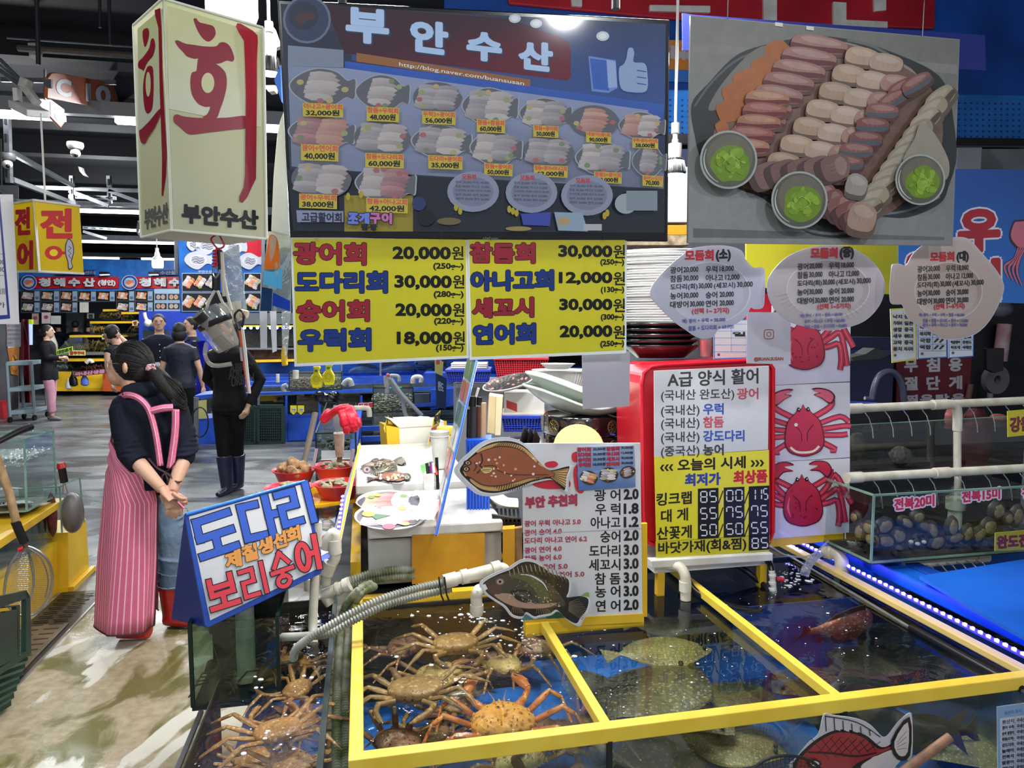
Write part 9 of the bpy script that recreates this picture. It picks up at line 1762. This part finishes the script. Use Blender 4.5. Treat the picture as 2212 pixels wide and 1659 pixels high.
def heap(p_,x0,x1,y0,y1,n,words,m=cm,grp='far crabs',big=.09,nm='crab'):
 for k in range(n):
  x=RU(x0,x1);f_=(x-x0)/(x1-x0);y=LE(y1,y0,R.random()*sin(PI*min(.98,max(.02,f_))));c=p_.w(x,y,-.35-RU(-.25,.2));b=MB();b.ball(c,(big,big*.8,big*.45),8,wob=.08)
  for j in range(8):a=PI*2*j/8+RU(-.2,.2);b.tube([c+V((big*.8*cos(a),big*.6*sin(a),0)),c+V((big*1.7*cos(a),big*1.2*sin(a),big*.7)),c+V((big*2.6*cos(a),big*1.8*sin(a),-big*.4))],[big*.16,big*.14,big*.04],4,caps=False)
  tag(b.mk(nm,m,None,True),words,nm,grp)
t1,p1_=fartank('lowest far yellow-based tank with white clams and red shells, behind the trolley',118,262,776,802,1.2,845);heap(p1_,125,150,788,798,12,'pale clam in the lowest far tank',mat('far_clam',(150,150,140),.6),'clams in the lowest far tank',.07,'clam');heap(p1_,160,250,790,798,16,'reddish shellfish in the lowest far tank',mat('far_red_shell',(130,70,56),.6),'red shellfish in the lowest far tank',.07,'shellfish')
t2,p2_=fartank('middle far tank heaped with snow crabs behind the green name card',150,265,724,762,.6);heap(p2_,155,262,736,757,34,'snow crab in the heap of the middle far tank',cm,'snow crabs in the middle far tank',.10)
pZ([p2_.w(120,760),p2_.w(152,727),p2_.w(152,762)],EV*.02).mk('slanted_pane',gS,t2)
t3,p3_=fartank('upper far tank on the middle one, with golden crabs',194,315,694,722,.3);heap(p3_,200,240,706,718,12,'golden crab in the upper far tank',mat('far_gold',(206,150,84),.5),'golden crabs in the upper far tank',.08);heap(p3_,292,312,700,716,9,'brown crab behind the far name card in the upper tank',cm,'brown crabs in the upper far tank',.08)
t4,p4_=fartank('topmost far tank left, stacked on the upper one',222,252,668,690,.2);heap(p4_,225,250,674,687,10,'crab in the topmost left far tank',cm,'crabs in the topmost left far tank',.07);t5,p5_=fartank('topmost far tank right with a pale cylinder, stacked on the upper one',262,300,674,692,.25);heap(p5_,266,284,680,688,6,'crab in the topmost right far tank',cm,'crabs in the topmost right far tank',.07)
pZ([pfl(.9).w(*a)for a in((118,762),(262,760),(262,766),(118,768))],EV*1.2).mk('middle_shelf',gV,t2)
for(x0,y0,x1,y1,c_,s_,tc_,w_)in((122,756,157,748,(196,226,40),'대천꽃게',(60,90,60),'lime name card leaning on the far tank, left one'),(149,757,184,757,(206,226,120),'알쭈꾸미',(190,60,60),'pale green name card right of the lime one'),(220,722,248,721,(176,196,130),'박달대게',(110,50,44),'green name card on the rim of the middle far tank'),(286,693,297,692,(196,196,130),'랩',(120,50,50),'small name card on the upper far tank'),(160,803,228,796,(90,40,50),'국내산생물',(216,150,176),'dark card with pink lettering on the far yellow base')):
 p_=pfl(1.6 if y0>740 else 1.1);tt=TH('name_card',w_,'card',p_.w(x0,y0+12));hh=11;pZ([p_.w(*a)for a in((x0,y0),(x1,y1),(x1,y1+hh),(x0,y0+hh))],EV*.02).mk('card',mat('nc_%d'%x0,c_,.5),tt);q=Pr(p_,.001,.003);q.text(s_,(x0+2,y0+2,x1-2,y1+2,7.5),tc_,.02,.5);q.mk('lettering',tt,pQ)
for(px,py,r_,m_,w_)in((158,822,.10,bQ,'black plastic bag hanging on the far yellow base'),(148,832,.07,mat('clear_bag'),'clear bag with cups hanging on the far yellow base'),(183,822,.09,mat('bag_blue',(90,120,210),.5,alpha=.9),'light blue bag hanging on the far yellow base')):
 c=pfl(1.5).w(px,py);b=MB();b.tube([c+V((0,0,r_*2.2)),c+V((0,0,r_*1.3)),c+V((0,0,r_*.3)),c-V((0,0,r_)),c-V((0,0,r_*1.3))],[r_*.1,r_*.35,r_*.9,r_,r_*.4],12,ry=[r_*.1,r_*.3,r_*.6,r_*.6,r_*.2]);tag(b.mk('plastic_bag',m_,None,True),w_,'bag')
tag(tB(arc([pfl(1.3).w(x,y)for x,y in((186,784),(192,779),(198,780),(200,784))],4),.045,8).mk('pipe_elbow',pvc,None,True),'white pipe elbow on the far tank rim','pipe')
tag(pZ([pfl(1.5).w(x,y)for x,y in((222,801),(262,801),(262,846),(222,845))],EV*.5).mk('orange_crate',mat('crate_orange',(196,84,36),.5),None),'orange crate beside the far yellow base','crate')
pZ([PV(13.2).w(x,y)for x,y in((300,672),(470,672),(470,760),(300,760))],EV*.1).mk('wall_blue_partition',mat('far_blue_wall',(20,60,180),.5),kind='structure')
t=TH('fish_tank','far blue-rimmed tank with a pale hose behind the cardigan wearer','fish tank',PV(12).w(310,800));p_=PV(12.0);pZ([p_.w(x,y)for x,y in((306,705),(345,704),(345,712),(306,712))],EV*.8).mk('rim',blue,t);pZ([p_.w(x,y)for x,y in((308,712),(345,712),(345,790),(308,790))],EV*.7).mk('tank_body',mat('far_tank_back'),t);tB(arc([p_.w(x,y,.1)for x,y in((312,675),(316,690),(330,700),(345,706))],4),.03,8).mk('hose',pvc,t,True)
for x in(320,334):bA(p_.w(x,698,.1),.07,8).mk('pipe_end',wH,t,True)
# left wall pillar, calendar, aprons, trolley
pl_=P2(0,800,12.3,80,800,12.6);pZ([pl_.w(x,y)for x,y in((-300,400),(40,400),(40,922),(-300,930))],-pl_.n*.3).mk('wall_pillar',mat('pillar',(104,104,108),.8,k2=(80,80,84),sL=2),kind='structure')
t=TH('calendar','white wall calendar with rows of numbers on the pillar','calendar',pl_.w(25,750));BO('sheet',pl_,[(14,698),(45,697),(44,748),(17,752)],pW,t,.01,lift=.02);q=Pr(pl_,.001,.022);q.rect(15,698,45,749,(150,150,156))
for r_ in range(5):
 for c_ in range(7):
  n_=r_*7+c_+1
  if n_<32:q.text(str(n_),(16.5+c_*4,702+r_*9,19+c_*4,702+r_*9,4),(60,60,66)if c_ else(150,50,50),.012)
q.mk('print',t,pQ)
t=TH('warning_sticker','torn yellow and orange round warning sticker on the pillar','sticker',pl_.w(28,800));BO('sheet',pl_,[(16,752),(42,748),(40,812),(24,808),(20,780)],mat('sticker_yellow',(206,140,40),.6,k2=(170,90,40)),t,.005,lift=.02);q=Pr(pl_,.001,.022);q.ell(32,783,9,20,(200,96,40));q.ell(32,783,7,17,(214,150,40));q.line([(29,768),(33,780),(28,790)],2.5,BK,3);q.line([(33,778),(38,776)],2,BK);q.line([(30,786),(36,790)],2,BK);q.mk('print',t,pQ)
t=TH('hanging_apron','dark red apron hanging beside the calendar pillar','apron',pl_.w(55,850));b=MB();b.grid(lambda a,c:pl_.w(LE(46,62,a)+(8*c*(a-.4)),LE(690,870,c),.1+.06*sin(9*a)),10,8);b.mk('cloth',mat('apron_red',(110,28,44),.5,k2=(84,20,34)),t,True);tB([pl_.w(48,690,.1),pl_.w(56,716,.14),pl_.w(60,740,.14)],.015,6).mk('strap',bQ,t)
t=TH('coat','white coat hanging behind the person in pink trousers','coat',pfl(1.5).w(110,760));tB(arc([pfl(1.5).w(x,y)for x,y in((108,706),(112,725),(118,745),(117,760))],4),[.05+.01*k for k in range(13)],8,ry=.04).mk('cloth',mat('coat_white',(190,186,174),.8),t,True)
t=TH('utility_trolley','grey three-shelf plastic trolley on casters','trolley',gz(40,905));gt=mat('trolley_grey',(126,144,150),.5)
tb=gz(22,913);tw=gz(75,908)-tb;td=EV*.5;
for z in(.12,.50,.93):
 c=[tb+V((0,0,z)),tb+tw+V((0,0,z)),tb+tw+td+V((0,0,z)),tb+td+V((0,0,z))];pZ(c,(0,0,.03)).mk('shelf',gt,t)
 for a,b2 in zip(c,c[1:]+c[:1]):bE(a+V((0,0,.04)),b2+V((0,0,.04)),.03,.06).mk('shelf_rim',gt,t)
for c in(tb,tb+tw,tb+tw+td,tb+td):tB([c+V((0,0,.1)),c+V((0,0,.98))],.025,8).mk('upright',gt,t,True);tB([c+V((-.015,0,.045)),c+V((.015,0,.045))],.045,12).mk('caster',bQ,t,True);bE(c+V((0,0,.06)),c+V((0,0,.12)),.02,.03,(0,1,0)).mk('caster_fork',sQ,t)
tag(pZ([pl_.w(x,y,.4)for x,y in((-30,868),(4,868),(8,905),(-30,910))],EV*.3).mk('red_crate',red,None),'red crate corner at the left edge behind the trolley','crate')
for(x0,x1,y0,y1,m_,w_)in((52,66,700,745,mat('screen_glow',(150,170,255),.4,em=1.0,var=0),'small lit screen of the far cash desk'),(54,68,690,700,mat('lime_note',(190,220,40),.5),'lime note beside the far cash desk')):tag(pZ([pfl(2.0).w(*a)for a in((x0,y0),(x1,y0),(x1,y1),(x0,y1))],EV*.1).mk('desk_item',m_,None),w_,'screen'if'screen'in w_ else'note')
# blue menu board half way back
pm_=P2(385,600,7.6,560,600,8.2);t=TH('menu_signboard','blue signboard with signed fish-shaped plates above platter photos, behind the jug','sign',pm_.w(470,675))
BO('board',pm_,[(384,516),(566,516),(566,676),(392,676)],mat('signboard_blue',(44,116,200),.3,k2=(30,90,170)),t,.04,bv=.005);q=Pr(pm_,.0005,.003);q.rect(528,516,566,560,(200,30,50))
for cx,cy,rx,ry in((448,532,30,18),(428,562,30,20),(505,535,28,20),(540,564,26,18),(417,528,14,14)):
 q.blob([(cx-rx,cy),(cx-rx*.7,cy-ry*.7),(cx,cy-ry),(cx+rx*.7,cy-ry*.5),(cx+rx,cy-ry*.5),(cx+rx,cy+ry*.4),(cx+rx*.6,cy+ry*.4),(cx,cy+ry),(cx-rx*.6,cy+ry*.7)],(196,196,206));q.ell(cx,cy,rx*.62,ry*.55,(214,214,222));q.ell(cx,cy,rx*.5,ry*.42,(176,176,186))
 for k in range(3):q.line([(cx-rx*.4+RU(-2,2),cy-5+k*5),(cx-4,cy-8+k*5),(cx+3,cy-3+k*5),(cx+rx*.4,cy-6+k*5)],.9,(50,50,56),3)
for(x0,x1)in((393,470),(527,564)):
 for(y0,y1)in((590,630),(632,673)):
  q.rect(x0,y0,x1,y1,(196,210,226));q.rect(x0+1,y0+1,x1-1,y1-1,(34,36,40))
  n_=3 if x0==393 else 1
  for k in range(n_):dish(q,x0+14+k*25 if n_==3 else x0+19,(y0+y1)/2,11 if n_==3 else 17,15,.5,('white+salmon','salmon+white','grey+white')[k]if n_==3 else'white+salmon+grey',int(x0+y0+k),'none',n=5)
q.text('부안수산',(428,584,458,584,5),(200,210,226),.012);q.mk('print',t,gQ);bE(pm_.w(567,500,.0),pm_.w(567,672,.0),.04,.04).mk('edge_rail',sQ,t)
tag(tB([pm_.w(380,490),pm_.w(381,590)],.02,6).mk('sign_post',sQ,None),'thin pale post at the left edge of the blue signboard','post')
# blue tanks across the aisle, behind the banners
VM=8.47;pm2=PV(VM);t=TH('tank_bench','long blue tank bench across the aisle with glass fronts','fish tank',pm2.w(600,955))
fm_=mat('mid_blue',(34,88,206),.4,k2=(26,68,176));tw_=clear('mid_water',(190,205,205),.6,.03,bu=.35,bs=14,hz=.08);mb_=mat('mid_tank_back',(60,78,92),.6,k2=(40,52,66),sL=5)
pZ([pm2.w(x,y)for x,y in((430,852),(1080,832),(1080,838),(430,858))],EV*.06).mk('front_rail',fm_,t)
pZ([pm2.w(x,y)for x,y in((430,858),(1080,838),(1080,890),(430,900))],EV*.01).mk('glass_front',gS,t);pZ([x+EV*.7 for x in[pm2.w(a,b)for a,b in((430,850),(1080,830),(1080,892),(430,902))]],EV*.02).mk('tank_back',mb_,t)
pZ([pm2.w(x,y,-.02)for x,y in((430,898),(1080,886),(1080,945),(430,960))],EV*.02).mk('base_panel',fm_,t)
for x in(477,527,558,618,690,780):pZ([pm2.w(x+a,y,.01)for a,y in((-2,855),(3,855),(3,955),(-2,957))],EV*.04).mk('upright',fm_ if x>560 else gV,t)
for k,(x0,x1)in enumerate(((618,690),(700,770))):pZ([pm2.w(a,b,.015)for a,b in((x0+4,904),(x1-4,902),(x1-4,950),(x0+4,952))],EV*.02).mk('base_door',blue,t)
wz=pm2.w(700,848).z-.03
for k in range(5):v0=VM+.06+k*.8;pZ([S(U(430,855,VM)-.2,v0+.72,wz+.02),S(6,v0+.72,wz+.02),S(6,v0+.8,wz+.02),S(U(430,855,VM)-.2,v0+.8,wz+.02)],(0,0,.05)).mk('cross_rail',fm_,t)
pO([S(U(430,855,VM),VM+.05,wz),S(6,VM+.05,wz),S(6,VM+4,wz),S(U(430,855,VM),VM+4,wz)]).mk('water',mat('mid_water_solid',(66,84,98),.08,k2=(38,52,66),sL=3,bu=.5,bs=9),t)
for(x0,x1,y0,y1,d,w_,n)in((625,738,806,842,.0,'glass tank packed with pale shellfish behind the yellow bottle tags',60),(806,892,838,892,-1.6,'glass tank packed with small crabs, green clip on its rim',70)):
 p_=PV(VM+d+.02);tt=TH('glass_tank',w_,'fish tank',p_.w(x0,y1));C=[p_.w(x0,y0),p_.w(x1,y0),p_.w(x1,y1),p_.w(x0,y1)];pO(C).mk('front_pane',gS,tt);pO([x+EV*.4 for x in C]).mk('back_pane',mat('tank_back_grey',(96,104,98),.6),tt);pO([C[3],C[2],C[2]+EV*.4,C[3]+EV*.4]).mk('bottom_pane',dk,tt)
 for s_ in(0,1):pO([C[s_],C[3-s_],C[3-s_]+EV*.4,C[s_]+EV*.4]).mk('side_pane',gS,tt)
 for a,b in((C[0],C[1]),(C[3],C[2]),(C[0],C[3]),(C[1],C[2]),(C[0],C[0]+EV*.4),(C[1],C[1]+EV*.4)):bE(a,b,.012,.012).mk('edge_strip',dedge,tt)
 b=MB();h=(C[0]-C[3]).length
 for k in range(n*5):
  f_=R.random();c=LE(C[3],C[2],f_)+EV*RU(.02,.3)+V((0,0,RU(.01,h*.7)));b.ball(c,(RU(.012,.028),.014,.009),5,wob=.25);
  if k%3==0:b.tube([c,c+V((RU(-.04,.04),0,RU(-.03,.03)))],.004,3)
 b.mk('shellfish',mat('pale_shell',(150,146,126),.6,k2=(96,92,78),sL=20),tt,kind='stuff')
tag(tB([PV(VM-1.6).w(832,839),PV(VM-1.6).w(868,837)],.012,6).mk('green_clip',mat('teal',(40,160,140),.4),None),'teal clip on the rim of the small crab tank','clip')
def gp(words,pts,Y,r_=.035,m=gP):tt=TH('grey_pipe',words,'pipe',aT(*pts[0],Y));tB(arc([aT(*p_,Y)for p_ in pts],5),r_,10).mk('pipe',m,tt,True)
gp('grey pipe elbow looping over the clam tank across the aisle',((742,832),(748,824),(756,822),(760,834)),8.6);gp('pale pipe bend at the right of the blue bench',((892,828),(894,816),(908,815),(910,826)),8.4,.03,pvc)
gp('tall grey pipe tee with a pink cap above the crab tank',((836,850),(838,822),(842,813),(850,812),(860,814),(862,824)),7.2,.022,gP);gp('left grey drain hose dropping to the black water',((840,816),(852,840),(868,862),(874,890),(879,902)),6.9,.02,gP);gp('right grey drain hose dropping to the black water',((844,818),(866,850),(890,876),(912,898)),6.8,.02,gP);gp('upright grey pipe beside the tee',((832,812),(834,836)),7.2,.02)
gp('grey pipe stub left of the clam tank',((614,846),(612,836),(620,832)),8.8,.03);gp('white capped pipe standing behind the clam tank',((639,818),(639,800)),9.2,.04,pvc);gp('white pipe end far along the bench',((600,826),(600,808)),9.6,.025,pvc)
tag(bA(aT(838,810,7.15),.02,8).mk('pink_cap',mat('pink_cap',(220,110,120),.4),None,True),'small pink cap on the grey pipe tee','cap')
gp('white pipe elbow leading behind the red gloves',((765,882),(790,882),(797,886),(798,900)),5.6,.022,pvc)
t=TH('fish_tank','big blue-backed tank with grey fish swimming, across the aisle','fish tank',PV(12.2).w(900,830));p_=PV(12.2);pZ([p_.w(x,y)for x,y in((560,775),(1090,770),(1090,822),(560,826))],EV*.1).mk('back',mat('tank_sky',(40,100,190),.5,k2=(30,78,160),sL=1),t);pZ([p_.w(x,y,.8)for x,y in((735,822),(1090,818),(1090,826),(735,830))],EV*.1).mk('rim',fm_,t);pZ([p_.w(x,y,.8)for x,y in((735,770),(1090,770),(1090,820),(735,824))],EV*.01).mk('front_pane',clear('blue_glass',(190,210,235),.5,.02),t)
for x in(822,738):pZ([p_.w(x+a,y,.82)for a,y in((-2,770),(2,770),(2,822),(-2,822))],EV*.02).mk('upright',gV,t)
for k,(px,py,L_,rz,w_)in enumerate(((852,806,.55,10,'grey bream swimming right in the big blue tank'),(793,809,.45,190,'grey bream turned left in the big blue tank'),(925,786,.35,200,'pale striped fish near the top of the big blue tank'),(918,806,.25,0,'small grey fish at the right of the big blue tank'))):f_=roundfish('grey_bream',w_,mat('bream',(110,112,118),.4,k2=(80,82,90),sL=10),L_*2.0,px,py,.8,rz,0,.36,.4);f_.location=p_.w(px,py,.4)
t=TH('crate','dark green perforated crate standing on its side under the blue bench, right one','crate',pm2.w(590,905));gdm=mat('crate_dark_green',(30,56,50),.5)
def mcrate(t,x0,x1,y0,y1,p_=PV(VM-.15)):
 q4=[p_.w(x0,y0),p_.w(x1,y0),p_.w(x1,y1),p_.w(x0,y1)]
 for a,b in zip(q4,q4[1:]+q4[:1]):bE(a,b,.03,.05).mk('frame',gdm,t)
 b=MB()
 for k in range(13):b.beam(LE(q4[0],q4[1],k/12),LE(q4[3],q4[2],k/12),.016,.01)
 for k in range(15):b.beam(LE(q4[0],q4[3],k/14),LE(q4[1],q4[2],k/14),.016,.01)
 b.mk('lattice',gdm,t,kind='stuff');pZ([x+EV*.12 for x in q4],EV*.01).mk('rear',dk,t)
mcrate(t,556,612,878,958);t=TH('crate','dark green perforated crate partly behind the black sweatshirt, left one','crate',pm2.w(530,905));mcrate(t,508,552,880,960)
for k,x in enumerate((627,643)):p_=PV(VM-.1);tt=TH('yellow_tag',('left','right')[k]+' yellow shield-shaped price tag on the blue bench glass','tag',p_.w(x+7,896));BO('tag',p_,[(x,876),(x+14,876),(x+14,889),(x+7,896),(x,890)],mat('tag_lemon'),tt,.01);q=Pr(p_,.001,.002);q.rect(x+3,881,x+12,889,(206,210,206));q.text('만원',(x+4,883,x+11,883,4),BK,.012);q.mk('print',tt,pQ)
t=TH('plastic_bag','knotted black plastic bag hanging on the blue bench rail','bag',aT(708,870,9.3));b=MB();c=aT(708,862,9.3);b.ball(c,(.13,.08,.09),14,wob=.16);b.ball(aT(690,856,9.3),(.07,.05,.07),10,wob=.2);b.ball(aT(724,858,9.3),(.06,.05,.08),10,wob=.2);b.tube([c,aT(712,878,9.3),aT(705,890,9.3)],[.05,.05,.02],8);b.mk('bag',mat('bag_black',(20,20,22),.25),t)
tag(pZ([PV(VM+.2).w(x,y)for x,y in((640,868),(690,862),(690,885),(640,888))],EV*.3).mk('brown_tray',mat('brown_tray',(86,70,56),.6),None),'brown tray inside the blue bench tank left of the black bag','tray')
heap(PV(VM+.2),735,800,858,880,12,'brown king crab in the blue bench tank',mat('bench_crab',(130,96,66),.6),'king crabs in the blue bench tank',.07)
q=Pr(PV(VM-.05),.001,.003);q.text('킹크랩',(775,872,806,870,9),(190,40,60),.02,.8,((220,220,226),1));q.mk('lettering',bpy.data.objects['tank_bench'],pQ)
# blue tank rack nearer, left of the counter
t=TH('tank_rack','blue-framed tank rack with dark water running back beside the red gloves','fish tank',S(-.6,4,0));zz=.62
a0=atz(777,1000,zz);a1=atz(777,888,zz);bE(a0-V((0,.3,0)),a1,.055,.06).mk('side_rail',fm_,t)
for y in(926,948,968,994):c0=atz(782,y,zz);bE(c0,c0+EU*1.6,.035,.045).mk('cross_rail',fm_,t)
c0=atz(780,1010,zz-.05);c1=atz(780,890,zz-.05);pO([c0,c0+EU*1.7,c1+EU*2.2,c1]).mk('water',mat('mid_water_dark',(44,52,58),.06,k2=(24,28,32),sL=4,bu=.4,bs=10),t)
pO([c0-V((0,0,.01)),c0+EU*1.7,c0+EU*1.7-V((0,0,.5)),c0-V((0,0,.55))]).mk('front_panel',dk,t)
pZ([aT(x,y,7.3)for x,y in((930,842),(1000,838),(1000,872),(930,886))],(0,.05,0)).mk('frame_box',fm_,t);pZ([aT(x,y,7.28)for x,y in((894,851),(928,850),(928,876),(896,878))],(0,.05,0)).mk('inner_tank',mb_,t);pZ([aT(x,y,7.25)for x,y in((892,874),(960,868),(960,876),(892,880))],(0,.05,0)).mk('lower_rail',fm_,t);pZ([aT(x,y,8)for x,y in((915,806),(975,806),(975,830),(915,832))],(0,.3,0)).mk('rear_box',fm_,t)
p_=aT(700,925,5.0);t=TH('glass_tank','glass tank with dark shellfish and a green basket behind the taped scoop','fish tank',p_);za,zb=.50,.86;P4=[V((p_.x-.08,4.85,0)),V((p_.x+.24,4.92,0)),V((p_.x+.08,6.0,0)),V((p_.x-.26,5.95,0))]
P4=[aT(682,925,5.0),aT(768,922,5.05),aT(769,878,6.9),aT(706,880,6.9)];P4=[V((x.x,x.y,0))for x in P4]
for i in range(4):a,b=P4[i],P4[(i+1)%4];pO([a+EZ*za,b+EZ*za,b+EZ*zb,a+EZ*zb]).mk('pane',gS,t);bE(a+EZ*zb,b+EZ*zb,.01,.01).mk('edge_strip',dedge,t);bE(a+EZ*za,a+EZ*zb,.01,.01).mk('edge_strip',dedge,t)
pO([x+EZ*za for x in P4]).mk('bottom_pane',dk,t);pO([x+EZ*(zb-.05)for x in P4]).mk('water',tw_,t)
b=MB()
for k in range(160):f_,g_=R.random(),R.random()**2;c=LE(LE(P4[0],P4[1],f_),LE(P4[3],P4[2],f_),g_)+EZ*(za+RU(0,.16));b.ball(c+V((0,.02,0)),RU(.012,.026),6,wob=.3)
b.mk('shellfish',mat('dark_shell',(74,76,66),.6,k2=(44,46,42),sL=20),t,kind='stuff');MB().box((P4[0]+P4[1])/2+EZ*.54+V((0,-.03,0)),(.28,.03,.10)).mk('green_basket',gcm,t,bv=.004)
for(p0,p1_,w_,bd,tx_)in(((940,806),(955,770),'small card with pink and black print hanging behind the blue board',(206,200,120),0),((942,878),(962,806),'dark blue card with pale lettering beside the blue bench',(40,60,96),1)):
 pc2=P2(p0[0],p0[1],6.6,p1_[0]+4,p0[1],6.9);tt=TH('hanging_card',w_,'card',pc2.w(*p0));o=[(p0[0],p1_[1]),(p1_[0]+3,p1_[1]+12),(p1_[0]+1,p0[1]+6),(p0[0]+1,p0[1])];BO('card',pc2,o,mat('hc_%d'%tx_,bd,.5),tt,.006);q=Pr(pc2,.0008,.002)
 if tx_:q.text('완도',(946,822,958,828,20),(150,170,190),.02,.5)
 else:q.rect(943,775,950,786,(200,80,110))
 q.mk('lettering',tt,pQ)
t=TH('blue_table','low blue bench end with a yellow notice beside the black trousers','bench',gz(450,955));p_=PV(VM-1.6);pZ([p_.w(x,y)for x,y in((420,855),(470,850),(470,858),(420,863))],EV*.5).mk('top',fm_,t);pZ([p_.w(x,y)for x,y in((424,906),(470,902),(470,955),(424,960))],EV*.5).mk('lower_panel',fm_,t);pZ([p_.w(x,y,.01)for x,y in((426,866),(446,864),(446,903),(426,905))],EV*.02).mk('yellow_notice',mat('notice',(196,190,120),.5),t)
tB([p_.w(424,858),p_.w(424,958)],.03,6).mk('post',gV,t)
t=TH('ring_net','round wire hoop net leaning on the blue bench end','net',gz(432,955));tB([aT(432+18*cos(a),912+32*sin(a),7.6)for a in[k*PI/14 for k in range(28)]],.008,5,cl=True).mk('hoop',dark,t,True)
# knives on a magnetic strip and dim goods at the far end of the aisle
t=TH('fish_tank','lit crab tank in the distance behind the hanging strips','fish tank',PV(11.5).w(600,750));p_=PV(11.5)
for k,(y0,y1,m_)in enumerate(((676,700,mat('dim_glass',(70,80,90),.4)),(706,748,mat('crab_dim',(58,54,44),.7,k2=(34,34,32),sL=12,bu=.5)),(756,784,mat('crab_dim2',(96,66,50),.7,k2=(54,40,34),sL=12,bu=.5)))):pZ([p_.w(x,y,-.2)for x,y in((522,y0),(640,y0),(640,y1),(522,y1))],EV*.1).mk('display_tank',m_,t)
for y in(703,752):pZ([p_.w(x,y+a)for x,a in((522,0),(640,0),(640,3),(522,3))],EV*.2).mk('rail',gV if y>740 else yQ,t)
pZ([p_.w(x,y)for x,y in((548,778),(640,776),(640,781),(548,783))],EV*.2).mk('yellow_rail',yQ,t)
for k in range(8):bA(p_.w(528+k*14,708),.03,6).mk('lamp_dot',mat('blue_dot',(150,180,255),.4,em=4,var=0),t)
